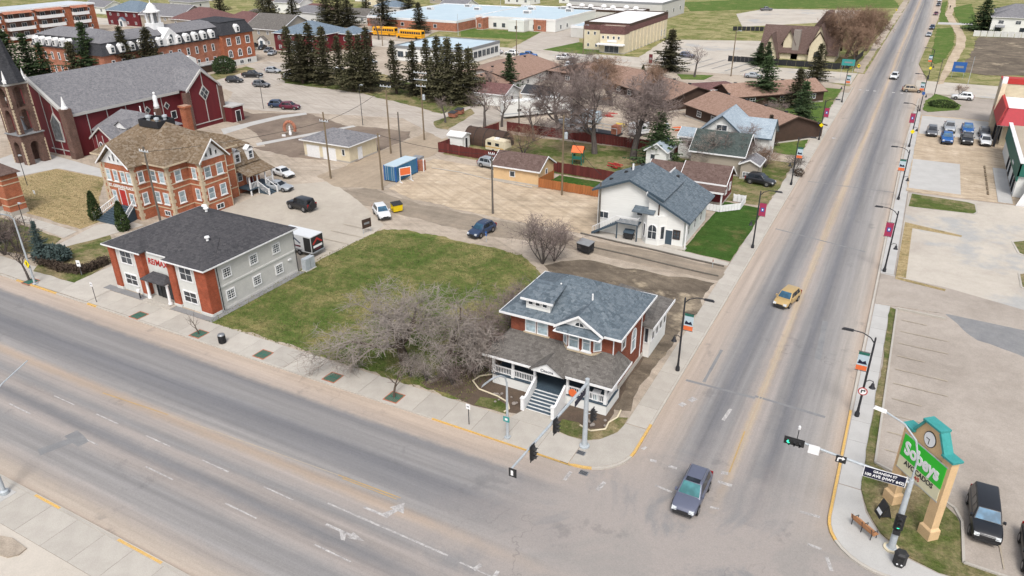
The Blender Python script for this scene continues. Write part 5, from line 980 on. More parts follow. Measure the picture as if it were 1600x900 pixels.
# ================================================================ convent
K = thing('convent', 'long orange brick convent with dormered mansard roof and white cupola', 'convent', (-172, 100), 0, None, True)
MB().box(-183, -171, 80, 118, 0, 8.5).build('wall', MATS['brick_salmon'], K); MB().box(-208, -183, 84.4, 96, 0, 8.5).build('wing_wall', MATS['brick_salmon'], K); MB().box(-184, -169.6, 117.5, 129.5, 1.8, 9.2).build('pavilion_wall', MATS['brick_orange'], K); MB().box(-184.1, -169.5, 117.4, 129.6, 0, 1.8).build('pavilion_base', MATS['light_stucco'], K)
MB().hexa([(-183.5, 79.5, 8.5), (-170.5, 79.5, 8.5), (-170.5, 118, 8.5), (-183.5, 118, 8.5)], [(-182, 80.8, 11.4), (-172, 80.8, 11.4), (-172, 118, 11.4), (-182, 118, 11.4)]).build('mansard', MATS['shingle_dark'], K)
MB().hexa([(-208.5, 83.9, 8.5), (-183, 83.9, 8.5), (-183, 96.5, 8.5), (-208.5, 96.5, 8.5)], [(-207, 85.4, 11.4), (-182, 85.4, 11.4), (-182, 95, 11.4), (-207, 95, 11.4)]).build('mansard', MATS['shingle_dark'], K)
MB().hexa([(-184.4, 117.2, 9.2), (-169.1, 117.2, 9.2), (-169.1, 130, 9.2), (-184.4, 130, 9.2)], [(-183, 118.6, 12.6), (-170.8, 118.6, 12.6), (-170.8, 128.4, 12.6), (-183, 128.4, 12.6)]).build('mansard', MATS['shingle_dark'], K)
hip(MB(), -182, -172, 80.8, 122, 11.42, 1.9, .2, .1).build('roof', MATS['shingle_slate'], K); hip(MB(), -207, -181, 85.4, 95, 11.43, 1.8, .2, .1).build('roof', MATS['shingle_slate'], K); hip(MB(), -183, -170.8, 118.6, 128.4, 12.62, 1.0, .15, .1).build('roof', MATS['shingle_dark'], K)
def dormer(x, y, z, face):
    t_ = MB().box(-.75, .75, -.9, .9, 0, 1.7).ext([(-.75, 1.7), (.75, 1.7), (0, 2.3)], 'y', -.92, .9)
    o = place('dormer', t_.mesh('dormer'), MATS['white_trim'], K, wl(K, (x, y, z)), R(face))
    f = R(face); window(K, (x + math.sin(f) * .93, y - math.cos(f) * .93, z + .25), 1.0, 1.3, face, 'hung', fw=.06)
for i in range(12): dormer(-171.1, 82.5 + i * 2.95, 8.9, 90)
for i in range(6): dormer(-206 + i * 3.0, 84.7, 8.9, 0)
dormer(-169.9, 123.5, 9.6, 90); 
for z in (1.6, 5.2):
    row(K, 90, -171, [82.5 + i * 2.95 for i in range(12)], z, 1.0, 2.0, style='hung', fw=.13); row(K, 0, 84.4, [-206 + i * 3 for i in range(6)], z, 1.0, 2.0, style='hung', fw=.13)
for z, ar in ((2.6, True), (6.0, False)): row(K, 90, -169.6, (119.8, 123.5, 127.2), z, 1.7, 2.3, style='cross', fw=.2, arch=ar)
row(K, 90, -169.5, (120.5, 123.5, 126.5), .4, 1.6, 1.1, style='mid')
MB().box(-171.0, -168.4, 103, 117.3, 1.9, 2.1).build('balcony', MATS['grey_paint'], K); rl = MB().box(-168.45, -168.38, 103, 117.3, 3.0, 3.1)
for i in range(36): rl.box(-168.44, -168.39, 103 + i * .4, 103.25 + i * .4, 2.1, 3.0)
rl.build('balcony_railing', MATS['white_trim'], K); MB().box(-171, -168.5, 103.1, 117.2, 0, 1.9).build('balcony_base', MATS['dark_brown'], K)
gp = MB(); gable_wall(gp, -171, -167.6, 101.5, 105.5, 2.1, 4.6, 1.0, 'x'); gp.build('porch', MATS['white_trim'], K)
# front gable and cupola
gp = MB(); gable_wall(gp, -176, -170.6, 98.2, 103.8, 8.5, 10.6, 2.6, 'x'); gp.build('front_gable', MATS['white_trim'], K); window(K, (-170.6, 101, 9.4), 1.2, 2.2, 90, arch=True)
cu = MB().box(-178.2, -174.8, 99.3, 102.7, 12.5, 14.2).build('cupola_base', MATS['white_trim'], K)
for sx in (-1, 1):
    for sy in (-1, 1): MB().box(-176.5 + sx * 1.1 - .25, -176.5 + sx * 1.1 + .25, 101 + sy * 1.1 - .25, 101 + sy * 1.1 + .25, 14.2, 17).build('cupola_post', MATS['white_trim'], K)
MB().box(-176.5 - .75, -175.75, 100.25, 101.75, 14.2, 17).build('cupola_core', MATS['grey_paint'], K)
MB().lathe([(2.2, 17), (2.2, 17.3), (1.5, 17.6), (1.1, 18.6), (.45, 19.3), (.12, 19.5), (.08, 21)], 12, (-176.5, 101, 0)).build('cupola_dome', MATS['white_trim'], K, 40)
MB().box(-176.9, -176.1, 100.95, 101.05, 20.3, 20.45).build('cross', MATS['white_trim'], K)
# ================================================================ far left housing
A = thing('apartment_building', 'orange brick apartment block with white balconies at the top left', 'apartment building', (-284, 136), 0, None, True)
MB().box(-300, -284, 105, 156, 0, 10.6).build('wall', MATS['brick_orange'], A); MB().box(-300.4, -283.6, 104.6, 156.4, 10.6, 11.2).build('parapet', MATS['white_trim'], A); MB().box(-299.5, -284.5, 105.5, 155.5, 11.2, 11.3).build('roof', MATS['flat_roof'], A)
for k, y0 in enumerate((108, 120, 132, 146)):
    l = 9.5 if k < 3 else 6
    for z in (1.3, 4.4, 7.5):
        rc = MB().box(-284.0, -283.9, y0, y0 + l, z, z + 2.6).build('balcony_recess', MATS['brick_brown'], A)
        bl = MB().box(-284, -281.8, y0, y0 + l, z - .15, z).build('balcony', MATS['white_trim'], A); rl = MB().box(-281.9, -281.8, y0, y0 + l, z, z + 1.0); rl.box(-284, -281.9, y0, y0 + .1, z, z + 1.0).box(-284, -281.9, y0 + l - .1, y0 + l, z, z + 1.0).build('railing', MATS['white_trim'], bl)
        row(A, 90, -283.9, (y0 + l * .25, y0 + l * .7), z + .1, 1.9, 2.1, style='mid'); row(A, 90, -284, (y0 + l + 1.4,), z + .8, .9, 1.2)
    MB().ext([(-284, 10.3), (-282, 10.0), (-284, 11.0)], 'y', y0 - .5, y0 + l + .5).build('balcony_canopy', MATS['brick_salmon'], A)
def town(label, cx, cy, L, W, h, wall, roof, rt, axis, rise, porch=True, nm='town_house'):
    t = bld(nm, label, 'town house', cx, cy, L, W, h, wall, roof, rt, axis, rise, .5, wins=((0, [-L / 2 + L * (i + .5) / 4 for i in range(4)], h - 1.9, 1.1, 1.2, cr), (0, [-L / 2 + L * (i + .5) / 4 for i in (0, 1, 2, 3)], .9, 1.1, 1.2, cr), (90, (-W / 4, W / 4), h - 1.9, 1.1, 1.2)))
    if porch:
        g = MB(); gable_wall(g, -1.6, 1.6, -W / 2 - 1.4, -W / 2, 0, 2.5, 1.1, 'y'); g.build('porch', MATS['white_trim'], t); gable(MB(), -1.6, 1.6, -W / 2 - 1.4, -W / 2 - .02, 2.55, 1.15, 'y', .3, .1).build('porch_roof', MATS[roof], t); door(t, (0, -W / 2 - 1.4, .1), 1.4, 2.1, 0, 'deck_blue')
    for i in range(4): MB().tube((-2 + i * 1.1, .6, h + rise * .7), (-2 + i * 1.1, .6, h + rise * .7 + 1.0), .14).build('vent_pipe', MATS['white_trim'], t)
    return t
town('maroon town house with blue hip roof behind the convent', -291, 180, 21, 15, 6, 'maroon', 'shingle_midblue', 'hip', 'x', 3.6)
town('grey roofed beige town house right of the maroon one', -262, 176, 24, 15, 6, 'tan_siding', 'shingle_slate', 'gable', 'x', 3.6)
town('red brown roofed town house behind the cupola', -239, 172, 22, 16, 5.6, 'tan_siding', 'shingle_redbrown', 'hip', 'x', 4.0, False)
town('second red brown roofed town house beside the beige one', -212, 168, 20, 16, 5.6, 'tan_siding', 'shingle_redbrown', 'hip', 'x', 4.0, False)
town('beige town house with gable end left of the spruce row', -191, 163, 17, 17, 6, 'tan_siding', 'shingle_greybrown', 'gable', 'x', 4.0)
town('maroon town house with blue hip roof behind the spruce row', -171, 157.5, 19, 17, 5.8, 'maroon', 'shingle_midblue', 'hip', 'x', 3.4)
bld('town_house', 'blue roofed maroon extension by the school buses', 'town house', -158.5, 164, 8, 9, 5.4, 'maroon', 'shingle_midblue', 'hip', 'y', 2.0, .4, wins=((90, (-2, 2), 3.4, 1.3, 1.4), (0, (0,), 3.2, 1.4, 1.3)))
# ================================================================ schools and halls
bld('office_block', 'white flat roofed office block with band windows behind the spruces', 'office block', -119, 161.5, 25, 23, 4.4, 'white_siding', 'flat_roof_blue', 'flat', wins=((90, [-9 + i * 2.6 for i in range(8)], 1.4, 2.1, 1.9, {'style': 'mid', 'fm': 'grey_paint'}), (0, [-10, -7, 6, 9], 1.3, 2.2, 1.8, {'style': 'mid', 'fm': 'grey_paint'})), trim='grey_paint')
S1 = bld('school', 'low pale school with brick end walls beyond the buses', 'school', -172, 246, 44, 60, 3.9, 'brick_salmon', 'flat_roof_blue', 'flat', trim='white_trim', wins=((0, (-18, -4, 12), 1.2, 1.6, 1.4),))
S2 = bld('school_wing', 'white school wing with small windows and pale blue roof', 'school', -132, 254, 36, 46, 4.6, 'white_siding', 'flat_roof_blue', 'flat', trim='flat_roof_white', wins=((0, (-15, -9, -5, 3, 9), .9, 1.5, 1.6, {'style': 'mid', 'fm': 'grey_paint'}), (90, (-18, -12), .9, 1.5, 1.6)))
for x, y, l, d, m_, lab in ((-120.5, 231.8, 5, 3.4, 'brick_salmon', 'brick porch of the white school wing'), (-145.5, 229, 3, 5, 'brick_salmon', 'brick pier between the two school wings'), (-129, 228.6, 7, 4, 'white_siding', 'pale box room before the white school wing')):
    bld('school_annex', lab, 'annex', x, y, l, d, 4.2, m_, 'flat_roof_blue', 'flat', trim=m_, wins=((0, (0,), 1.0, 1.3, 1.4, {'style': 'mid'}),))
for i, (x, y) in enumerate(((-140, 262), (-128, 270), (-150, 275), (-165, 258), (-176, 268), (-122, 262), (-185, 250), (-135, 248))):
    t = thing('roof_unit', 'grey ventilation unit on the pale school roof, %s from the left' % ('fifth', 'seventh', 'fourth', 'third', 'second', 'eighth', 'first', 'sixth')[i], 'roof unit', (x, y, 4.65 if x > -150 else 3.96), 0, 'ventilation units on the school roof'); MB().box(-1.5, 1.5, -1, 1, 0, 1.2).build('housing', MATS['flat_roof_white'], t); MB().box(-1.2, 1.2, -1.06, -1.01, .2, 1.0).build('grille', MATS['grey_paint'], t)
S3 = bld('hall', 'cream hall with brown upper band and flat pale roof', 'hall', -79.5, 217.5, 16, 40, 8.6, 'cream', 'flat_roof_white', 'flat', trim='dark_brown', wins=((0, (-6.5, -4.2, -1.8), 4.8, .8, 1.1), (0, (-6.5, -3.6, -2.2), 1.0, .8, 1.1), (90, (14, 17), 1.2, 1.0, 2.0)))
MB().box(-8.1, 8.1, -20.1, 20.1, 6.4, 8.1).build('brown_band', MATS['shingle_redbrown'], S3)
for i in range(10): MB().box(8.0, 8.25, -17 + i * 3.6, -16.4 + i * 3.6, 0, 6.38).build('buttress', MATS['cream'], S3)
bld('hall_entrance', 'cream entrance block of the hall with sign and canopy', 'entrance', -75.8, 195.2, 8.4, 4.6, 8.2, 'cream', 'gravel_roof', 'flat', trim='shingle_redbrown', par=2.2, wins=((0, (-3.1, -1.4, .6, 2.3), 4.4, .8, 1.0), (0, (0,), .2, 5, 2.2, {'style': 'trip'})))
t = bpy.data.objects['hall_entrance']; MB().box(-4.6, 4.6, -4.4, -2.3, 2.7, 3.1).build('canopy', MATS['white_trim'], t); MB().box(-1.6, 1.6, -2.4, -2.32, 3.5, 4.2).build('sign_board', MATS['white_trim'], t)
bld('long_hall', 'far long grey hall with white roof domes at the top', 'hall', -111, 303, 44, 34, 7, 'grey_stucco', 'flat_roof_white', 'flat', trim='grey_paint', wins=((0, [-18 + i * 3.2 for i in range(11)], 2.6, 2.2, 1.8, cr), (90, (-10, 0, 10), 2, 2, 2)))
bld('link_building', 'low white roofed link before the far grey hall', 'hall', -113, 278, 38, 12, 4.6, 'grey_stucco', 'flat_roof_white', 'flat', trim='dark_brown')
for i in range(7):
    t = thing('roof_dome', 'white ventilation dome on the low link roof, %s from the left' % ('first', 'second', 'third', 'fourth', 'fifth', 'sixth', 'seventh')[i], 'roof vent', (-129 + i * 5.2, 277 + (i % 2) * 2.4, 4.66), 0, 'domes on the link roof'); MB().lathe([(.7, 0), (.7, .7), (1.3, .8), (1.2, 1.3), (.6, 1.7), (.1, 1.8)], 12).build('dome', MATS['flat_roof_white'], t, 50)
bld('blue_annex', 'blue roofed low annex behind the cream hall', 'annex', -97, 232, 12, 22, 4.0, 'grey_stucco', 'flat_roof_blue', 'flat', trim='white_trim')
# timbered house
U = thing('timbered_house', 'half timbered storybook house with steep brown roofs and stone chimney', 'house', (-20, 213), 0, None, True)
for (x0, x1, y0, y1, h, rise, ax) in ((-31, -9, 206, 217, 2.4, 6.6, 'x'), (-30, -25.6, 203, 212, 1.6, 5.6, 'y'), (-16.6, -11.8, 204.5, 216, 4.2, 6.2, 'y'), (-24.6, -21.4, 206.5, 216, 5.2, 3.2, 'y')):
    m_ = MB(); gable_wall(m_, x0, x1, y0, y1, 0, h, rise, ax); m_.build('wall', MATS['cream'], U); gable(MB(), x0, x1, y0, y1, h + .05, rise, ax, .6, .25).build('roof', MATS['shingle_brown'], U)
MB().ext([(-18, 8), (-10, 8), (-12.5, 13.2), (-14.4, 13.6)], 'y', 213, 217).build('roof', MATS['shingle_brown'], U)
MB().box(-21.9, -19.9, 206, 207.6, 0, 8.6).build('chimney', MATS['stone'], U); MB().box(-14.2, -12.6, 217, 218.6, 6, 13.6).build('chimney', MATS['brick_brown'], U)
for x, z, hh in ((-27.8, .6, 2.2), (-14.2, 1, 2.0)): window(U, (x, 203 if x < -20 else 204.5, z), 1.8, hh, 0, 'cross', fm='dark_brown', arch=True)
for s in (-1, 1): MB().hexa([(-14.2 + s * 2.6, 204.4, 4.4), (-14.2 + s * 2.6, 204.48, 4.4), (-14.2, 204.48, 8.2), (-14.2, 204.4, 8.2)], [(-14.2 + s * 2.6, 204.4, 4.9), (-14.2 + s * 2.6, 204.48, 4.9), (-14.2, 204.48, 8.8), (-14.2, 204.4, 8.8)]).build('timber', MATS['dark_brown'], U)
# ================================================================ right hand stores
V = thing('red_store', 'store with red metal mansard roof and stone tower at the right edge', 'store', (34, 131), 0, None, True); OFF[V.name] = (34, 146, 0)
MB().box(30, 60, 136.5, 152, 0, 4.4).build('wall', MATS['cream'], V); MB().box(29.5, 60.5, 136, 152.5, 6.4, 6.5).build('roof', MATS['flat_roof_white'], V)
MB().hexa([(28.6, 133.8, 4.2), (61, 133.8, 4.2), (61, 134.4, 4.2), (28.6, 134.4, 4.2)], [(29.6, 136, 7.0), (60.6, 136, 7.0), (60.6, 136.4, 7.0), (29.6, 136.4, 7.0)]).build('mansard', MATS['red_roof_metal'], V)
MB().hexa([(28.6, 133.8, 4.2), (29.2, 133.8, 4.2), (29.2, 150, 4.2), (28.6, 150, 4.2)], [(29.5, 136, 7.0), (30, 136, 7.0), (30, 150, 7.0), (29.5, 150, 7.0)]).build('mansard', MATS['red_paint'], V)
MB().box(28.7, 61, 133.9, 136.5, 4.1, 4.2).build('soffit', MATS['white_trim'], V)
for y in (134.5, 140, 147): MB().box(28.9, 29.3, y - .2, y + .2, 0, 4.1).build('column', MATS['black_metal'], V)
row(V, 270, 30, (139, 143), .4, 2.2, 2.6, style='mid', fm='black_metal')
MB().box(29.2, 34.2, 150.5, 158, 0, 9.0).build('tower', MATS['quoin_stone'], V)
for k in range(9): MB().box(29.15, 34.25, 150.42, 150.5, 6.6 + k * .26, 6.8 + k * .26).build('tower_slat', MATS['cream'], V)
for x in (29.0, 33.6): MB().box(x, x + .9, 150.2, 151.1, 8.2, 10.2).build('tower_pier', MATS['white_trim'], V)
MB().box(29.9, 33.6, 150.3, 150.9, 9.0, 10.0).build('tower_cap', MATS['red_paint'], V); MB().box(29.2, 34.2, 151.1, 158, 9.0, 9.2).build('tower_roof', MATS['red_paint'], V)
MB().hexa([(28.2, 143.5, 0), (29.1, 143.5, 0), (29.1, 145, 0), (28.2, 145, 0)], [(29.1, 150.2, 9), (29.9, 150.2, 9), (29.9, 151, 9), (29.1, 151, 9)]).build('buttress', MATS['quoin_stone'], V)
Gs = thing('green_store', 'flat roofed store with dark green fascia at the right edge', 'store', (40, 98), 0, None, True)
MB().box(30.4, 60, 88.4, 116, 0, 4.9).build('wall', MATS['white_siding'], Gs); MB().box(30.2, 30.4, 88, 116, 2.6, 5.4).build('fascia', MATS['green_paint'], Gs); MB().box(30.2, 60, 88.0, 88.38, 3.4, 5.4).build('fascia', MATS['green_paint'], Gs); MB().box(30.6, 60, 88.6, 116, 5.0, 5.06).build('roof', MATS['gravel_roof'], Gs); MB().box(30.1, 60, 87.9, 88.5, 5.41, 5.52).box(30.1, 30.7, 88.5, 116, 5.41, 5.52).build('coping', MATS['white_trim'], Gs)
MB().box(30.12, 30.19, 95.5, 97.6, 3.2, 3.5).build('sign_board', MATS['white_trim'], Gs); row(Gs, 270, 30.4, (91, 94, 100, 104), .3, 1.8, 2.0, style='mid', fm='black_metal'); MB().box(28.4, 30.3, 84.6, 104, 0, .16).build('walkway', MATS['light_concrete'], Gs)
MB().hexa([(30.6, 84.2, 0), (60, 84.2, 0), (60, 88, 0), (31.8, 88, 0)], [(31.4, 84.2, 2.8), (60, 84.2, 2.8), (60, 88, 3.3), (31.6, 88, 3.3)]).build('canopy_wall', MATS['white_trim'], Gs)
for i, (cx, cy, lab) in enumerate(((42, 306, 'white two storey town house with grey roof at the far right'), (60, 306, 'second white town house with grey roof at the far right edge'), (44, 326, 'grey roofed house with brick gable behind the far right town houses'))):
    t = bld('town_house', lab, 'town house', cx, cy, 15, 12, 5.6, 'white_siding', 'shingle_slate', 'hip', 'x', 2.8, .5, wins=((0, (-4.5, 1, 5), 3.4, 1.8, 1.3, cr), (0, (-5, 3), .5, 2.2, 1.9)))
    MB().hexa([(-6, -8, 2.3), (-3, -8, 2.3), (-3, -6, 2.8), (-6, -6, 2.8)], [(-6, -8, 2.45), (-3, -8, 2.45), (-3, -6, 2.95), (-6, -6, 2.95)]).build('awning', MATS['grey_paint'], t)
# far houses along the top edge
FH = [(-222, 214, 16, 10, 'white_siding', 'shingle_slate', 'pale grey roofed house left of the top spruce clump'), (-206, 226, 14, 9, 'white_siding', 'shingle_greybrown', 'white gabled house above the beige town house'), (-238, 235, 16, 10, 'tan_siding', 'shingle_redbrown', 'dark roofed house behind the red brown roofs'), (-262, 245, 15, 10, 'white_siding', 'shingle_slate', 'white house near the top left trees'),
      (-215, 262, 15, 10, 'grey_stucco', 'shingle_midblue', 'blue roofed house above the bus yard'), (-190, 282, 15, 10, 'white_siding', 'shingle_slate', 'pale house at the top behind the spruces'), (-240, 288, 16, 10, 'cream', 'shingle_greybrown', 'cream house at the top edge'), (-288, 262, 16, 10, 'white_siding', 'shingle_brown', 'brown roofed house at the top left'),
      (-330, 240, 18, 11, 'grey_stucco', 'shingle_slate', 'grey house behind the apartment block'), (-265, 310, 16, 10, 'white_siding', 'shingle_midblue', 'far white house with blue roof at the top'), (-220, 318, 16, 10, 'tan_siding', 'shingle_slate', 'far tan house at the top edge'), (-180, 330, 16, 10, 'white_siding', 'shingle_greybrown', 'far white house right of the flag'), (-310, 300, 16, 10, 'tan_siding', 'shingle_redbrown', 'far tan house at the top left edge'), (-350, 205, 18, 11, 'white_siding', 'shingle_slate', 'white house behind the top left corner'), (-245, 205, 13, 9, 'tan_siding', 'shingle_greybrown', 'tan house between the red brown roofs and the trees'), (-360, 270, 18, 11, 'white_siding', 'shingle_brown', 'far white house in the top left corner'), (-155, 345, 16, 10, 'white_siding', 'shingle_slate', 'far white house above the school')]
for i, (x, y, L, W, wl_, rf_, lab) in enumerate(FH): bld('bungalow', lab, 'house', x, y, L, W, 3.4 if i % 3 else 5, wl_, rf_, 'gable' if i % 2 else 'hip', 'x', 2.4, .4, deg=(i * 37) % 14 - 7, wins=((0, (-L / 3, 0, L / 3), 1.2, 1.5, 1.3, cr), (90, (0,), 1.2, 1.2, 1.3)))
# brick arch gate at the left edge
t = thing('brick_gateway', 'orange brick gateway with round arch at the left edge', 'gateway', (-102.15,13.62), 0)
for x in (-2.1, 2.1): MB().box(x - .9, x + .9, -1.2, 1.2, 0, 3.4).build('pier', MATS['brick_orange'], t); MB().box(x - .95, x + .95, -1.25, 1.25, 0, .7).build('pier_base', MATS['concrete'], t)
pr_ = [(-1.2, 6.2), (-1.2, 3.4)] + [(-1.2 * math.cos(math.pi * i / 8), 3.4 + 1.2 * math.sin(math.pi * i / 8)) for i in range(1, 8)] + [(1.2, 3.4), (1.2, 6.2)]
MB().ext(pr_[::-1], 'y', -1.2, 1.2).build('arch', MATS['brick_orange'], t); [MB().box(x, x + 1.8, -1.2, 1.2, 3.41, 6.2).build('wall', MATS['brick_orange'], t) for x in (-3.001, 1.201)]
ar = MB().path([(1.35 * math.cos(math.pi * i / 10), -1.22, 3.4 + 1.35 * math.sin(math.pi * i / 10)) for i in range(11)], .16, 6).build('arch_trim', MATS['quoin_stone'], t); hip(MB(), -3, 3, -1.2, 1.2, 6.21, 1.4, .4, .1).build('roof', MATS['shingle_brown'], t)
for z in (1.5, 2.6, 4.7, 5.4): MB().box(-3.05, -1.21, -1.24, 1.24, z, z + .14).box(1.21, 3.05, -1.24, 1.24, z, z + .14).build('stone_band', MATS['quoin_stone'], t)
# grotto arch
t = thing('grotto', 'orange stone arch grotto with white statue on bare soil', 'grotto', (-95.92,66.48), R(30)); t.scale = (.72,) * 3; MB().path([(1.5 * math.cos(math.pi * (i / 12 * 1.3 - .15)), 0, 1.9 + 1.9 * math.sin(math.pi * (i / 12 * 1.3 - .15))) for i in range(13)], .45, 7).build('arch', MATS['brick_salmon'], t); MB().lathe([(.4, 0), (.4, .8), (.3, .9), (.32, 1.6), (.18, 2.2), (.2, 2.5), (.05, 2.7)], 10).build('statue', MATS['white_trim'], t, 50); MB().box(-2, -1, -1.6, -1.1, 0, .5).build('stone_bench', MATS['white_trim'], t)

# ================================================================ vehicles (local: +x is the front)
def paint(name, c): return M(name, c, tuple(x * .93 for x in c), 3, .4, .1, spec=.5, coat=.25)
for n_, c_ in (('p_white', (.62, .63, .63)), ('p_black', (.012, .013, .016)), ('p_navy', (.022, .04, .085)), ('p_blue', (.01, .09, .3)), ('p_silver', (.3, .32, .34)), ('p_grey', (.1, .105, .115)), ('p_gold', (.42, .29, .12)), ('p_maroon', (.11, .012, .03)), ('p_tan', (.3, .24, .17)), ('p_slate', (.1, .11, .155)), ('p_red', (.3, .02, .02))): paint(n_, c_)
KIND = {  # L, W, H, belt z, hood z, windshield base x / top x, rear top x / rear base x, wheel radius, ride
 'suv': (4.65, 1.86, 1.74, 1.02, .98, 1.02, .25, -1.7, -2.14, .37, .26), 'crossover': (4.6, 1.85, 1.66, 1.0, .98, 1.05, .35, -1.55, -2.1, .36, .22), 'boxy': (4.7, 1.98, 1.87, 1.22, 1.2, .82, .6, -1.98, -2.06, .44, .36),
 'sedan': (4.7, 1.8, 1.45, .92, .88, .95, .3, -1.05, -1.75, .33, .18), 'hatch': (4.2, 1.72, 1.58, .96, .92, 1.1, .4, -1.5, -1.95, .32, .2), 'pickup': (5.7, 2.0, 1.9, 1.18, 1.16, 1.2, .55, -.95, -1.1, .4, .32), 'big': (5.5, 2.05, 1.95, 1.2, 1.2, 1.35, .75, -2.35, -2.55, .42, .34)}
CARM = {}
def car_meshes(k):
    if k in CARM: return CARM[k]
    L, W, H, zb, zh, xw0, xw1, xr1, xr0, wr, ride = KIND[k]; a = L / 2; hw = W / 2
    fx, rx = a - .92, -a + .98
    # lower body: loft of cross sections
    st = [(-a, zb * .55, zb * .82, .84), (-a + .08, ride + .12, zb - .06, .93), (-a + .35, ride + .02, zb, .99), (rx, ride, zb, 1.0), (xr0 + .35 if k == 'pickup' else rx + .6, ride, zb, 1.0), (-.2, ride, zb, 1.0), (xw0 - .1, ride, zb - .01, 1.0), (xw0 + .15, ride, (zb + zh) / 2, .995), (fx, ride, zh - .02, .985), (a - .4, ride + .02, zh - .08, .95), (a - .12, ride + .08, zh - .2, .87), (a, zb * .42, zh - .36, .76)]
    body = MB(); n = 0; P = 12
    for (x, zl, zt, f) in st:
        w_ = hw * f; m_ = (zl + zt) / 2
        ring_ = [(-w_ * .86, zl), (-w_ * .98, zl + (zt - zl) * .22), (-w_, zl + (zt - zl) * .55), (-w_ * .985, zl + (zt - zl) * .82), (-w_ * .93, zt - .015), (-w_ * .6, zt + .02), (w_ * .6, zt + .02), (w_ * .93, zt - .015), (w_ * .985, zl + (zt - zl) * .82), (w_, zl + (zt - zl) * .55), (w_ * .98, zl + (zt - zl) * .22), (w_ * .86, zl)]
        body.v += [(x, y, z) for y, z in ring_]
    ns = len(st)
    for i in range(ns - 1):
        for j in range(P): q = (j + 1) % P; body.f.append((i * P + j, i * P + q, (i + 1) * P + q, (i + 1) * P + j))
    body.f.append(tuple(range(P - 1, -1, -1))[::-1]); body.f.append(tuple((ns - 1) * P + j for j in range(P))[::-1])
    # cabin
    wb, wt = hw * .92, hw * .73
    cab = [(xw0, zb - .03, wb), (xw1, H - .05, wt), (xw1 - .25, H, wt * .97), (xr1 + .2, H - .01, wt * .97), (xr1, H - .06, wt), (xr0, zb - .03, wb)]
    c0 = len(body.v)
    for (x, z, w_) in cab: body.v += [(x, -w_, z), (x, w_, z)]
    for i in range(5): p = c0 + i * 2; body.f.append((p, p + 1, p + 3, p + 2))
    body.f.append(tuple(c0 + i * 2 for i in range(6))); body.f.append(tuple(c0 + i * 2 + 1 for i in reversed(range(6))))
    gl = []
    def lerp(p, q, f): return tuple(p[i] + (q[i] - p[i]) * f for i in range(3))
    def pane(p00, p10, p11, p01, nrm, ins=(.05, .95, .1, .9)):
        u0, u1, v0, v1 = ins
        def at(u, v): return lerp(lerp(p00, p10, u), lerp(p01, p11, u), v)
        pts = [at(u0, v0), at(u1, v0), at(u1, v1), at(u0, v1)]
        m = MB().hexa(pts, [tuple(c + d * .016 for c, d in zip(p, nrm)) for p in pts]); return m
    gl.append(('windshield', pane((xw0, -wb, zb - .03), (xw0, wb, zb - .03), (xw1, wt, H - .05), (xw1, -wt, H - .05), (.75, 0, .65), (.06, .94, .08, .95))))
    gl.append(('rear_window', pane((xr0, -wb, zb - .03), (xr0, wb, zb - .03), (xr1, wt, H - .06), (xr1, -wt, H - .06), (-.9, 0, .4), (.1, .9, .25, .9))))
    for s in (-1, 1):
        cuts = [xw0 - .28, .12 if k != 'pickup' else .1, (xr1 + .12) if k in ('sedan', 'pickup') else -.78, xr1 - .05]
        nn = 2 if k in ('sedan', 'pickup') else 3
        for i in range(nn):
            xa, xb = cuts[i] - .04, cuts[i + 1] + .04
            def top(x): return (min(x, xw1 - .12) if i == 0 else x)
            gl.append(('side_window', pane((xa, s * wb, zb - .03), (xb, s * wb, zb - .03), (xb if i < nn - 1 else max(xb, xr1 + .15), s * wt, H - .05), (min(xa, xw1 - .1), s * wt, H - .05), (0, s * .95, .25), (0, 1, .12, .86))))
    wh = MB().tube((0, -.12, 0), (0, .12, 0), wr, wr, 18); rim = MB().tube((0, -.13, 0), (0, .13, 0), wr * .64, wr * .6, 14)
    arch = MB().tube((0, -.01, 0), (0, .01, 0), wr * 1.16, wr * 1.16, 18)
    hl = MB().hexa([(-.16, -.2, -.09), (.12, -.17, -.09), (.12, .17, -.09), (-.2, .2, -.09)], [(-.26, -.2, .1), (.02, -.17, .1), (.02, .17, .1), (-.28, .2, .1)]); tl = MB().box(-.05, .06, -.12, .12, -.22, .22)
    gr = MB().box(a - .1, a + .012, -hw * .42, hw * .42, zh - .5, zh - .33); bp = MB().box(a - .22, a + .03, -hw * .74, hw * .74, ride + .06, ride + .3); rb = MB().box(-a - .03, -a + .2, -hw * .8, hw * .8, ride + .06, ride + .32)
    mr = MB().box(xw0 - .32, xw0 - .12, hw * .96, hw * 1.13, zb + .0, zb + .17); ml = MB().box(xw0 - .32, xw0 - .12, -hw * 1.13, -hw * .96, zb + .0, zb + .17)
    rails = MB().box(xr1 + .2, xw1 - .3, wt * .86, wt * .92, H + .02, H + .075).box(xr1 + .2, xw1 - .3, -wt * .92, -wt * .86, H + .02, H + .075)
    bm = body.mesh('body'); bb = bmesh.new(); bb.from_mesh(bm); bmesh.ops.bevel(bb, geom=[e for e in bb.edges if len(e.link_faces) == 2 and e.calc_face_angle() > .5], offset=.1, segments=3, profile=.5, affect='EDGES', clamp_overlap=True); bb.to_mesh(bm); bb.free(); bm.polygons.foreach_set('use_smooth', [True] * len(bm.polygons)); bm.set_sharp_from_angle(angle=R(40))
    bed = MB().box(-a + .12, xr0 - .08, -hw * .84, hw * .84, zb + .022, zb + .03) if k == 'pickup' else None
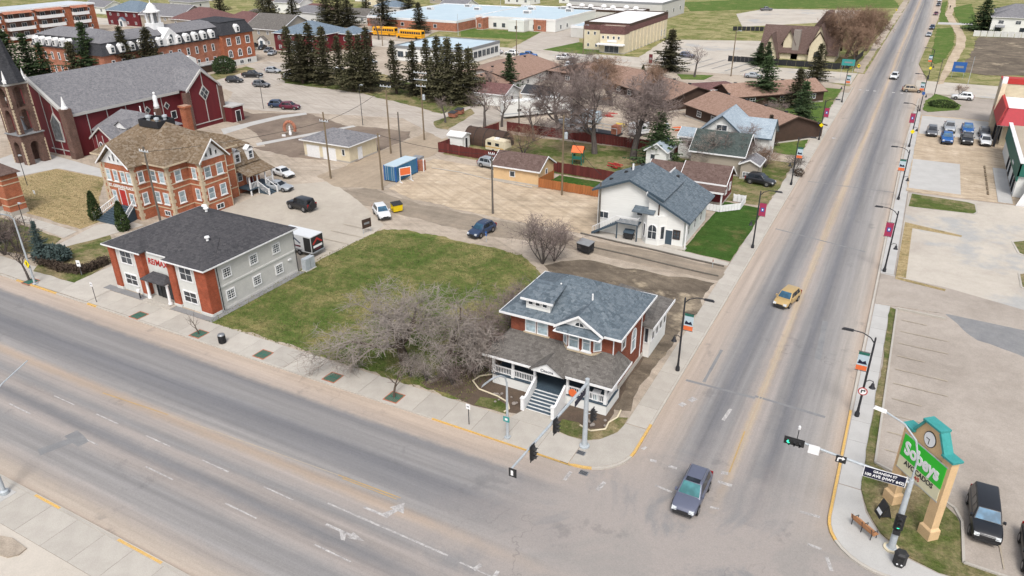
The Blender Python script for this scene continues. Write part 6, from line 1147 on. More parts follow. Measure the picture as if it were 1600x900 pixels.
    CARM[k] = dict(body=bm, glass=[(n_, g.mesh(n_)) for n_, g in gl], wheel=wh.mesh('tyre'), rim=rim.mesh('rim'), arch=arch.mesh('wheel_arch'), hl=hl.mesh('headlight'), tl=tl.mesh('taillight'), gr=gr.mesh('grille'), bp=bp.mesh('bumper'), rb=rb.mesh('bumper'), mr=mr.mesh('mirror'), ml=ml.mesh('mirror'), rails=rails.mesh('roof_rail'), bed=bed.mesh('cargo_bed') if bed else None, dims=(a, hw, zb, zh, wr, fx, rx))
    return CARM[k]
def car(kind, label, pos, deg, col, cat=None, glassm='car_glass', rails=None, z=None, full=True, sc=1.0, group=None, nm=None):
    D = car_meshes(kind); a, hw, zb, zh, wr, fx, rx = D['dims']
    if z is None: z = ZR + .01 if (0 < pos[0] < 14.5 or pos[1] < 0) else .1
    t = thing(nm or {'pickup': 'pickup_truck', 'sedan': 'sedan', 'hatch': 'hatchback'}.get(kind, 'sport_utility'), label, cat or ('pickup truck' if kind == 'pickup' else 'car'), (pos[0], pos[1], z), R(deg), group); t.scale = (sc,) * 3
    place('body', D['body'], MATS[col], t)
    for n_, g in D['glass']: place(n_, g, MATS[glassm if n_ == 'windshield' else 'car_glass'], t)
    for x in (fx, rx):
        for s in (-1, 1):
            place('wheel_arch', D['arch'], MATS['black_plastic'], t, (x, s * (hw * .99), wr * 1.02)); w_ = place('wheel', D['wheel'], MATS['rubber'], t, (x, s * (hw - .1), wr)); place('rim', D['rim'], MATS['rim_metal'], w_)
    for s in (-1, 1):
        h_ = place('headlight', D['hl'], MATS['headlight'], t, (a - .1, s * hw * .66, zh - .3)); place('taillight', D['tl'], MATS['taillight'], t, (-a + .06, s * hw * .8, zb * .84))
    place('grille', D['gr'], MATS['black_plastic'], t); place('bumper', D['bp'], MATS['black_plastic'], t); place('bumper', D['rb'], MATS['black_plastic'], t); place('mirror', D['mr'], MATS[col], t); place('mirror', D['ml'], MATS[col], t)
    if D['bed']: place('cargo_bed', D['bed'], MATS['rubber'], t)
    if rails: place('roof_rail', D['rails'], MATS['rim_metal'], t)
    return t
c = car('suv', 'slate blue sport utility with roof rails crossing the intersection', (5.4, 1.0), -91, 'p_slate', glassm='teal_glass', rails=True, sc=1.02); MB().box(-.15, .28, -.5, .5, 1.73, 1.755).build('sunroof', MATS['car_glass'], c)
car('hatch', 'gold hatchback driving down the street', (6.06,36.66), -103, 'p_gold', glassm='blue_glass_car')
car('big', 'large black truck parked beside the supermarket lawn', (24.2, 7.9), -89, 'p_black', glassm='blue_glass_car', sc=.93, nm='large_truck')
car('suv', 'black car cut off by the right edge of the picture', (27.2, 5.6), -90, 'p_black')
car('crossover', 'dark blue crossover parked facing the lawn', (-34.33,38.23), -97, 'p_navy', glassm='blue_glass_car', rails=True)
car('crossover', 'white crossover beside the yellow bin', (-50.80,37.53), -38, 'p_white', glassm='blue_glass_car'); 
c = car('boxy', 'boxy black off road wagon with rear spare wheel', (-63.33,34.43), 176, 'p_black'); MB().tube((-2.42, 0, 1.1), (-2.2, 0, 1.1), .42, .42, 18).build('spare_wheel', MATS['rubber'], c)
car('sedan', 'white sedan parked beside the rectory porch', (-77.58,45.40), -12, 'p_white'); car('sedan', 'silver sedan parked at the rectory porch steps', (-72.89,39.51), 8, 'p_silver', rails=True)
car('suv', 'silver sport utility beside the small tan garage', (-48.58,65.44), -8, 'p_silver', rails=True)
car('suv', 'dark blue sport utility in the church lot beside the maroon one', (-116.34,84.28), 22, 'p_navy'); car('suv', 'maroon sport utility in the church parking lot', (-112.46,83.98), 18, 'p_maroon')
car('suv', 'black sport utility before the convent, leftmost of its row', (-149.46,101.79), 20, 'p_black'); car('pickup', 'black pickup before the convent lawn', (-150.70,109.49), 22, 'p_black'); car('suv', 'dark brown sport utility alone in the church lot', (-138.18,100.48), 10, 'p_grey'); car('crossover', 'silver crossover by the convent corner', (-150.59,117.27), 10, 'p_silver')
for i, (px, c_, lab) in enumerate((((-193.65,151.51), 'p_black', 'black car nearest the convent end wall'), ((-187.41,149.57), 'p_black', 'black car second before the beige town house'), ((-181.13,146.27), 'p_grey', 'grey car third before the beige town house'), ((-174.90,141.72), 'p_silver', 'silver car last before the beige town house'))): car('sedan', lab, px, -70, c_, group='cars at the beige town house')
car('crossover', 'white crossover behind the left spruce', (-138.82,112.11), 15, 'p_white'); car('sedan', 'white sedan glimpsed between the spruce trunks', (-133.91,126.51), 10, 'p_white'); car('crossover', 'silver crossover glimpsed behind the spruce row', (-134.75,141.81), 10, 'p_silver')
car('sedan', 'white sedan parked before the flat office block, left', (-109.55,175.89), 180, 'p_white'); car('crossover', 'white crossover right of the white sedan at the office block', (-103.73,175.74), 180, 'p_white'); car('pickup', 'bright blue pickup on the side street', (-96.33,173.61), 0, 'p_blue'); car('pickup', 'white pickup on the side street behind the bare trees', (-83.84,174.16), 0, 'p_white'); car('crossover', 'white crossover parked by the brown roofed wing', (-77.42,163.27), 90, 'p_white')
car('suv', 'blue grey sport utility beside the lone spruce', (-51.34,195.18), 0, 'p_slate'); car('sedan', 'silver car parked behind the brown roof ridge', (-25.40,169.50), 0, 'p_silver'); car('pickup', 'dark pickup alone in the far parking lot', (-56.29,345.81), 30, 'p_grey')
car('suv', 'tan sport utility turning at the far crossing', (13.53,168.61), 5, 'p_tan', z=ZR + .03); car('crossover', 'small white car with dark glass driving on the far street', (8.49,186.02), -95, 'p_white', z=ZR + .03)
for i, (px, c_, lab, k) in enumerate((((14.66,281.73), 'p_silver', 'silver car parked at the far kerb beside the lawn', 'sedan'), ((15.27,304.53), 'p_navy', 'dark car parked ahead of the silver car at the far kerb', 'crossover'), ((15.73,359.94), 'p_maroon', 'dark red car parked further up the far kerb', 'sedan'), ((16.16,404.80), 'p_grey', 'grey sport utility parked near the top of the far kerb', 'suv'), ((16.41,430.99), 'p_white', 'white car parked at the very top of the far kerb', 'crossover'))): car(k, lab, px, -93, c_, z=ZR + .03, group='cars parked at the far kerb')
for px, c_, k, lab in (((18.69,124.00), 'p_grey', 'suv', 'dark grey sport utility, leftmost on the forecourt'), ((21.69,128.87), 'p_silver', 'pickup', 'silver pickup in the upper row of the forecourt'), ((21.29,119.42), 'p_blue', 'pickup', 'deep blue pickup in the lower row of the forecourt'), ((24.85,128.76), 'p_blue', 'pickup', 'blue pickup in the upper row beside the black one'), ((24.63,120.59), 'p_black', 'pickup', 'black pickup in the lower row of the forecourt'), ((27.80,127.47), 'p_grey', 'crossover', 'dark car in the upper row before the red roofed store'), ((27.70,120.61), 'p_white', 'crossover', 'small white crossover in the lower row of the forecourt'), ((31.42,126.61), 'p_white', 'pickup', 'white pickup by the green fascia store')):
    car(k, lab, px, -88, c_, glassm='blue_glass_car' if c_ == 'p_blue' else 'car_glass', group='cars on the tan forecourt')
car('suv', 'white sport utility beside the planted store corner', (24.37,163.16), 178, 'p_white')
car('suv', 'black car in the driveway beyond the white deck', (-5.08,77.32), -10, 'p_black')
car('crossover', 'white car among the top houses', (-244.85,239.45), 20, 'p_white'); car('suv', 'white van like car beside the top houses', (-236.02,282.64), 10, 'p_white'); car('sedan', 'silver car at the top behind the spruces', (-234.50,290.53), 0, 'p_silver')
# school buses
def bus(label, pos, deg):
    t = thing('school_bus', label, 'bus', (pos[0], pos[1], .1), R(deg), 'school buses'); b = MB().ext([(-5.6, .5), (4.2, .5), (4.2, 3.05), (-5.6, 3.05)], 'y', -1.2, 1.2).hexa([(-5.5, -1.1, 3.05), (4.1, -1.1, 3.05), (4.1, 1.1, 3.05), (-5.5, 1.1, 3.05)], [(-5.4, -.7, 3.3), (4, -.7, 3.3), (4, .7, 3.3), (-5.4, .7, 3.3)]).hexa([(4.2, -1.1, .5), (6, -1.0, .5), (6, 1.0, .5), (4.2, 1.1, .5)], [(4.2, -1.1, 1.85), (5.8, -.9, 1.65), (5.8, .9, 1.65), (4.2, 1.1, 1.85)]).build('body', MATS['bus_yellow'], t)
    for s in (-1, 1):
        for i in range(9): MB().box(-5.1 + i * 1.0, -4.3 + i * 1.0, s * 1.2 - .012, s * 1.2 + .012, 1.85, 2.65).build('window', MATS['car_glass'], t)
        MB().box(-5.6, 4.2, s * 1.21 - .015, s * 1.21 + .015, 1.2, 1.28).build('stripe', MATS['black_plastic'], t)
        for x in (-3.2, 4.6): MB().tube((x, s * .95, .5), (x, s * 1.2, .5), .5, .5, 16).build('wheel', MATS['rubber'], t)
    MB().box(4.19, 4.22, -1.0, 1.0, 1.95, 2.8).build('windshield', MATS['car_glass'], t); MB().box(-5.63, -5.6, -.9, .9, 1.9, 2.8).build('rear_window', MATS['car_glass'], t)
bus('yellow school bus parked before the brick school wall', (-155.38,192.56), 180); bus('yellow school bus half hidden by bare branches', (-169.98,195.42), 184)
# enclosed cargo trailer
t = thing('cargo_trailer', 'white enclosed cargo trailer with red and black printed rear', 'trailer', (-52.0, 22.4, .1), R(180)); MB().ext([(-2.6, .55), (2.5, .55), (3.2, 1.2), (3.2, 2.5), (2.9, 2.75), (-2.6, 2.75)], 'y', -1.15, 1.15).build('body', MATS['p_white'], t)
MB().box(-2.64, -2.6, -1.05, 1.05, .65, 2.65).build('rear_door', MATS['black_plastic'], t); MB().ext([(-.95, 1.7), (0, 2.45), (.95, 1.7), (.7, 1.62), (0, 2.15), (-.7, 1.62)], 'x', -2.665, -2.645).build('printed_roof_emblem', MATS['red_paint'], t)
MB().box(-2.662, -2.645, -.8, .8, 1.15, 1.45).build('printed_panel', MATS['sign_white'], t); MB().box(-2.662, -2.645, -.5, .5, .85, 1.02).build('printed_strip', MATS['p_maroon'], t)
for s in (-1, 1):
    MB().box(-2.55, -1.4, s * 1.155 - .006, s * 1.155 + .006, .7, 2.6).build('printed_panel', MATS['black_plastic'], t); MB().ext([(-.9, 1.7), (.1, 2.35), (1.1, 1.7), (.9, 1.62), (.1, 2.1), (-.7, 1.62)], 'y', s * 1.16 - .006, s * 1.16 + .006).build('printed_roof_emblem', MATS['p_navy'], t); MB().box(-.8, 1.0, s * 1.157 - .006, s * 1.157 + .006, 1.15, 1.35).build('printed_strip', MATS['p_maroon'], t)
    w_ = MB().tube((-.5, s * 1.0, .38), (-.5, s * 1.2, .38), .36, .36, 16).build('wheel', MATS['rubber'], t); MB().tube((-.5, s * 1.19, .38), (-.5, s * 1.215, .38), .2, .2, 10).build('rim', MATS['rim_metal'], w_); MB().box(-1.0, 0, s * 1.18 - .05, s * 1.18 + .05, .74, .84).build('mudguard', MATS['rim_metal'], t)
MB().tube((3.2, 0, .5), (4.3, 0, .5), .06).box(-2.75, -2.6, -1.1, 1.1, .45, .55).build('hitch', MATS['steel'], t)
# shipping container, kiosk, bins
t = thing('shipping_container', 'blue steel shipping container with pale roof on the sand lot', 'container', (-59.4, 54.2, .1)); b = MB()
for s in (-1, 1):
    n = 20
    for i in range(n): y0 = -3.0 + i * 6.0 / n; b.hexa([(s * 1.2, y0, .05), (s * 1.2, y0 + .3, .05), (s * 1.17, y0 + .3, .05), (s * 1.17, y0, .05)], [(s * (1.2 if i % 2 else 1.16), y0, 2.5), (s * (1.2 if i % 2 else 1.16), y0 + .3, 2.5), (s * 1.12, y0 + .3, 2.5), (s * 1.12, y0, 2.5)])
MB().box(-1.15, 1.15, -2.98, 2.98, .05, 2.5).build('body', MATS['container_blue'], t); b.build('corrugation', MATS['container_blue'], t, kind='stuff'); MB().box(-1.22, 1.22, -3.05, 3.05, 2.5, 2.62).build('roof', MATS['flat_roof_blue'], t)
for x in (-.6, .6): d_ = MB().box(x - .56, x + .56, -3.06, -2.99, .12, 2.46).build('door', MATS['container_blue'], t); MB().tube((x - .2, -3.09, .1), (x - .2, -3.09, 2.5), .03).tube((x + .2, -3.09, .1), (x + .2, -3.09, 2.5), .03).build('locking_bar', MATS['galv'], d_)
for x in (-1.15, 1.15):
    for y in (-3.0, 3.0): MB().box(x - .09, x + .09, y - .09, y + .09, 0, 2.6).build('corner_post', MATS['blue_paint'], t)
t = thing('notice_board', 'orange notice board on white posts before the container', 'notice board', (-57.36,52.57), R(62))
for x in (-1.0, 1.0): MB().box(x - .06, x + .06, -.06, .06, 0, 2.3).box(x - .08, x + .08, -.8, .8, 0, .1).build('post', MATS['white_trim'], t)
MB().box(-1.0, 1.0, -.05, .05, 1.1, 2.3).build('board', MATS['orange_paint'], t); MB().box(-1.06, 1.06, -.07, .07, 2.3, 2.4).box(-1.06, 1.06, -.07, .07, 1.02, 1.1).build('frame', MATS['white_trim'], t)
t = thing('firewood_rack', 'roofed rack of stacked wood with white posts behind the container', 'wood rack', (-58.92,58.53), R(5))
for x in (-1.3, 0, 1.3): MB().box(x - .07, x + .07, -.5, -.36, 0, 2.3).build('post', MATS['white_trim'], t)
MB().box(-1.2, 1.2, -.35, .5, .1, 1.8).build('stacked_wood', MATS['brick_salmon'], t); MB().box(-1.5, .2, .1, 1.8, 1.7, 2.1).build('roof', MATS['grey_paint'], t)
def bin_(label, pos, deg, col, lidc, w_=1.6, d=1.2, h=1.2, cat='dumpster'):
    t = thing('dumpster', label, cat, (pos[0], pos[1], .1), R(deg)); MB().hexa([(-w_ / 2 * .92, -d / 2 * .8, .15), (w_ / 2 * .92, -d / 2 * .8, .15), (w_ / 2 * .92, d / 2, .15), (-w_ / 2 * .92, d / 2, .15)], [(-w_ / 2, -d / 2, h), (w_ / 2, -d / 2, h), (w_ / 2, d / 2, h + .25), (-w_ / 2, d / 2, h + .25)]).build('bin_body', MATS[col], t)
    MB().hexa([(-w_ / 2 - .04, -d / 2 - .05, h + .01), (w_ / 2 + .04, -d / 2 - .05, h + .01), (w_ / 2 + .04, d / 2 + .03, h + .27), (-w_ / 2 - .04, d / 2 + .03, h + .27)], [(-w_ / 2 - .04, -d / 2 - .05, h + .07), (w_ / 2 + .04, -d / 2 - .05, h + .07), (w_ / 2 + .04, d / 2 + .03, h + .33), (-w_ / 2 - .04, d / 2 + .03, h + .33)]).build('lid', MATS[lidc], t)
    for s in (-1, 1): MB().box(s * (w_ / 2 + .05) - .05, s * (w_ / 2 + .05) + .05, -.2, .3, h * .55, h * .68).build('lift_pocket', MATS[col], t); MB().tube((s * w_ * .35, -d * .25, .08), (s * w_ * .35 + .06, -d * .25, .08), .08, .08, 8).build('caster', MATS['rubber'], t)
bin_('yellow metal bin with dark lid beside the white crossover', (-49.9, 40.0), 60, 'yellow_paint', 'black_plastic', 1.5, 1.1, 1.1); bin_('black metal dumpster at the edge of the bare yard', (-19.3, 38.9), -12, 'black_metal', 'grey_paint', 1.9, 1.3)
bin_('small black bin under the white house deck', (-15.9, 45.7), 0, 'black_plastic', 'deck_blue', 1.3, .8, .9)
for i, p in enumerate(((-74.26,93.90), (-74.61,97.12))): bin_('brown square planter on the grass island, ' + ('nearer', 'farther')[i], p, 0, 'brick_salmon', 'shingle_dark', 1.7, 1.5, 1.0, 'planter')
# campers, trailers and yard clutter behind the maroon fence
def camper(label, pos, deg, L, W, H, col, stripe, nm='camper'):
    t = thing(nm, label, 'camper', (pos[0], pos[1], .06), R(deg)); MB().ext([(-L / 2, .5), (L / 2, .5), (L / 2 + .3, 1.1), (L / 2, H), (-L / 2 + .2, H), (-L / 2, H - .3)], 'y', -W / 2, W / 2).build('shell', MATS[col], t)
    for s in (-1, 1):
        MB().box(-L / 2, L / 2, s * (W / 2 + .006) - .006, s * (W / 2 + .006) + .006, .95, 1.15).build('stripe', MATS[stripe], t)
        for x in (-L * .28, L * .15): MB().box(x - .45, x + .45, s * (W / 2 + .008) - .008, s * (W / 2 + .008) + .008, 1.4, 1.95).build('window', MATS['car_glass'], t)
        MB().tube((-.3, s * (W / 2 - .15), .35), (-.3, s * (W / 2 + .03), .35), .35, .35, 14).build('wheel', MATS['rubber'], t)
    MB().box(-.5, .3, -.4, .4, H, H + .25).build('roof_vent', MATS['white_trim'], t); return t
camper('cream camper trailer with grey roof inside the maroon fence', (-52.09,74.47), -8, 4.2, 2.1, 2.4, 'cream', 'kerb_yellow'); camper('long white trailer behind the bare shrubs', (-58.95,104.22), 48, 16, 2.5, 3.6, 'white_siding', 'galv', 'trailer'); camper('silver camper behind the maroon fence', (-45.70,93.38), -5, 5.5, 2.3, 2.6, 'p_silver', 'galv'); camper('pale blue camper behind the silver one', (-46.41,102.61), 0, 6, 2.3, 2.6, 'flat_roof_blue', 'white_trim'); camper('white boat like camper near the big trunk', (-32.89,97.56), 60, 3.6, 2.0, 2.6, 'p_white', 'galv'); camper('white camper at the yard\'s far side', (-61.38,113.78), 20, 7, 2.4, 2.8, 'p_white', 'galv'); camper('white camper among the top houses by the spruce', (-232.73,227.63), 10, 7, 2.5, 2.9, 'p_white', 'galv')
t = thing('flatbed_truck', 'dark flatbed trailer with rails behind the fence', 'trailer', (-39.73,94.12), R(-8)); MB().box(-4.5, 4.5, -1.2, 1.2, .6, 1.0).build('bed', MATS['black_metal'], t)
for s in (-1, 1): MB().path([(-4.4, s * 1.15, 1), (-4.4, s * 1.15, 2.2), (4.4, s * 1.15, 2.2), (4.4, s * 1.15, 1)], .06).tube((0, s * 1.15, 1), (0, s * 1.15, 2.2), .05).build('rail', MATS['galv'], t)
MB().box(3.0, 4.3, -.9, .9, 1.0, 2.6).build('load', MATS['brick_salmon'], t)
for x in (-3, 3): MB().tube((x, -1.2, .45), (x, 1.2, .45), .42, .42, 14).build('wheel', MATS['rubber'], t)
for i, (px, c_, lab) in enumerate((((-38.16,101.83), 'yellow_paint', 'yellow machine parts heap in the yard'), ((-26.30,104.83), 'orange_paint', 'stacked orange lumber beside the pale blue roof'), ((-24.26,99.70), 'white_trim', 'pile of white scrap beside the fence'), ((-29.30,106.26), 'galv', 'grey junk heap behind the spruce'), ((-29.50,75.12), 'red_paint', 'overturned red play table in the fenced yard'), ((-44.04,110.29), 'red_paint', 'red rusty scrap heap behind the flatbed'), ((-60.02,105.07), 'orange_paint', 'orange lift machine by the long trailer'))):
    t = thing('scrap_pile', lab, 'scrap pile', (px[0], px[1], .08), R(i * 40))
    for q in range(7):
        x, y = random.uniform(-1, 1), random.uniform(-.7, .7); l = random.uniform(.5, 1.2); MB().box(x - l, x + l, y - .12, y + .12, .12 * q, .12 * q + .11).build('plank', MATS[c_], t)
t = thing('playhouse', 'green playhouse with orange roof in the fenced yard', 'playhouse', (-35.87,74.45), R(10)); 
for x in (-.8, .8):
    for y in (-.8, .8): MB().box(x - .08, x + .08, y - .08, y + .08, 0, 2.4).build('post', MATS['green_paint'], t)
MB().box(-.8, .8, -.8, .8, .9, 1.0).build('platform', MATS['wood_orange'], t); MB().box(-.8, .8, -.86, -.8, 1.0, 1.6).box(-.86, -.8, -.8, .8, 1.0, 1.6).build('panel', MATS['green_paint'], t); gable(MB(), -.9, .9, -.9, .9, 2.4, .8, 'x', .15, .06).build('roof', MATS['orange_paint'], t)

# ================================================================ street lamps, poles, signals, signs
def lamp(label, pos, side, banner, extra=None):
    """side = +1 when the street lies on the +x side"""
    t = thing('street_lamp', label, 'street lamp', (pos[0], pos[1], .02), 0, 'black street lamps along the street'); s = side
    MB().lathe([(.2, 0), (.2, .35), (.13, .5), (.1, 1.0), (.075, 7.7), (.02, 7.8)], 10).build('pole', MATS['black_metal'], t, 40)
    MB().path([(0, 0, 7.2), (s * .35, 0, 7.65), (s * 1.0, 0, 7.95), (s * 1.8, 0, 8.0)], .05, 6).build('arm', MATS['black_metal'], t)
    h = MB().hexa([(s * 1.7, -.12, 7.9), (s * 2.6, -.14, 7.9), (s * 2.6, .14, 7.9), (s * 1.7, .12, 7.9)], [(s * 1.7, -.08, 8.06), (s * 2.45, -.1, 8.06), (s * 2.45, .1, 8.06), (s * 1.7, .08, 8.06)]).build('lamp_head', MATS['black_metal'], t)
    MB().path([(0, 0, 3.5), (-s * .3, 0, 3.75), (-s * .6, 0, 3.7), (-s * .62, 0, 3.5)], .035, 6).build('lower_arm', MATS['black_metal'], t); MB().lathe([(.05, .5), (.12, .42), (.16, .2), (.28, .02), (.2, 0)][::-1], 10, (-s * .62, 0, 3.05)).build('bell_lamp', MATS['black_metal'], t, 50)
    MB().tube((0, 0, 6.25), (s * 1.0, 0, 6.25), .025).tube((0, 0, 4.45), (s * 1.0, 0, 4.45), .025).build('banner_bar', MATS['black_metal'], t)
    x0, x1 = sorted((s * .12, s * .95))
    if banner == 'red':
        b = MB().box(x0, x1, -.012, .012, 4.5, 6.2).build('banner', MATS['banner_red'], t); MB().box(x0 + .22, x1 - .22, -.02, .02, 5.1, 5.6).build('emblem', MATS['blue_paint'], b); MB().box(x0 + .34, x1 - .34, -.024, .024, 5.24, 5.46).build('emblem_centre', MATS['sign_white'], b)
    else:
        b = MB().box(x0, x1, -.012, .012, 4.95, 6.2).build('banner', MATS['flat_roof_blue'], t); MB().box(x0, x1, -.014, .014, 4.5, 4.945).build('banner_foot', MATS['orange_paint'], b); MB().box(x0, x1, -.016, .016, 5.95, 6.2).build('banner_top', MATS['green_paint'], b); MB().ext([(x0 + .05, 5.1), (x1 - .05, 5.1), (x1 - .2, 5.45), ((x0 + x1) / 2, 5.3), (x0 + .15, 5.5)], 'y', -.018, .018).build('banner_picture', MATS['sign_navy'], b)
    if extra == 'yellow': MB().ext([(-.42, 2.9), (0, 2.48), (.42, 2.9), (0, 3.32)], 'y', -.1, -.08).build('warning_sign', MATS['sign_yellow'], t)
    if extra == 'noturn': d = MB().tube((0, -.13, 2.6), (0, -.11, 2.6), .38, .38, 20).build('prohibition_sign', MATS['red_paint'], t); MB().tube((0, -.14, 2.6), (0, -.131, 2.6), .29, .29, 20).build('sign_face', MATS['sign_white'], d); MB().ext([(-.15, 2.45), (-.05, 2.45), (-.05, 2.65), (.1, 2.65), (.1, 2.55), (.22, 2.7), (.1, 2.85), (.1, 2.75), (-.15, 2.75)], 'y', -.15, -.141).build('turn_symbol', MATS['black_plastic'], d)
    if extra == 'blue': MB().box(-.3, .3, -.11, -.09, 3.6, 4.2).build('parking_sign', MATS['blue_paint'], t)
    return t
lamp('black street lamp with landscape banner beside the corner house', (-.55, 17.2), 1, 'pic'); lamp('black street lamp with red banner beside the bright lawn', (-.55, 50.3), 1, 'red'); lamp('black street lamp with orange footed banner by the shrubby house', (-.55, 79.3), 1, 'pic'); lamp('black street lamp with red banner and yellow sign by the far lawn', (-.5, 110.2), 1, 'red', 'yellow'); lamp('black street lamp with banner at the far crossing, left side', (-.5, 147.8), 1, 'pic')
lamp('black street lamp with landscape banner and no turn sign beside the verge', (15.15, 17.3), -1, 'pic', 'noturn'); lamp('black street lamp with red banner beside the empty lot', (15.1, 50.2), -1, 'red'); lamp('black street lamp with banner before the grass island', (15.1, 79.3), -1, 'pic'); lamp('black street lamp with red banner and yellow sign by the forecourt', (15.2, 112.5), -1, 'red', 'yellow'); lamp('black street lamp with blue sign at the far crossing, right side', (15.9, 146), -1, 'pic', 'blue'); lamp('black street lamp with yellow sign beyond the far crossing', (16.6, 188), -1, 'pic', 'yellow')
def upole(label, pos, h, mat='wood_pole', arms=(), lampx=0, tr=False, r=.16, nm='utility_pole', cat='utility pole'):
    t = thing(nm, label, cat, (pos[0], pos[1], .0), 0, 'utility poles' if nm == 'utility_pole' else None); MB().tube((0, 0, 0), (0, 0, h), r, r * .72, 10).build('pole', MATS[mat], t)
    for z, l in arms:
        a = MB().box(-l, l, -.12, .0, z, z + .13).build('crossarm', MATS['galv'], t)
        for x in (-l * .9, -l * .35, l * .35, l * .9): MB().lathe([(.05, 0), (.07, .1), (.03, .22)], 6, (x, -.06, z + .13)).build('insulator', MATS['white_trim'], a)
    if tr: MB().lathe([(.28, 0), (.28, .9), (.2, 1.0)], 10, (.45, 0, h * .72)).build('transformer', MATS['galv'], t)
    if lampx: MB().path([(0, 0, h - .3), (lampx * .6, 0, h), (lampx, 0, h)], .04, 5).build('arm', MATS['galv'], t); MB().box(lampx - .1, lampx + .5 if lampx > 0 else lampx + .1, -.12, .12, h - .1, h + .06).build('lamp_head', MATS['galv'], t)
    return t
UP = [upole('wooden utility pole with crossarm beside the long white garage', (-69.42,47.98), 11.15, arms=((9.6, .9),)), upole('leaning wooden utility pole at the container corner', (-57.97,47.12), 9.23, tr=False), upole('dark wooden pole behind the container', (-65.51,62.56), 8.57, 'wood_pole_grey'), upole('tall wooden utility pole with white crossarm at the lane', (-69.44,64.75), 11.49, arms=((12.2, 1.2),)), upole('tall wooden utility pole with three crossarms by the planters', (-69.29,75.45), 11.02, arms=((12.9, 1.5), (11.6, 1.5), (10.4, 1.1)), tr=True),
      upole('dark wooden utility pole in the sand lot', (-36.93,45.83), 8.85, 'wood_pole_grey', arms=((8.9, .5),)), upole('utility pole with transformer beside the orange fence', (-31.36,57.92), 12.51, tr=True), upole('weathered green grey utility pole at the white house corner', (-20.43,46.17), 7.15, 'wood_pole_grey'), upole('short brown pole in front of the white house', (-12.12,45.88), 5.64, 'dark_brown', r=.11), upole('dark wooden pole behind the office roof', (-76.3, 20), 11.5, 'wood_pole_grey', arms=((10.8, .9),)), upole('pale tall pole in the school parking lot', (-31.50,169.67), 12, 'wood_pole', lampx=1.0), upole('pale utility pole by the school driveway', (-101.02,174.18), 11, 'wood_pole'), upole('wooden pole in front of the cream hall', (-83.81,188.18), 9, 'wood_pole', lampx=1.2), upole('pale pole beside the school wall', (-143.96,207.58), 8, 'galv', r=.1), upole('wooden pole behind the spruce row by the buses', (-154.04,173.62), 10, 'wood_pole'), upole('short grey pole among the bare shrubs by the long trailer', (-58.07,94.29), 6, 'wood_pole_grey')]
upole('thin black lamp pole in the middle of the church lot', (-87.75,79.45), 8.54, 'black_metal', r=.07, nm='lamp_pole', cat='lamp pole', lampx=.5); upole('thin black lamp pole near the parked church cars', (-118.60,81.67), 7.28, 'black_metal', r=.07, nm='lamp_pole', cat='lamp pole', lampx=.5); upole('small black lamp post on the straw lawn', (-111.78,22.23), 5.2, 'black_metal', r=.06, nm='lamp_pole', cat='lamp pole', lampx=.3); upole('small black lamp post by the long path', (-94.18,11.25), 3.4, 'black_metal', r=.06, nm='lamp_pole', cat='lamp pole', lampx=.2)
upole('thin black post beside the far path', (18.52,166.79), 8.5, 'wood_pole_grey', r=.1, nm='lamp_pole', cat='lamp pole'); upole('pale thin pole in the vacant lot', (25.87,184.65), 7, 'galv', r=.06, nm='lamp_pole', cat='lamp pole'); upole('pale flag pole by the school', (-160, 270), 10, 'galv', r=.07, nm='flag_pole', cat='flag pole')
# wires between poles
for i, (a, b, za, zb) in enumerate(((0, 3, 9.6, 12.2), (3, 4, 12.2, 12.9), (5, 6, 8.9, 11), (0, 9, 9.6, 10.8), (6, 7, 11, 8.2), (4, 15, 12.9, 6), (1, 5, 9, 8.9))):
    A_, B_ = UP[a].location, UP[b].location; pts = [(A_.x + (B_.x - A_.x) * f, A_.y + (B_.y - A_.y) * f, za + (zb - za) * f - 1.2 * f * (1 - f) * 2) for f in [k / 8 for k in range(9)]]
    MB().path(pts, .03, 4).build('power_line', MATS['rubber'], None, label='thin overhead power line span ' + ('from the garage pole to the lane pole', 'between the two tall lane poles', 'from the sand lot pole to the fence pole', 'from the office pole to the garage pole', 'from the fence pole to the white house pole', 'from the three armed pole to the shrub pole', 'from the container pole to the sand lot pole')[i], cat='power line')
# traffic signals
def head(par, loc, rz, on=None, horiz=False, plate=True):
    """three lens head; face towards local -y turned by rz"""
    h = MB().box(-.17, .17, -.12, .14, -.52, .52)
    if plate: h.box(-.3, .3, .0, .03, -.66, .66)
    me = h.mesh('signal_head'); o = place('signal_head', me, MATS['black_plastic'], par, loc, rz)
    if horiz: o.rotation_euler = (0, R(90), rz)
    for z, nm in ((.34, 'red'), (0, 'amber'), (-.34, 'green')):
        l = MB().tube((0, -.14, z), (0, -.122, z), .12, .12, 14).build('lens', MATS['lamp_green'] if on == nm else MATS['lamp_off'], o); v = MB()
        for q in range(7): a0, a1 = R(q * 26), R(q * 26 + 26); v.poly([(.14 * math.cos(a0), -.12, z + .14 * math.sin(a0)), (.14 * math.cos(a1), -.12, z + .14 * math.sin(a1)), (.14 * math.cos(a1), -.36, z + .14 * math.sin(a1)), (.14 * math.cos(a0), -.36, z + .14 * math.sin(a0))])
        v.build('visor', MATS['black_plastic'], o)
    return o
S = thing('traffic_signal', 'grey signal pole with long mast arm at the corner house', 'traffic signal', (-3.9, 2.7, .02)); 
MB().lathe([(.42, 0), (.42, .12), (.24, .16), (.21, .5), (.17, 6.5), (.0, 6.55)], 12).build('pole', MATS['galv'], S, 40); MB().tube((0, 0, 6.1), (-.05, -12.3, 6.85), .13, .07, 10).build('mast_arm', MATS['galv'], S)
for y in (-6.2, -9.8): head(S, (.2, y, 6.35 - y * .06 - .5), R(90), None)
for y in (-2.0, -.9): pass
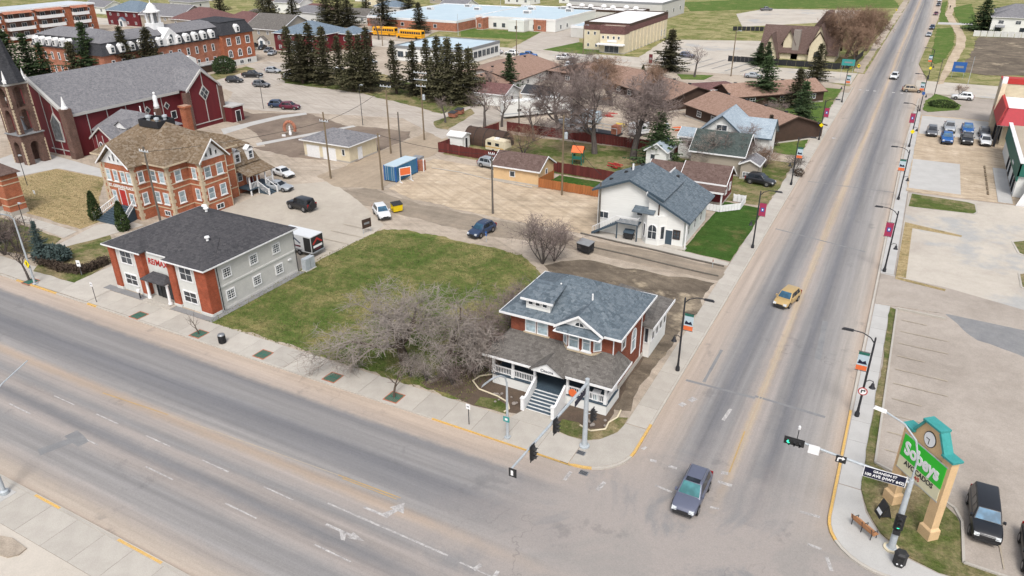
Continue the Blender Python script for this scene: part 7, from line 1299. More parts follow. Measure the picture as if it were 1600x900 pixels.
sb = MB().box(.1, .14, -2.6, -.6, 5.5, 6.0).build('street_name_sign', MATS['sign_navy'], S); MB().box(-.2, .35, -12.4, -12.36, 6.3, 6.95).build('arrow_sign', MATS['black_plastic'], S); MB().box(-.05, .12, -12.415, -12.402, 6.42, 6.8).build('arrow_mark', MATS['sign_white'], S)
head(S, (.45, .35, 3.0), R(90), None); MB().tube((0, 0, 3.2), (.4, .3, 3.2), .04).build('bracket', MATS['galv'], S)
S = thing('traffic_signal', 'grey signal pole with mast arm and street name sign by the bench', 'traffic signal', (*(18.72,2.33), .02)); MB().lathe([(.48, 0), (.48, .1), (.25, .14), (.22, .5), (.16, 5.9), (.14, 6.0)], 12).build('pole', MATS['galv'], S, 40)
MB().lathe([(.5, 0), (.5, .12), (.02, .13)], 16).build('footing', MATS['cream'], S); MB().tube((0, 0, 5.7), (-7.9, .1, 6.5), .12, .06, 10).build('mast_arm', MATS['galv'], S)
MB().path([(0, 0, 6.0), (0, .05, 7.6), (-.35, .2, 8.8), (-1.2, .5, 9.6), (-2.4, .9, 9.9)], .06, 8).build('luminaire_arm', MATS['galv'], S); MB().hexa([(-2.3, .75, 9.82), (-3.1, 1.0, 9.82), (-3.1, 1.25, 9.82), (-2.3, 1.05, 9.82)], [(-2.3, .8, 9.98), (-3.0, 1.05, 9.98), (-3.0, 1.2, 9.98), (-2.3, 1.0, 9.98)]).build('luminaire', MATS['flat_roof_white'], S)
head(S, (-7.25, -.14, 6.42), 0, 'green', True); head(S, (.0, -.3, 2.6), 0, 'green'); MB().box(-.22, .22, -.4, -.2, 1.55, 1.9).build('pedestrian_signal', MATS['black_plastic'], S)
MB().box(-6.3, -5.6, -.2, -.17, 5.9, 6.6).build('regulatory_sign', MATS['sign_white'], S)
a = MB().box(-4.55, -3.90, -.16, -.13, 5.8, 6.35).build('arrow_sign', MATS['black_plastic'], S); MB().ext([(-4.45, 5.88), (-4.36, 5.88), (-4.36, 6.05), (-4.32, 6.12), (-4.16, 6.12), (-4.16, 6.02), (-3.98, 6.17), (-4.16, 6.32), (-4.16, 6.22), (-4.38, 6.22), (-4.45, 6.12)], 'y', -.175, -.161).build('arrow_mark', MATS['sign_white'], a)
n = MB().box(-2.75, -.3, -.2, -.16, 5.35, 6.1).build('street_name_sign', MATS['sign_navy'], S); MB().box(-2.8, -.25, -.185, -.15, 5.31, 5.345).box(-2.8, -.25, -.185, -.15, 6.105, 6.14).box(-2.8, -2.755, -.185, -.15, 5.345, 6.105).box(-.295, -.25, -.185, -.15, 5.345, 6.105).build('sign_border', MATS['sign_white'], n)
lettering('GRANDIN ST', MATS['sign_white'], n, (-1.52, -.205, 5.9), 0, .25, .95, .006); lettering('100 AVE (HWY 642)', MATS['sign_white'], n, (-1.52, -.205, 5.58), 0, .29, .95, .008)
MB().tube((-7.1, .0, 6.4), (-7.1, 0, 7.4), .025).build('sensor_mast', MATS['black_metal'], S); MB().lathe([(.06, 7.4), (.09, 7.45), (.09, 7.65), (.03, 7.72)], 8, (-7.1, 0, 0)).build('sensor', MATS['white_trim'], S)
S = thing('traffic_signal', 'grey signal pole cut off by the left edge', 'traffic signal', (*(-40.11,-22.67), .02)); MB().lathe([(.3, 0), (.3, .3), (.15, .4), (.12, 7)], 10).build('pole', MATS['galv'], S, 40); head(S, (-.3, .2, 2.9), 0); MB().path([(0, 0, 6.8), (-.4, 2.5, 8.2), (-1.2, 5, 8.6)], .05).build('arm', MATS['galv'], S); MB().box(-.6, .6, -.7, .5, -.01, .03).build('base_slab', MATS['light_concrete'], S)
# davit street lights
def davit(label, pos, h, dx, dy, mat='galv'):
    t = thing('street_light', label, 'street light', (pos[0], pos[1], .02)); MB().tube((0, 0, 0), (0, 0, h - 1.4), .13, .08, 10).box(-.22, .22, -.22, .22, 0, .12).build('pole', MATS[mat], t); pts = [(dx * (1 - math.cos(R(a))), dy * (1 - math.cos(R(a))), h - 1.4 + 1.4 * math.sin(R(a))) for a in (0, 25, 50, 75, 90)]; MB().path(pts, .07, 8).build('arm', MATS[mat], t); x, y, z = pts[-1]; d = math.hypot(dx, dy); ux, uy = dx / d, dy / d
    MB().hexa([(x, y - .12, z - .08), (x + ux * .9, y + uy * .9 - .14, z - .08), (x + ux * .9, y + uy * .9 + .14, z - .08), (x, y + .12, z - .08)], [(x, y - .08, z + .08), (x + ux * .8, y + uy * .8 - .1, z + .08), (x + ux * .8, y + uy * .8 + .1, z + .08), (x, y + .08, z + .08)]).build('lamp_head', MATS[mat], t); return t
t = davit('tall grey street light with yellow sign at the far left walk', (-73.78,0.24), 9.6, -.4, -3.4); MB().ext([(-.55, 2.7), (0, 2.15), (.55, 2.7), (0, 3.25)], 'y', -.2, -.17).build('warning_sign', MATS['sign_yellow'], t); MB().box(-.08, .08, -.215, -.201, 2.5, 2.95).build('walker_symbol', MATS['black_plastic'], t)
t = davit('grey street light with small green sign before the porch', (-9.96,0.77), 6.8, -.3, -2.2); MB().box(-.28, .28, -.17, -.14, 1.7, 2.2).build('trail_sign', MATS['teal_roof'], t); MB().box(-.12, .12, -.185, -.171, 1.85, 2.05).build('trail_mark', MATS['sign_white'], t)
def post_sign(label, pos, w_, h, z, mat, deg=0, diamond=False, two=False, pm='galv', nm='road_sign', cat='sign', z0=.0):
    t = thing(nm, label, cat, (pos[0], pos[1], z0), R(deg))
    for x in ((-w_ * .42, w_ * .42) if two else (0,)): MB().tube((x, 0, 0), (x, 0, z + h * .9), .035, .035, 6).build('post', MATS[pm], t)
    b = MB().ext([(-w_ / 2, z + h / 2), (0, z), (w_ / 2, z + h / 2), (0, z + h)], 'y', -.05, -.037) if diamond else MB().box(-w_ / 2, w_ / 2, -.06, -.037, z, z + h)
    b.build('sign_plate', MATS[mat], t); MB().box(-w_ * .3, w_ * .3, -.072, -.061, z + h * .4, z + h * .62).build('sign_print', MATS['grey_paint' if mat != 'sign_yellow' else 'black_plastic'], t); return t
post_sign('small white parking sign near the right end of the sidewalk', (-13.72,0.85), .4, .5, 1.6, 'sign_white', pm='black_metal'); post_sign('small white sign on a post at the driveway kerb', (-62.93,0.66), .4, .5, 2.0, 'sign_white', pm='black_metal'); post_sign('pale sign behind the low hedge', (-71.14,4.42), .5, .8, 1.2, 'sign_white', 20); post_sign('brown wooden notice sign at the lawn edge by the parking lot', (-48.65,31.39), 1.5, 1.3, .8, 'dark_brown', 75, two=True); post_sign('small blue sign beside the dark blue crossover', (-32.43,36.16), .3, .6, .9, 'blue_paint')
post_sign('yellow crossing sign before the black fence by the side street', (-0.77,185.69), .9, 1.2, 2.0, 'sign_yellow', diamond=True); post_sign('green street board on two posts at the side street', (-2.70,174.53), 3.2, 1.6, 4.2, 'teal_roof', two=True); post_sign('blue and red advertising sign on two legs in the weedy lot', (23.43,193.30), 3.2, 2.6, 1.6, 'blue_paint', two=True, cat='advertising sign'); post_sign('yellow sign on the kerb left of the far street', (-0.12,347.08), .9, 1.0, 2.0, 'sign_yellow', diamond=True); post_sign('thin marker post at the end of the alley', (-3.61,41.86), .12, .3, .8, 'brick_salmon'); post_sign('white church sign board by the path', (-105.85,19.89), .5, .5, .3, 'sign_white')
post_sign('tall black name sign by the lone spruce', (-57.10,176.75), 1.1, 2.6, .6, 'maroon', pm='black_metal')
# supermarket sign: local x along the sign face, front = -y
sg = thing('store_sign', 'tall beige supermarket sign with green panel, clock and teal caps', 'store sign', (19.65, 6.05, .06), R(-48)); sg.scale = (1.1, 1, 1.27)
for s in (-1, 1):
    x = s * 1.62; MB().box(x - .34, x + .34, -.3, .3, .75, 5.2).build('pillar', MATS['sign_beige'], sg); MB().hexa([(x - .46, -.42, 0), (x + .46, -.42, 0), (x + .46, .42, 0), (x - .46, .42, 0)], [(x - .46, -.42, .62), (x + .46, -.42, .62), (x + .46, .42, .62), (x - .46, .42, .62)]).hexa([(x - .46, -.42, .62), (x + .46, -.42, .62), (x + .46, .42, .62), (x - .46, .42, .62)], [(x - .35, -.31, .76), (x + .35, -.31, .76), (x + .35, .31, .76), (x - .35, .31, .76)]).build('pillar_base', MATS['sign_beige'], sg)
    MB().box(x - .46, x + .5 if s < 0 else x + .46, -.42, .42, 5.2, 5.32).build('pillar_cap', MATS['teal_roof'], sg)
MB().ext([(-1.28, 2.6), (1.28, 2.6), (1.28, 5.2), (.55, 6.3), (-.55, 6.3), (-1.28, 5.2)], 'y', -.22, .22).build('body', MATS['sign_beige'], sg); MB().box(-.72, .72, -.42, .42, 6.3, 6.42).build('top_cap', MATS['teal_roof'], sg)
for s in (-1, 1): MB().hexa([(s * 1.3, -.36, 5.1), (s * 1.3, .36, 5.1), (s * .58, .36, 6.2), (s * .58, -.36, 6.2)], [(s * 1.42, -.36, 5.2), (s * 1.42, .36, 5.2), (s * .7, .36, 6.28), (s * .7, -.36, 6.28)]).build('sloped_cap', MATS['teal_roof'], sg)
for f, rz in ((-1, 0), (1, 180)):
    p = MB().box(-1.72, 1.72, *sorted((f * .305, f * .36)), 3.35, 4.75).build('green_panel', MATS['sobeys_green'], sg); c_ = MB().box(-1.72, 1.72, *sorted((f * .305, f * .35)), 2.55, 3.345).build('message_panel', MATS['sign_cream'], sg); MB().box(-1.77, 1.77, *sorted((f * .3, f * .34)), 2.49, 2.545).box(-1.77, 1.77, *sorted((f * .3, f * .34)), 4.755, 4.81).build('panel_frame', MATS['galv'], sg)
    lettering('Sobeys', MATS['sign_white'], p, (0, f * .375, 4.0), R(rz), 1.08, .95, .04, -.1); lettering('AVOCADOS', MATS['black_plastic'], c_, (0, f * .362, 3.13), R(rz), .42, 1.05, .008); lettering('4/5', MATS['red_paint'], c_, (0, f * .362, 2.8), R(rz), .32, 1.0, .006)
    k = MB().tube((0, f * .22, 5.45), (0, f * .26, 5.45), .47, .47, 24).build('clock_rim', MATS['black_plastic'], sg); MB().tube((0, f * .255, 5.45), (0, f * .28, 5.45), .42, .42, 24).build('clock_face', MATS['sign_white'], k); h = MB().box(-.02, .02, *sorted((f * .282, f * .295)), 5.14, 5.48).build('clock_hand', MATS['black_plastic'], k); MB().box(-.24, .03, *sorted((f * .283, f * .297)), 5.43, 5.47).build('clock_hand', MATS['black_plastic'], k)
# bench, sandwich board, litter bins
t = thing('park_bench', 'wooden slatted bench with black iron frame on the corner walk', 'bench', (16.95, 3.2, .02), R(142)); 
for q in range(4): MB().box(-.95, .95, -.24 + q * .13, -.14 + q * .13, .43, .47).build('seat_slat', MATS['wood_bench'], t)
for q in range(3): MB().hexa([(-.95, .3 + q * .03, .55 + q * .14), (.95, .3 + q * .03, .55 + q * .14), (.95, .33 + q * .03, .55 + q * .14), (-.95, .33 + q * .03, .55 + q * .14)], [(-.95, .325 + q * .03, .67 + q * .14), (.95, .325 + q * .03, .67 + q * .14), (.95, .355 + q * .03, .67 + q * .14), (-.95, .355 + q * .03, .67 + q * .14)]).build('back_slat', MATS['wood_bench'], t)
for x in (-.82, 0, .82): MB().path([(x, -.25, 0), (x, -.22, .41), (x, .28, .41), (x, .3, .0)], .03, 6).path([(x, .28, .41), (x, .42, 1.0)], .03, 6).path([(x, -.22, .41), (x, -.25, .66), (x, .2, .68)], .025, 6).build('iron_frame', MATS['black_metal'], t)
t = thing('sandwich_board', 'black A frame board with white poster on the corner lawn', 'sandwich board', (*(17.99,5.41), .06), R(-62)); 
for s in (-1, 1): MB().hexa([(-.4, s * .42 - .02, 0), (.4, s * .42 - .02, 0), (.4, s * .42 + .02, 0), (-.4, s * .42 + .02, 0)], [(-.4, s * .03 - .02, 1.2), (.4, s * .03 - .02, 1.2), (.4, s * .03 + .02, 1.2), (-.4, s * .03 + .02, 1.2)]).build('board', MATS['black_plastic'], t)
MB().hexa([(.405, -.3, .2), (.41, -.3, .2), (.41, .3, .2), (.405, .3, .2)], [(.405, -.02, 1.1), (.41, -.02, 1.1), (.41, .02, 1.1), (.405, .02, 1.1)]).build('side_panel', MATS['black_plastic'], t); MB().hexa([(-.3, -.36, .25), (.3, -.36, .25), (.3, -.345, .25), (-.3, -.345, .25)], [(-.3, -.08, 1.1), (.3, -.08, 1.1), (.3, -.065, 1.1), (-.3, -.065, 1.1)]).build('poster', MATS['sign_white'], t)
t = thing('litter_bin', 'black six sided litter bin at the foot of the signal pole', 'litter bin', (*(19.25,1.05), .02)); MB().lathe([(.36, 0), (.4, .08), (.4, .85), (.44, .9), (.44, 1.0), (.3, 1.12)], 6).build('bin_body', MATS['black_plastic'], t); MB().box(-.2, .2, -.4, -.36, .55, .78).build('opening', MATS['rubber'], t)
for s in (-.13, .13): MB().tube((s, -.365, .3), (s, -.38, .3), .06, .06, 10).build('badge', MATS['sign_white'], t)
t = thing('litter_bin', 'round black litter bin on the sidewalk before the lawn', 'litter bin', (*(-43.02,0.80), .02)); MB().lathe([(.3, 0), (.32, .06), (.34, .85)], 16).build('bin_body', MATS['black_plastic'], t, 40); MB().lathe([(.36, .9), (.37, .95), (.3, 1.05), (.1, 1.1)], 16).build('lid', MATS['steel'], t, 40)
for q in range(16): a = q * math.pi / 8; MB().box(.345 * math.cos(a) - .025, .345 * math.cos(a) + .025, .345 * math.sin(a) - .025, .345 * math.sin(a) + .025, .08, .86).build('slat', MATS['black_metal'], t)
# parking blocks and barrels by the green store
for i in range(7): t = thing('parking_block', 'worn parking block before the green store, %s from the top' % ('first', 'second', 'third', 'fourth', 'fifth', 'sixth', 'seventh')[i], 'parking block', (27.2, 103.5 - i * 2.5, .1), 0, 'parking blocks before the green store'); MB().ext([(-.9, 0), (.9, 0), (.9, .14), (-.9, .14)], 'x', -.12, .12).build('block', MATS['wood_pole'], t); MB().tube((0, -.6, .14), (0, -.6, .17), .03).build('pin', MATS['steel'], t)
# stones round the house beds
SB = MB()
for i in range(18):
    x, y = random.choice(((-14 + random.random() * 2.5, 4.6 + random.random() * 1.5), (-5.8 + random.random() * 2.6, 5.2 + random.random() * 1.6))); r = random.uniform(.1, .22); t = MB().lathe([(r * .7, 0), (r, r * .3), (r * .8, r * .7), (r * .2, r * .85)], 6, (0, 0, 0)).build('garden_stone', MATS['stone'], None, label='small pale stone in the soil bed beside the porch', cat='stone', group='stones in the porch bed'); t.location = (x, y, .06); t.rotation_euler = (random.random() * .5, 0, random.random() * 6)
for lab, pts in (('curving pale garden edging left of the porch', [(-15.6, 8.5), (-16.6, 7.6), (-16.8, 6.6), (-15.6, 5.7), (-13.6, 5.5), (-12.3, 5.1), (-11.7, 4.3), (-11.9, 3.7)]), ('curving pale garden edging right of the porch steps', [(-5.3, 5.0), (-4.2, 4.7), (-3.2, 5.5), (-3.3, 6.5), (-2.9, 7.5), (-3.0, 8.6)])):
    MB().path([(x, y, .1) for x, y in pts], .07, 6).build('garden_edging', MATS['cream'], None, label=lab, cat='edging')
# ================================================================ fences: each board its own part
FB = {}
def fence(label, pts, h, mat, bw=.45, gap=.02, nm='fence', z=.06, post=2.4):
    t = thing(nm, label, 'fence', (pts[0][0], pts[0][1], z)); k = (round(h, 2), bw, mat)
    if k not in FB: FB[k] = MB().hexa([(-bw / 2, -.025, .04), (bw / 2, -.025, .04), (bw / 2, .025, .04), (-bw / 2, .025, .04)], [(-bw / 2, -.025, h), (bw / 2, -.025, h - .02), (bw / 2, .025, h - .02), (-bw / 2, .025, h)]).mesh('board')
    for a, b in zip(pts, pts[1:]):
        d = math.dist(a, b); n = max(1, int(d / (bw + gap))); ang = math.atan2(b[1] - a[1], b[0] - a[0])
        for i in range(n): f = (i + .5) / n; place('board', FB[k], MATS[mat], t, (a[0] + (b[0] - a[0]) * f - pts[0][0], a[1] + (b[1] - a[1]) * f - pts[0][1], random.uniform(-.05, .03)), ang)
        np_ = max(1, int(d / post))
        for i in range(np_ + 1): f = i / np_; x = a[0] + (b[0] - a[0]) * f - pts[0][0] + math.sin(ang) * .07; y = a[1] + (b[1] - a[1]) * f - pts[0][1] - math.cos(ang) * .07; MB().box(x - .05, x + .05, y - .05, y + .05, 0, h + .06).build('post', MATS[mat], t)
    return t
fence('maroon board fence along the near side of the back yard', [(-62, 69.6), (-42, 68.6), (-23.4, 67.2), (-20.5, 67)], 1.8, 'fence_red', .6); fence('maroon board fence at the left end of the back yard', [(-62, 69.8), (-61, 78), (-59.5, 88)], 1.8, 'fence_red', .6); fence('maroon board fence along the far side of the back yard', [(-58, 89), (-40, 88.4), (-26.9, 88.2), (-18, 88)], 1.9, 'fence_red', .6)
fence('bright orange board fence beside the tan garage', [(-36.2, 59.6), (-29, 59.6), (-22, 59.3)], 1.5, 'wood_orange', .4); fence('short orange fence return by the tan garage', [(-36.3, 60.0), (-36, 64.5)], 1.5, 'wood_orange', .4); fence('black board fence around the timbered house garden', [(-38, 193.5), (-22, 193), (-7, 193), (-4, 196), (-2.6, 222)], 1.7, 'black_metal', 1.2); fence('white panel fence before the far right town houses', [(29, 287), (72, 292)], 2.0, 'light_stucco', 2.0, .1); fence('dark low fence behind the spruce trunks', [(-124, 119), (-100, 114), (-78, 106)], 1.3, 'black_plastic', 1.5)
fence('dark green windscreen fence by the far playing field', [(-53.53,266.19), (-40.82,269.97)], 1.6, 'black_metal', 1.5); fence('small white slat fence on the deck corner', [(-7, 67.3), (-5.2, 67.3)], 1.1, 'white_trim', .25)

# ================================================================ trees
M('bark_grey', (.11, .095, .085), (.06, .05, .045), 3, .95, mul=(3, 3, .6), fine=.3); M('bark_brown', (.1, .075, .055), (.055, .042, .033), 3, .95, mul=(3, 3, .6), fine=.3)
M('twig_silver', (.29, .255, .225), (.19, .16, .138), .5, .95, rnd=.1); M('twig_mauve', (.22, .175, .158), (.155, .12, .108), .6, .95, rnd=.1); M('twig_brown', (.25, .165, .115), (.18, .115, .08), .6, .95, rnd=.1); M('twig_dark', (.085, .065, .055), (.06, .045, .038), .6, .95)
def leaf(name, a, b, c):
    m, t, p = nodes(name); co = obj_co(t); oi = t.nodes.new('ShaderNodeObjectInfo')
    col = ramp(t, nz(t, co, 1.6, 5, .75), [(.3, a), (.5, b), (.72, c)]); col = mix(t, 1.0, col, ramp(t, oi.outputs['Random'], [(0, .75), (1, 1.2)], 'LINEAR'), 'MULTIPLY')
    lk(t, col, p.inputs['Base Color']); p.inputs['Roughness'].default_value = .85; p.inputs['Specular IOR Level'].default_value = .15; MATS[name] = m
leaf('spruce_dark', (.034, .034, .019), (.06, .057, .03), (.115, .1, .055)); leaf('spruce_green', (.024, .042, .018), (.042, .066, .027), (.07, .095, .04)); leaf('spruce_blue', (.028, .045, .042), (.05, .072, .068), (.085, .11, .1)); leaf('hedge_brown', (.03, .022, .018), (.055, .04, .03), (.09, .066, .045)); leaf('shrub_green', (.02, .035, .012), (.035, .055, .018), (.06, .08, .03))
def spruce_mesh(seed, H=10.0, Rb=2.1, full=.12, n_wh=27):
    rd = random.Random(seed); cr = MB(); z = H * full
    while z < H * .985:
        f = (z - H * full) / (H * (1 - full)); Lr = Rb * (1 - f) ** .85 * (.8 + .2 * math.sin(z * 2.3 + seed)) + .1; nb = 7 + int(5 * (1 - f)) ; off = rd.random() * 6
        for b in range(nb):
            if rd.random() < .16: continue
            a = off + b * 2 * math.pi / nb + rd.uniform(-.25, .25); L = Lr * rd.choice((.5, .8, 1.0, 1.15, 1.3)); dr = rd.uniform(.25, .5) * (1 - f * .9); ca, sa = math.cos(a), math.sin(a); n = max(2, int(L / .32))
            for k in range(n):
                t = (k + .4) / n; x = L * t; zz = z - dr * x + .22 * x * x / max(L, .4) ; wd = (.42 * (1 - t) + .18) * min(1, .45 + L / 3)
                for s in (-1, 1):
                    tip = (x + rd.uniform(.12, .34), s * wd * rd.uniform(.7, 1.4), -rd.uniform(.05, .26)); base = (x - .12, s * .02, .02); mid = (x + .22, s * .03, .0)
                    cr.poly([(ca * px - sa * py, sa * px + ca * py, zz + pz) for px, py, pz in (base, mid, tip)])
                hang = (x + rd.uniform(-.05, .12), rd.uniform(-.1, .1), -rd.uniform(.18, .42)); cr.poly([(ca * px - sa * py, sa * px + ca * py, zz + pz) for px, py, pz in ((x - .14, -.05, .02), (x + .16, .05, .0), hang)])
        z += H / n_wh * rd.uniform(.7, 1.25) * (1 - .35 * f)
    for k in range(10): a = k; cr.poly([(.1 * math.cos(a), .1 * math.sin(a), H * .96), (.1 * math.cos(a + 2), .1 * math.sin(a + 2), H * .96), (0, 0, H * 1.02)])
    tr = MB().tube((0, 0, -.05), (0, 0, H * .95), .2, .03, 7); return tr.mesh('trunk'), cr.mesh('crown')
SP = [spruce_mesh(s, 10, r, f) for s, r, f in ((1, 1.9, .1), (2, 1.75, .14), (3, 2.1, .08), (4, 2.5, .05), (5, 1.6, .16))]
def spruce(label, pos, h, v=0, mat='spruce_dark', wide=1.0, group='spruce trees'):
    t = thing('spruce_tree', label, 'spruce tree', (pos[0], pos[1], .05), random.random() * 6, group); t.scale = (h / 10 * wide * random.uniform(.85, 1.2), h / 10 * wide * random.uniform(.85, 1.2), h / 10); t.rotation_euler.x = random.uniform(-.03, .03); t.rotation_euler.y = random.uniform(-.03, .03)
    place('trunk', SP[v][0], MATS['bark_brown'], t); place('crown', SP[v][1], MATS[mat], t); return t
ORD = ('first', 'second', 'third', 'fourth', 'fifth', 'sixth', 'seventh', 'eighth', 'ninth', 'tenth', 'eleventh', 'twelfth', 'thirteenth', 'fourteenth', 'fifteenth', 'sixteenth')
for i, (p, h) in enumerate((((-136.18,110.31), 14.5), ((-131.26,108.71), 13), ((-132.84,111.94), 12.5), ((-129.68,111.47), 15.5), ((-124.59,110.02), 15), ((-117.05,108.04), 13.5), ((-112.37,106.71), 15), ((-110.66,108.44), 14), ((-108.22,108.75), 15.8), ((-100.56,108.99), 13.2), ((-95.60,109.72), 13), ((-90.59,108.83), 14), ((-86.98,107.35), 15), ((-83.08,106.11), 15), ((-80.38,106.67), 13.8), ((-77.97,107.09), 13))):
    spruce('tall dark spruce, %s from the left in the row behind the church lot' % ORD[i], p, h, (0, 1, 4, 2, 0, 1, 2, 4, 0, 1, 2, 1, 0, 2, 4, 3)[i], wide=1.42, group='spruce row behind the church lot')
for lab, p, h, v, m_, wd in (('dense spruce at the left edge behind the church spire', (-188.47,63.08), 15.73, 3, 'spruce_green', 1.0), ('second spruce left of the convent wing behind the church', (-186.64,65.73), 15.98, 2, 'spruce_green', 1.15), ('third spruce beside the convent wing behind the church', (-187.75,70.56), 14.63, 3, 'spruce_green', 1.0), ('fourth spruce touching the convent wing behind the church ridge', (-190.00,75.07), 11.46, 2, 'spruce_green', 1.1), ('broad spruce in front of the convent corner', (-177.10,79.50), 16.96, 3, 'spruce_green', .95), ('small spruce left of the broad convent spruce', (-177.96,76.28), 12.33, 0, 'spruce_dark', 1.2), ('slim spruce before the convent dormers', (-171.04,86.30), 15.30, 0, 'spruce_dark', 1.05), ('slim spruce before the convent gable', (-168.31,91.58), 14.55, 2, 'spruce_dark', 1.05),
    ('broad lone spruce beside the school parking lot', (-49.54,170.87), 11.5, 3, 'spruce_dark', 1.25), ('spruce before the white walled brown roofed homes', (-76.46,124.36), 9.5, 2, 'spruce_green', 1.1), ('dark spruce at the corner of the back yard', (-23.28,80.40), 9.4, 3, 'spruce_green', 1.25), ('large blue green spruce before the far brown roofed wing', (-16.51,138.28), 11, 3, 'spruce_green', 1.15), ('spruce at the side street beside the black fence', (-9.87,173.01), 9.6, 2, 'spruce_dark', 1.15), ('spruce on the green lawn by the street', (-9.21,137.42), 8.8, 2, 'spruce_dark', 1.2), ('broad green spruce nearest the street lamp', (-5.60,120.53), 9.2, 3, 'spruce_green', 1.1), ('brown green cedar beside the pale blue roof', (-8.41,101.41), 6, 3, 'hedge_brown', 1.0), ('tiny young spruce on the brown roofed courtyard', (-50.74,151.05), 4.5, 2, 'spruce_green', 1.2), ('small young spruce behind the big bare trees', (-33.99,126.61), 4.5, 2, 'spruce_green', 1.2), ('small spruce by the timbered house fence, left', (-28.16,190.72), 6.5, 3, 'spruce_green', 1.2), ('small spruce by the timbered house fence, right', (-26.09,190.50), 7, 3, 'spruce_green', 1.2),
    ('spruce in the top clump above the blue roof, left', (-208.30,208.09), 15, 3, 'spruce_dark', 1.1), ('spruce in the top clump above the blue roof, middle', (-204.32,209.92), 15.5, 3, 'spruce_dark', 1.1), ('spruce in the top clump above the blue roof, right', (-200.35,211.75), 12, 3, 'spruce_dark', 1.2), ('slim spruce left of the bus yard', (-206.46,231.48), 12, 2, 'spruce_dark', 1.2), ('spruce right beside the hidden bus', (-181.85,211.08), 15, 2, 'spruce_dark', 1.25), ('spruce before the brick school wall', (-161.65,207.47), 11.5, 2, 'spruce_dark', 1.25), ('spruce at the top edge by the flag, left', (-212.78,266.21), 12, 2, 'spruce_dark', 1.2), ('spruce at the top edge by the flag, right', (-204.35,260.73), 12, 3, 'spruce_dark', 1.1), ('dark evergreen beside the far right town house', (32.36,306.04), 12, 3, 'spruce_green', 1.5), ('spruce at the top left behind the town house roofs', (-262, 200), 13, 3, 'spruce_dark', 1.2), ('spruce above the red brown roofs, left', (-232, 196), 14, 3, 'spruce_dark', 1.2), ('spruce above the red brown roofs, right', (-222, 190), 13, 3, 'spruce_dark', 1.2), ('second spruce above the red brown roofs', (-216, 196), 14, 2, 'spruce_dark', 1.2)):
    spruce(lab, p, h, v, m_, wd * 1.6)
def blob_shrub(name, label, cat, pos, rx, ry, h, mat, n=900, cone=0.0, leafs=.16, deg=0, box=False):
    t = thing(name, label, cat, (pos[0], pos[1], .05), R(deg)); rd = random.Random(label); m = MB()
    for i in range(n):
        u = rd.random() ** .6
        if box: x, y, z = rd.uniform(-rx, rx), rd.uniform(-ry, ry), rd.random() ** .7 * h * rd.uniform(.8, 1.08)
        else:
            z = rd.random() * h; f = z / h; rr = (1 - f) ** .55 * (.55 + .45 * min(1, f * 4 + .3)) if cone else math.sqrt(max(.03, 1 - (f * 1.7 - .7) ** 2)); a = rd.random() * 6.283; q = rd.uniform(.7, 1.06); x, y = rx * rr * q * math.cos(a), ry * rr * q * math.sin(a)
        d = Vector((rd.gauss(0, 1), rd.gauss(0, 1), rd.gauss(.6, .8))).normalized() * leafs * rd.uniform(.7, 1.6); e = d.orthogonal().normalized() * leafs * .6; p = Vector((x, y, z)); m.poly([p - e, p + e, p + d])
    m.build('foliage', MATS[mat], t); MB().tube((0, 0, 0), (0, 0, h * .7), .1, .04, 6).build('stem', MATS['bark_brown'], t); return t
for lab, p in (('slim conical cedar left of the rectory steps', (-87.08,17.46)), ('slim conical cedar right of the rectory steps', (-79.67,16.50)), ('small conical cedar against the rectory wall', (-78.11,24.72))): blob_shrub('cedar', lab, 'cedar', p, 1.0, 1.0, 4.2 if 'small' not in lab else 3, 'shrub_green', 1500, 1, .2)
blob_shrub('shrub', 'large round dark shrub at the convent pavilion', 'shrub', (-163.30,111.10), 3.2, 3.2, 4.6, 'spruce_green', 2200, leafs=.3); blob_shrub('shrub', 'low clipped juniper on the store corner bed', 'shrub', (20.32,152.06), 3.0, 1.3, 1.6, 'shrub_green', 1200, leafs=.2); blob_shrub('shrub', 'small dark shrub at the office driveway', 'shrub', (-0.21,84.72), .8, .8, 1.2, 'hedge_brown', 300)
spruce('blue spruce beside the left path', (-80.43,5.23), 5.2, 3, 'spruce_blue', 1.25); blob_shrub('juniper', 'low spreading blue juniper under the blue spruce', 'juniper', (-78.71,5.67), 2.6, 1.9, 1.7, 'spruce_blue', 1800, leafs=.26); spruce('blue spruce cut off by the left edge', (-91.03,5.97), 5.5, 3, 'spruce_blue', 1.1)
for i, (a, b) in enumerate((((-79.15,4.11), (-74.46,3.95)), ((-74.46,3.95), (-71.35,4.73)), ((-71.35,4.73), (-71.45,8.08)))): L = math.dist(a, b); blob_shrub('hedge', 'low brown clipped hedge before the dry lawn, ' + ('left', 'middle', 'right')[i] + ' stretch', 'hedge', ((a[0] + b[0]) / 2, (a[1] + b[1]) / 2), L / 2 + .3, .55, 1.0, 'hedge_brown', 1600, leafs=.14, deg=math.degrees(math.atan2(b[1] - a[1], b[0] - a[0])), box=True)
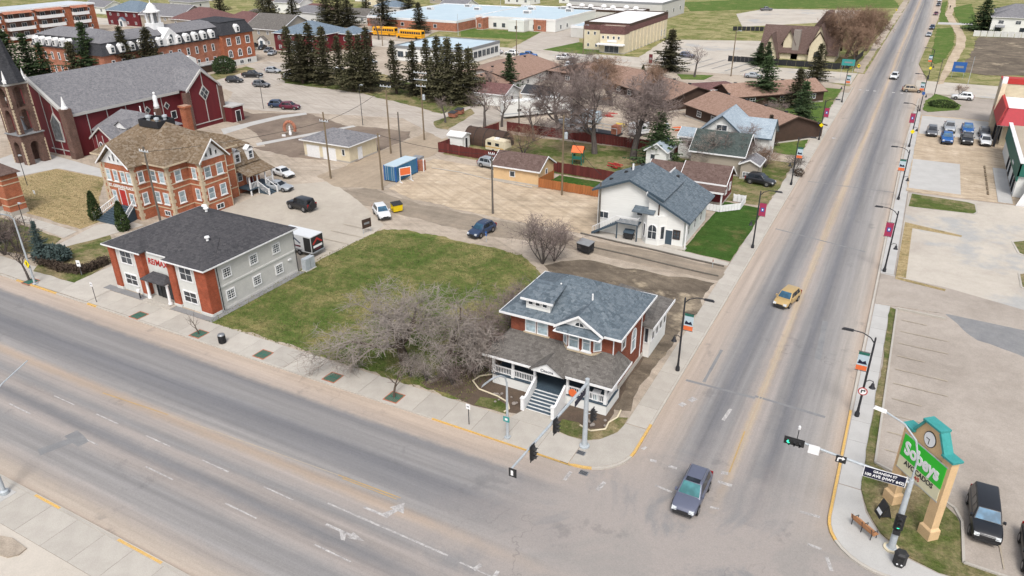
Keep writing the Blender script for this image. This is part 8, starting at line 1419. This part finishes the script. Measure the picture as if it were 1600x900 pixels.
# ---- bare deciduous trees: forked limbs, fine twigs
def bare_mesh(seed, H, spread, fork, nl, twig=.018, droop=0.0, dens=1.0, multi=1, up=.35, levels=4):
    rd = random.Random(seed); wood = MB(); fine = MB()
    def seg(m, p, q, r0, r1, n):
        d = (q - p).normalized(); u = d.orthogonal().normalized(); w_ = d.cross(u); k = len(m.v)
        for c, r in ((p, r0), (q, r1)):
            for i in range(n): a = 6.2832 * i / n; m.v.append(tuple(c + u * (math.cos(a) * r) + w_ * (math.sin(a) * r)))
        for i in range(n): j = (i + 1) % n; m.f.append((k + i, k + j, k + n + j, k + n + i))
    def grow(p, d, L, r, lev):
        n = (4, 4, 3, 3, 2)[lev]; pts = [p]
        for i in range(n):
            j = Vector((rd.gauss(0, 1), rd.gauss(0, 1), rd.gauss(0, .7))) * (.1 + .09 * lev); g = up * (.25 if lev < 2 else .12) - droop * (lev / 4) * (i + 1) / n
            d = (d + j + Vector((0, 0, g))).normalized(); q = p + d * (L / n); f0 = 1 - i / n * .55; f1 = 1 - (i + 1) / n * .55
            seg(wood if lev < 2 else fine, p, q, r * f0, r * f1, (8, 6, 4, 3, 3)[lev]); p = q; pts.append((p.copy(), d.copy(), r * f1)); 
        if lev >= levels:
            return
        k = max(2, int((4, nl, 8, 9)[lev] * (dens if lev > 1 else 1) + rd.random()))
        for c in range(k):
            i = rd.randint(1 if lev else 2, n); q, dd, rr = pts[i]; a = rd.random() * 6.283; s = dd.orthogonal().normalized(); s.rotate(Matrix.Rotation(a, 3, dd)); b = (dd * rd.uniform(.5, 1.0) + s * rd.uniform(.55, 1.15) * spread).normalized()
            grow(q, b, L * rd.uniform(.5, .78), max(rr * .62, twig), lev + 1)
        q, dd, rr = pts[-1]; grow(q, dd, L * .6, max(rr * .8, twig), lev + 1)
    for s in range(multi):
        a = s * 2.4 + seed; tl = .0 if multi == 1 else .45; d0 = Vector((math.cos(a) * tl, math.sin(a) * tl, 1)).normalized(); grow(Vector((0, 0, -.1)), d0, H * fork, H * (.026 if multi == 1 else .013), 0)
    zs = max(v[2] for v in fine.v); k = H / zs
    for m in (wood, fine): m.v = [(x * k, y * k, z * k) for x, y, z in m.v]
    return wood.mesh('trunk'), fine.mesh('crown')
BT = {'elm': bare_mesh(11, 10, 1.3, .3, 7, .011, .16, .95), 'elm2': bare_mesh(5, 10, 1.15, .36, 6, .011, .14, .85), 'tall': bare_mesh(21, 16, .85, .36, 6, .02, 0, 1.15, up=.5), 'tall2': bare_mesh(8, 15, .9, .34, 6, .02, 0, 1.1, up=.5), 'bush': bare_mesh(3, 5, .7, .45, 4, .012, .25, .8, 6, levels=3), 'weep': bare_mesh(14, 5, 1.0, .4, 5, .011, .5, .8, 5, levels=3), 'small': bare_mesh(31, 6, .8, .38, 5, .014, 0, .9, up=.5, levels=3), 'sap': bare_mesh(40, 3, .6, .5, 3, .01, 0, .7, up=.6, levels=2)}
def bare(kind, label, pos, h, tw='twig_mauve', bark='bark_grey', wide=1.0, rz=None, name='bare_tree', cat='bare tree', group=None):
    a, b = BT[kind]; h0 = {'elm': 10, 'elm2': 10, 'tall': 16, 'tall2': 15, 'bush': 5, 'weep': 5, 'small': 6, 'sap': 3}[kind]; t = thing(name, label, cat, (pos[0], pos[1], .03), random.random() * 6 if rz is None else R(rz), group); t.scale = (h / h0 * wide, h / h0 * wide, h / h0)
    place('trunk', a, MATS[bark], t); place('crown', b, MATS[tw], t); return t
bare('elm', 'broad silvery bare tree on the lawn, left of the pair', (-24.2, 6.3), 9.4, 'twig_silver', 'bark_brown', 1.5, 40); bare('elm2', 'broad bare tree with black forked trunk, right of the pair', (-19.8, 6.2), 9.6, 'twig_silver', 'bark_brown', 1.15, 200)
for i, (p, h, k, tw, lab) in enumerate((((-17.6, 8.0), 6.2, 'weep', 'twig_mauve', 'drooping mauve shrub touching the porch corner'), ((-17.2, 11.2), 6.4, 'weep', 'twig_mauve', 'mauve shrub behind the porch corner'), ((-16.6, 15.0), 6.2, 'bush', 'twig_mauve', 'dark bare shrub beside the house\'s left wall'), ((-16.4, 18.5), 6, 'bush', 'twig_mauve', 'bare shrub at the house\'s back left corner'), ((-18.2, 5.2), 2.6, 'weep', 'twig_mauve', 'low tangled shrub in the mulched bed'), ((-22.4, 4.5), 2.8, 'weep', 'twig_silver', 'pale arching shrub under the silvery tree'), ((-20.6, 4.6), 2.6, 'weep', 'twig_silver', 'pale arching shrub between the two trunks'), ((-22.65,33.30), 7, 'bush', 'twig_mauve', 'spreading bare shrub at the back of the lawn'), ((-21.70,34.67), 5.6, 'bush', 'twig_mauve', 'second bare shrub near the black dumpster'))): bare(k, lab, p, h, tw, 'bark_grey', 1.15, name='bare_shrub', cat='bare shrub', group='bare shrubs round the lawn')
for i, (p, h, k, lab, tw) in enumerate((((-35.73,81.78), 16.5, 'tall', 'tall bare tree in the back yard, left of the pair', 'twig_mauve'), ((-28.16,81.45), 15.5, 'tall2', 'tall bare tree in the back yard, right of the pair', 'twig_mauve'), ((-46.71,90.62), 13, 'tall2', 'bare tree at the far yard fence by the pale camper', 'twig_mauve'), ((-49.78,84.72), 8, 'small', 'small bare tree inside the fence near the long trailer', 'twig_mauve'), ((-63.51,89.14), 9, 'small', 'bare tree at the corner of the maroon fence', 'twig_mauve'), ((-60.81,91.70), 8, 'small', 'bare tree beside the long white trailer', 'twig_mauve'), ((-73.24,89.21), 6, 'small', 'small bare tree beside the planters', 'twig_mauve'), ((-47.05,75.11), 6, 'bush', 'round bare shrub in the fenced yard', 'twig_brown'), ((-40.24,164.36), 8.5, 'small', 'round bare tree on the green patch by the school lot', 'twig_mauve'), ((-59.28,126.77), 12, 'tall', 'bare tree behind the yard before the brown roofed wing', 'twig_mauve'), ((-47.62,120.60), 12, 'tall2', 'brownish bare tree behind the flatbed', 'twig_brown'), ((-39.21,121.07), 11, 'tall', 'brownish bare tree right of the big pair', 'twig_brown'), ((-12.96,81.85), 8, 'elm2', 'bare shrub mass before the dark green roof, left', 'twig_silver'), ((-9.43,84.47), 8, 'elm', 'bare shrub mass before the dark green roof, right', 'twig_mauve'), ((-16.47,81.73), 6.5, 'bush', 'bare shrub behind the white house ridge', 'twig_mauve'), ((-10.84,82.11), 7.5, 'elm2', 'bare tree between the brown roof and the dark green roof', 'twig_mauve'), ((-6.16,86.95), 4, 'bush', 'bare shrub by the small porch', 'twig_brown'), ((-1.27,86.17), 3.6, 'bush', 'brown shrub at the sidewalk by the lamp', 'twig_dark'), ((-10.96,121.57), 5, 'bush', 'pale bare shrub at the far brown roofed wing', 'twig_mauve'), ((-171.80,146.16), 7, 'small', 'pinkish bare tree left of the spruce row', 'twig_mauve'), ((-165.25,186.04), 9, 'small', 'pinkish bare tree before the school buses', 'twig_mauve'), ((-212.39,104.38), 7, 'bush', 'grey bare shrub before the convent spruce', 'twig_silver'), ((-77.72,117.68), 7, 'small', 'bare tree before the white bungalow', 'twig_mauve'), ((-85.98,3.74), 6, 'bush', 'dark bare shrub at the left edge', 'twig_dark'), ((-85.18,5.09), 5, 'bush', 'bare shrub beside the blue spruce', 'twig_mauve'), ((24.01,167.83), 3, 'bush', 'reddish shrub on the store corner bed', 'twig_brown'), ((-178.90,136.89), 4, 'bush', 'brown shrub at the convent pavilion corner', 'twig_dark'))): bare(k, lab, p, h, tw, 'bark_grey', 1.2, group='bare trees in the neighbourhood')
for i, (p, h) in enumerate((((-10.43,212.08), 16), ((-6.38,208.77), 17), ((-4.01,217.86), 16), ((-2.71,232.78), 14), ((-10.14,229.25), 15), ((-2.87,200.50), 12))): bare(('tall', 'tall2')[i % 2], 'rusty brown bare tree beside the timbered house, %s of six' % ORD[i], p, h, 'twig_brown', 'bark_brown', 1.0, group='rusty trees by the timbered house')
bare('sap', 'thin sapling in the grate before the office corner', (-46.66,0.96), 2.8, 'twig_dark', 'bark_brown', name='sapling', cat='sapling'); bare('sap', 'thin twiggy sapling in the grate before the bare trees', (-21.74,1.11), 3.6, 'twig_mauve', 'bark_brown', 1.3, name='sapling', cat='sapling'); bare('small', 'slender bare street tree by the far left lamp', (-75.46,0.56), 6, 'twig_dark', 'bark_grey', .8)

# ---- rough grass blades over the near lawns
def inside(x, y, pts):
    c = False; n = len(pts)
    for i in range(n):
        (x0, y0), (x1, y1) = pts[i], pts[i - 1]
        if (y0 > y) != (y1 > y) and x < (x1 - x0) * (y - y0) / (y1 - y0) + x0: c = not c
    return c
M('blade_green', (.075, .11, .028), (.2, .17, .075), .35, 1.0, fine=.4); M('blade_straw', (.24, .19, .1), (.1, .12, .035), .5, 1.0, fine=.4)
for lab, pts, n, mt, hh in (('rough spring grass on the lawn between offices and corner house', [(-48.3, 3.3), (-48.5, 17.5), (-49, 20.6), (-47.6, 33.2), (-44, 33.4), (-37, 34.2), (-31, 34.6), (-26, 34.6), (-20, 27), (-16.5, 22), (-15.6, 3.4)], 26000, 'blade_green', .13), ('rough grass on the corner lawn under the supermarket sign', [(16.5, 11.2), (16.5, 7.6), (17.1, 5.5), (18.1, 3.6), (20, 2), (21.6, 1.6), (34, 1.6), (34, 2.5), (24.2, 2.9), (22.8, 3.2), (22.7, 7.2), (22, 8.5), (20.7, 9.4), (16.9, 11.1)], 7000, 'blade_straw', .09), ('straw grass on the rectory lawn', [(-116.91,23.04), (-115.73,29.70), (-103.38,30.32), (-96, 24), (-86.26,17.59), (-86.16,14.26), (-99.45,14.70)], 7000, 'blade_straw', .12)):
    m = MB(); xs = [p[0] for p in pts]; ys = [p[1] for p in pts]; k = 0; rd = random.Random(5)
    while k < n:
        x, y = rd.uniform(min(xs), max(xs)), rd.uniform(min(ys), max(ys))
        if not inside(x, y, pts): continue
        k += 1; a = rd.random() * 6.283; w_ = rd.uniform(.03, .09); h = hh * rd.uniform(.5, 1.4); i = len(m.v); l = rd.uniform(-.1, .1)
        m.v += [(x - w_ * math.cos(a), y - w_ * math.sin(a), .02), (x + w_ * math.cos(a), y + w_ * math.sin(a), .02), (x + l, y + rd.uniform(-.1, .1), h)]; m.f.append((i, i + 1, i + 2))
    m.build('grass', MATS[mt], None, label=lab, cat='grass', kind='stuff')
# ---- a walker on the far path
def walker(label, pos, deg):
    V_ = [((0, 0, .92), .15), ((0, 0, 1.2), .16), ((0, 0, 1.42), .17), ((0, 0, 1.53), .06), ((0, .02, 1.62), .1), ((0, .02, 1.74), .09), ((.2, 0, 1.4), .07), ((.27, .06, 1.13), .05), ((.25, .18, .9), .04), ((-.2, 0, 1.4), .07), ((-.27, -.05, 1.13), .05), ((-.25, .02, .88), .04), ((.1, .05, .86), .11), ((.11, .22, .48), .075), ((.11, .14, .08), .05), ((.11, .28, .04), .04), ((-.1, -.02, .86), .11), ((-.11, -.06, .46), .075), ((-.11, -.32, .1), .05), ((-.11, -.2, .04), .04)]
    E_ = [(0, 1), (1, 2), (2, 3), (3, 4), (4, 5), (2, 6), (6, 7), (7, 8), (2, 9), (9, 10), (10, 11), (0, 12), (12, 13), (13, 14), (14, 15), (0, 16), (16, 17), (17, 18), (18, 19)]
    me = bpy.data.meshes.new('person'); me.from_pydata([v for v, r in V_], E_, []); o = bpy.data.objects.new('person', me); COL.objects.link(o); o.modifiers.new('skin', 'SKIN'); o.modifiers.new('sub', 'SUBSURF').levels = 1
    for d, (v, r) in zip(me.skin_vertices[0].data, V_): d.radius = (r, r)
    me.skin_vertices[0].data[0].use_root = True; me.materials.append(MATS['black_plastic']); o.location = (pos[0], pos[1], .08); o.rotation_euler = (0, 0, R(deg)); prop(o, label, 'person')
walker('person in dark clothes walking on the far tan path', (21.28,390.08), 10)
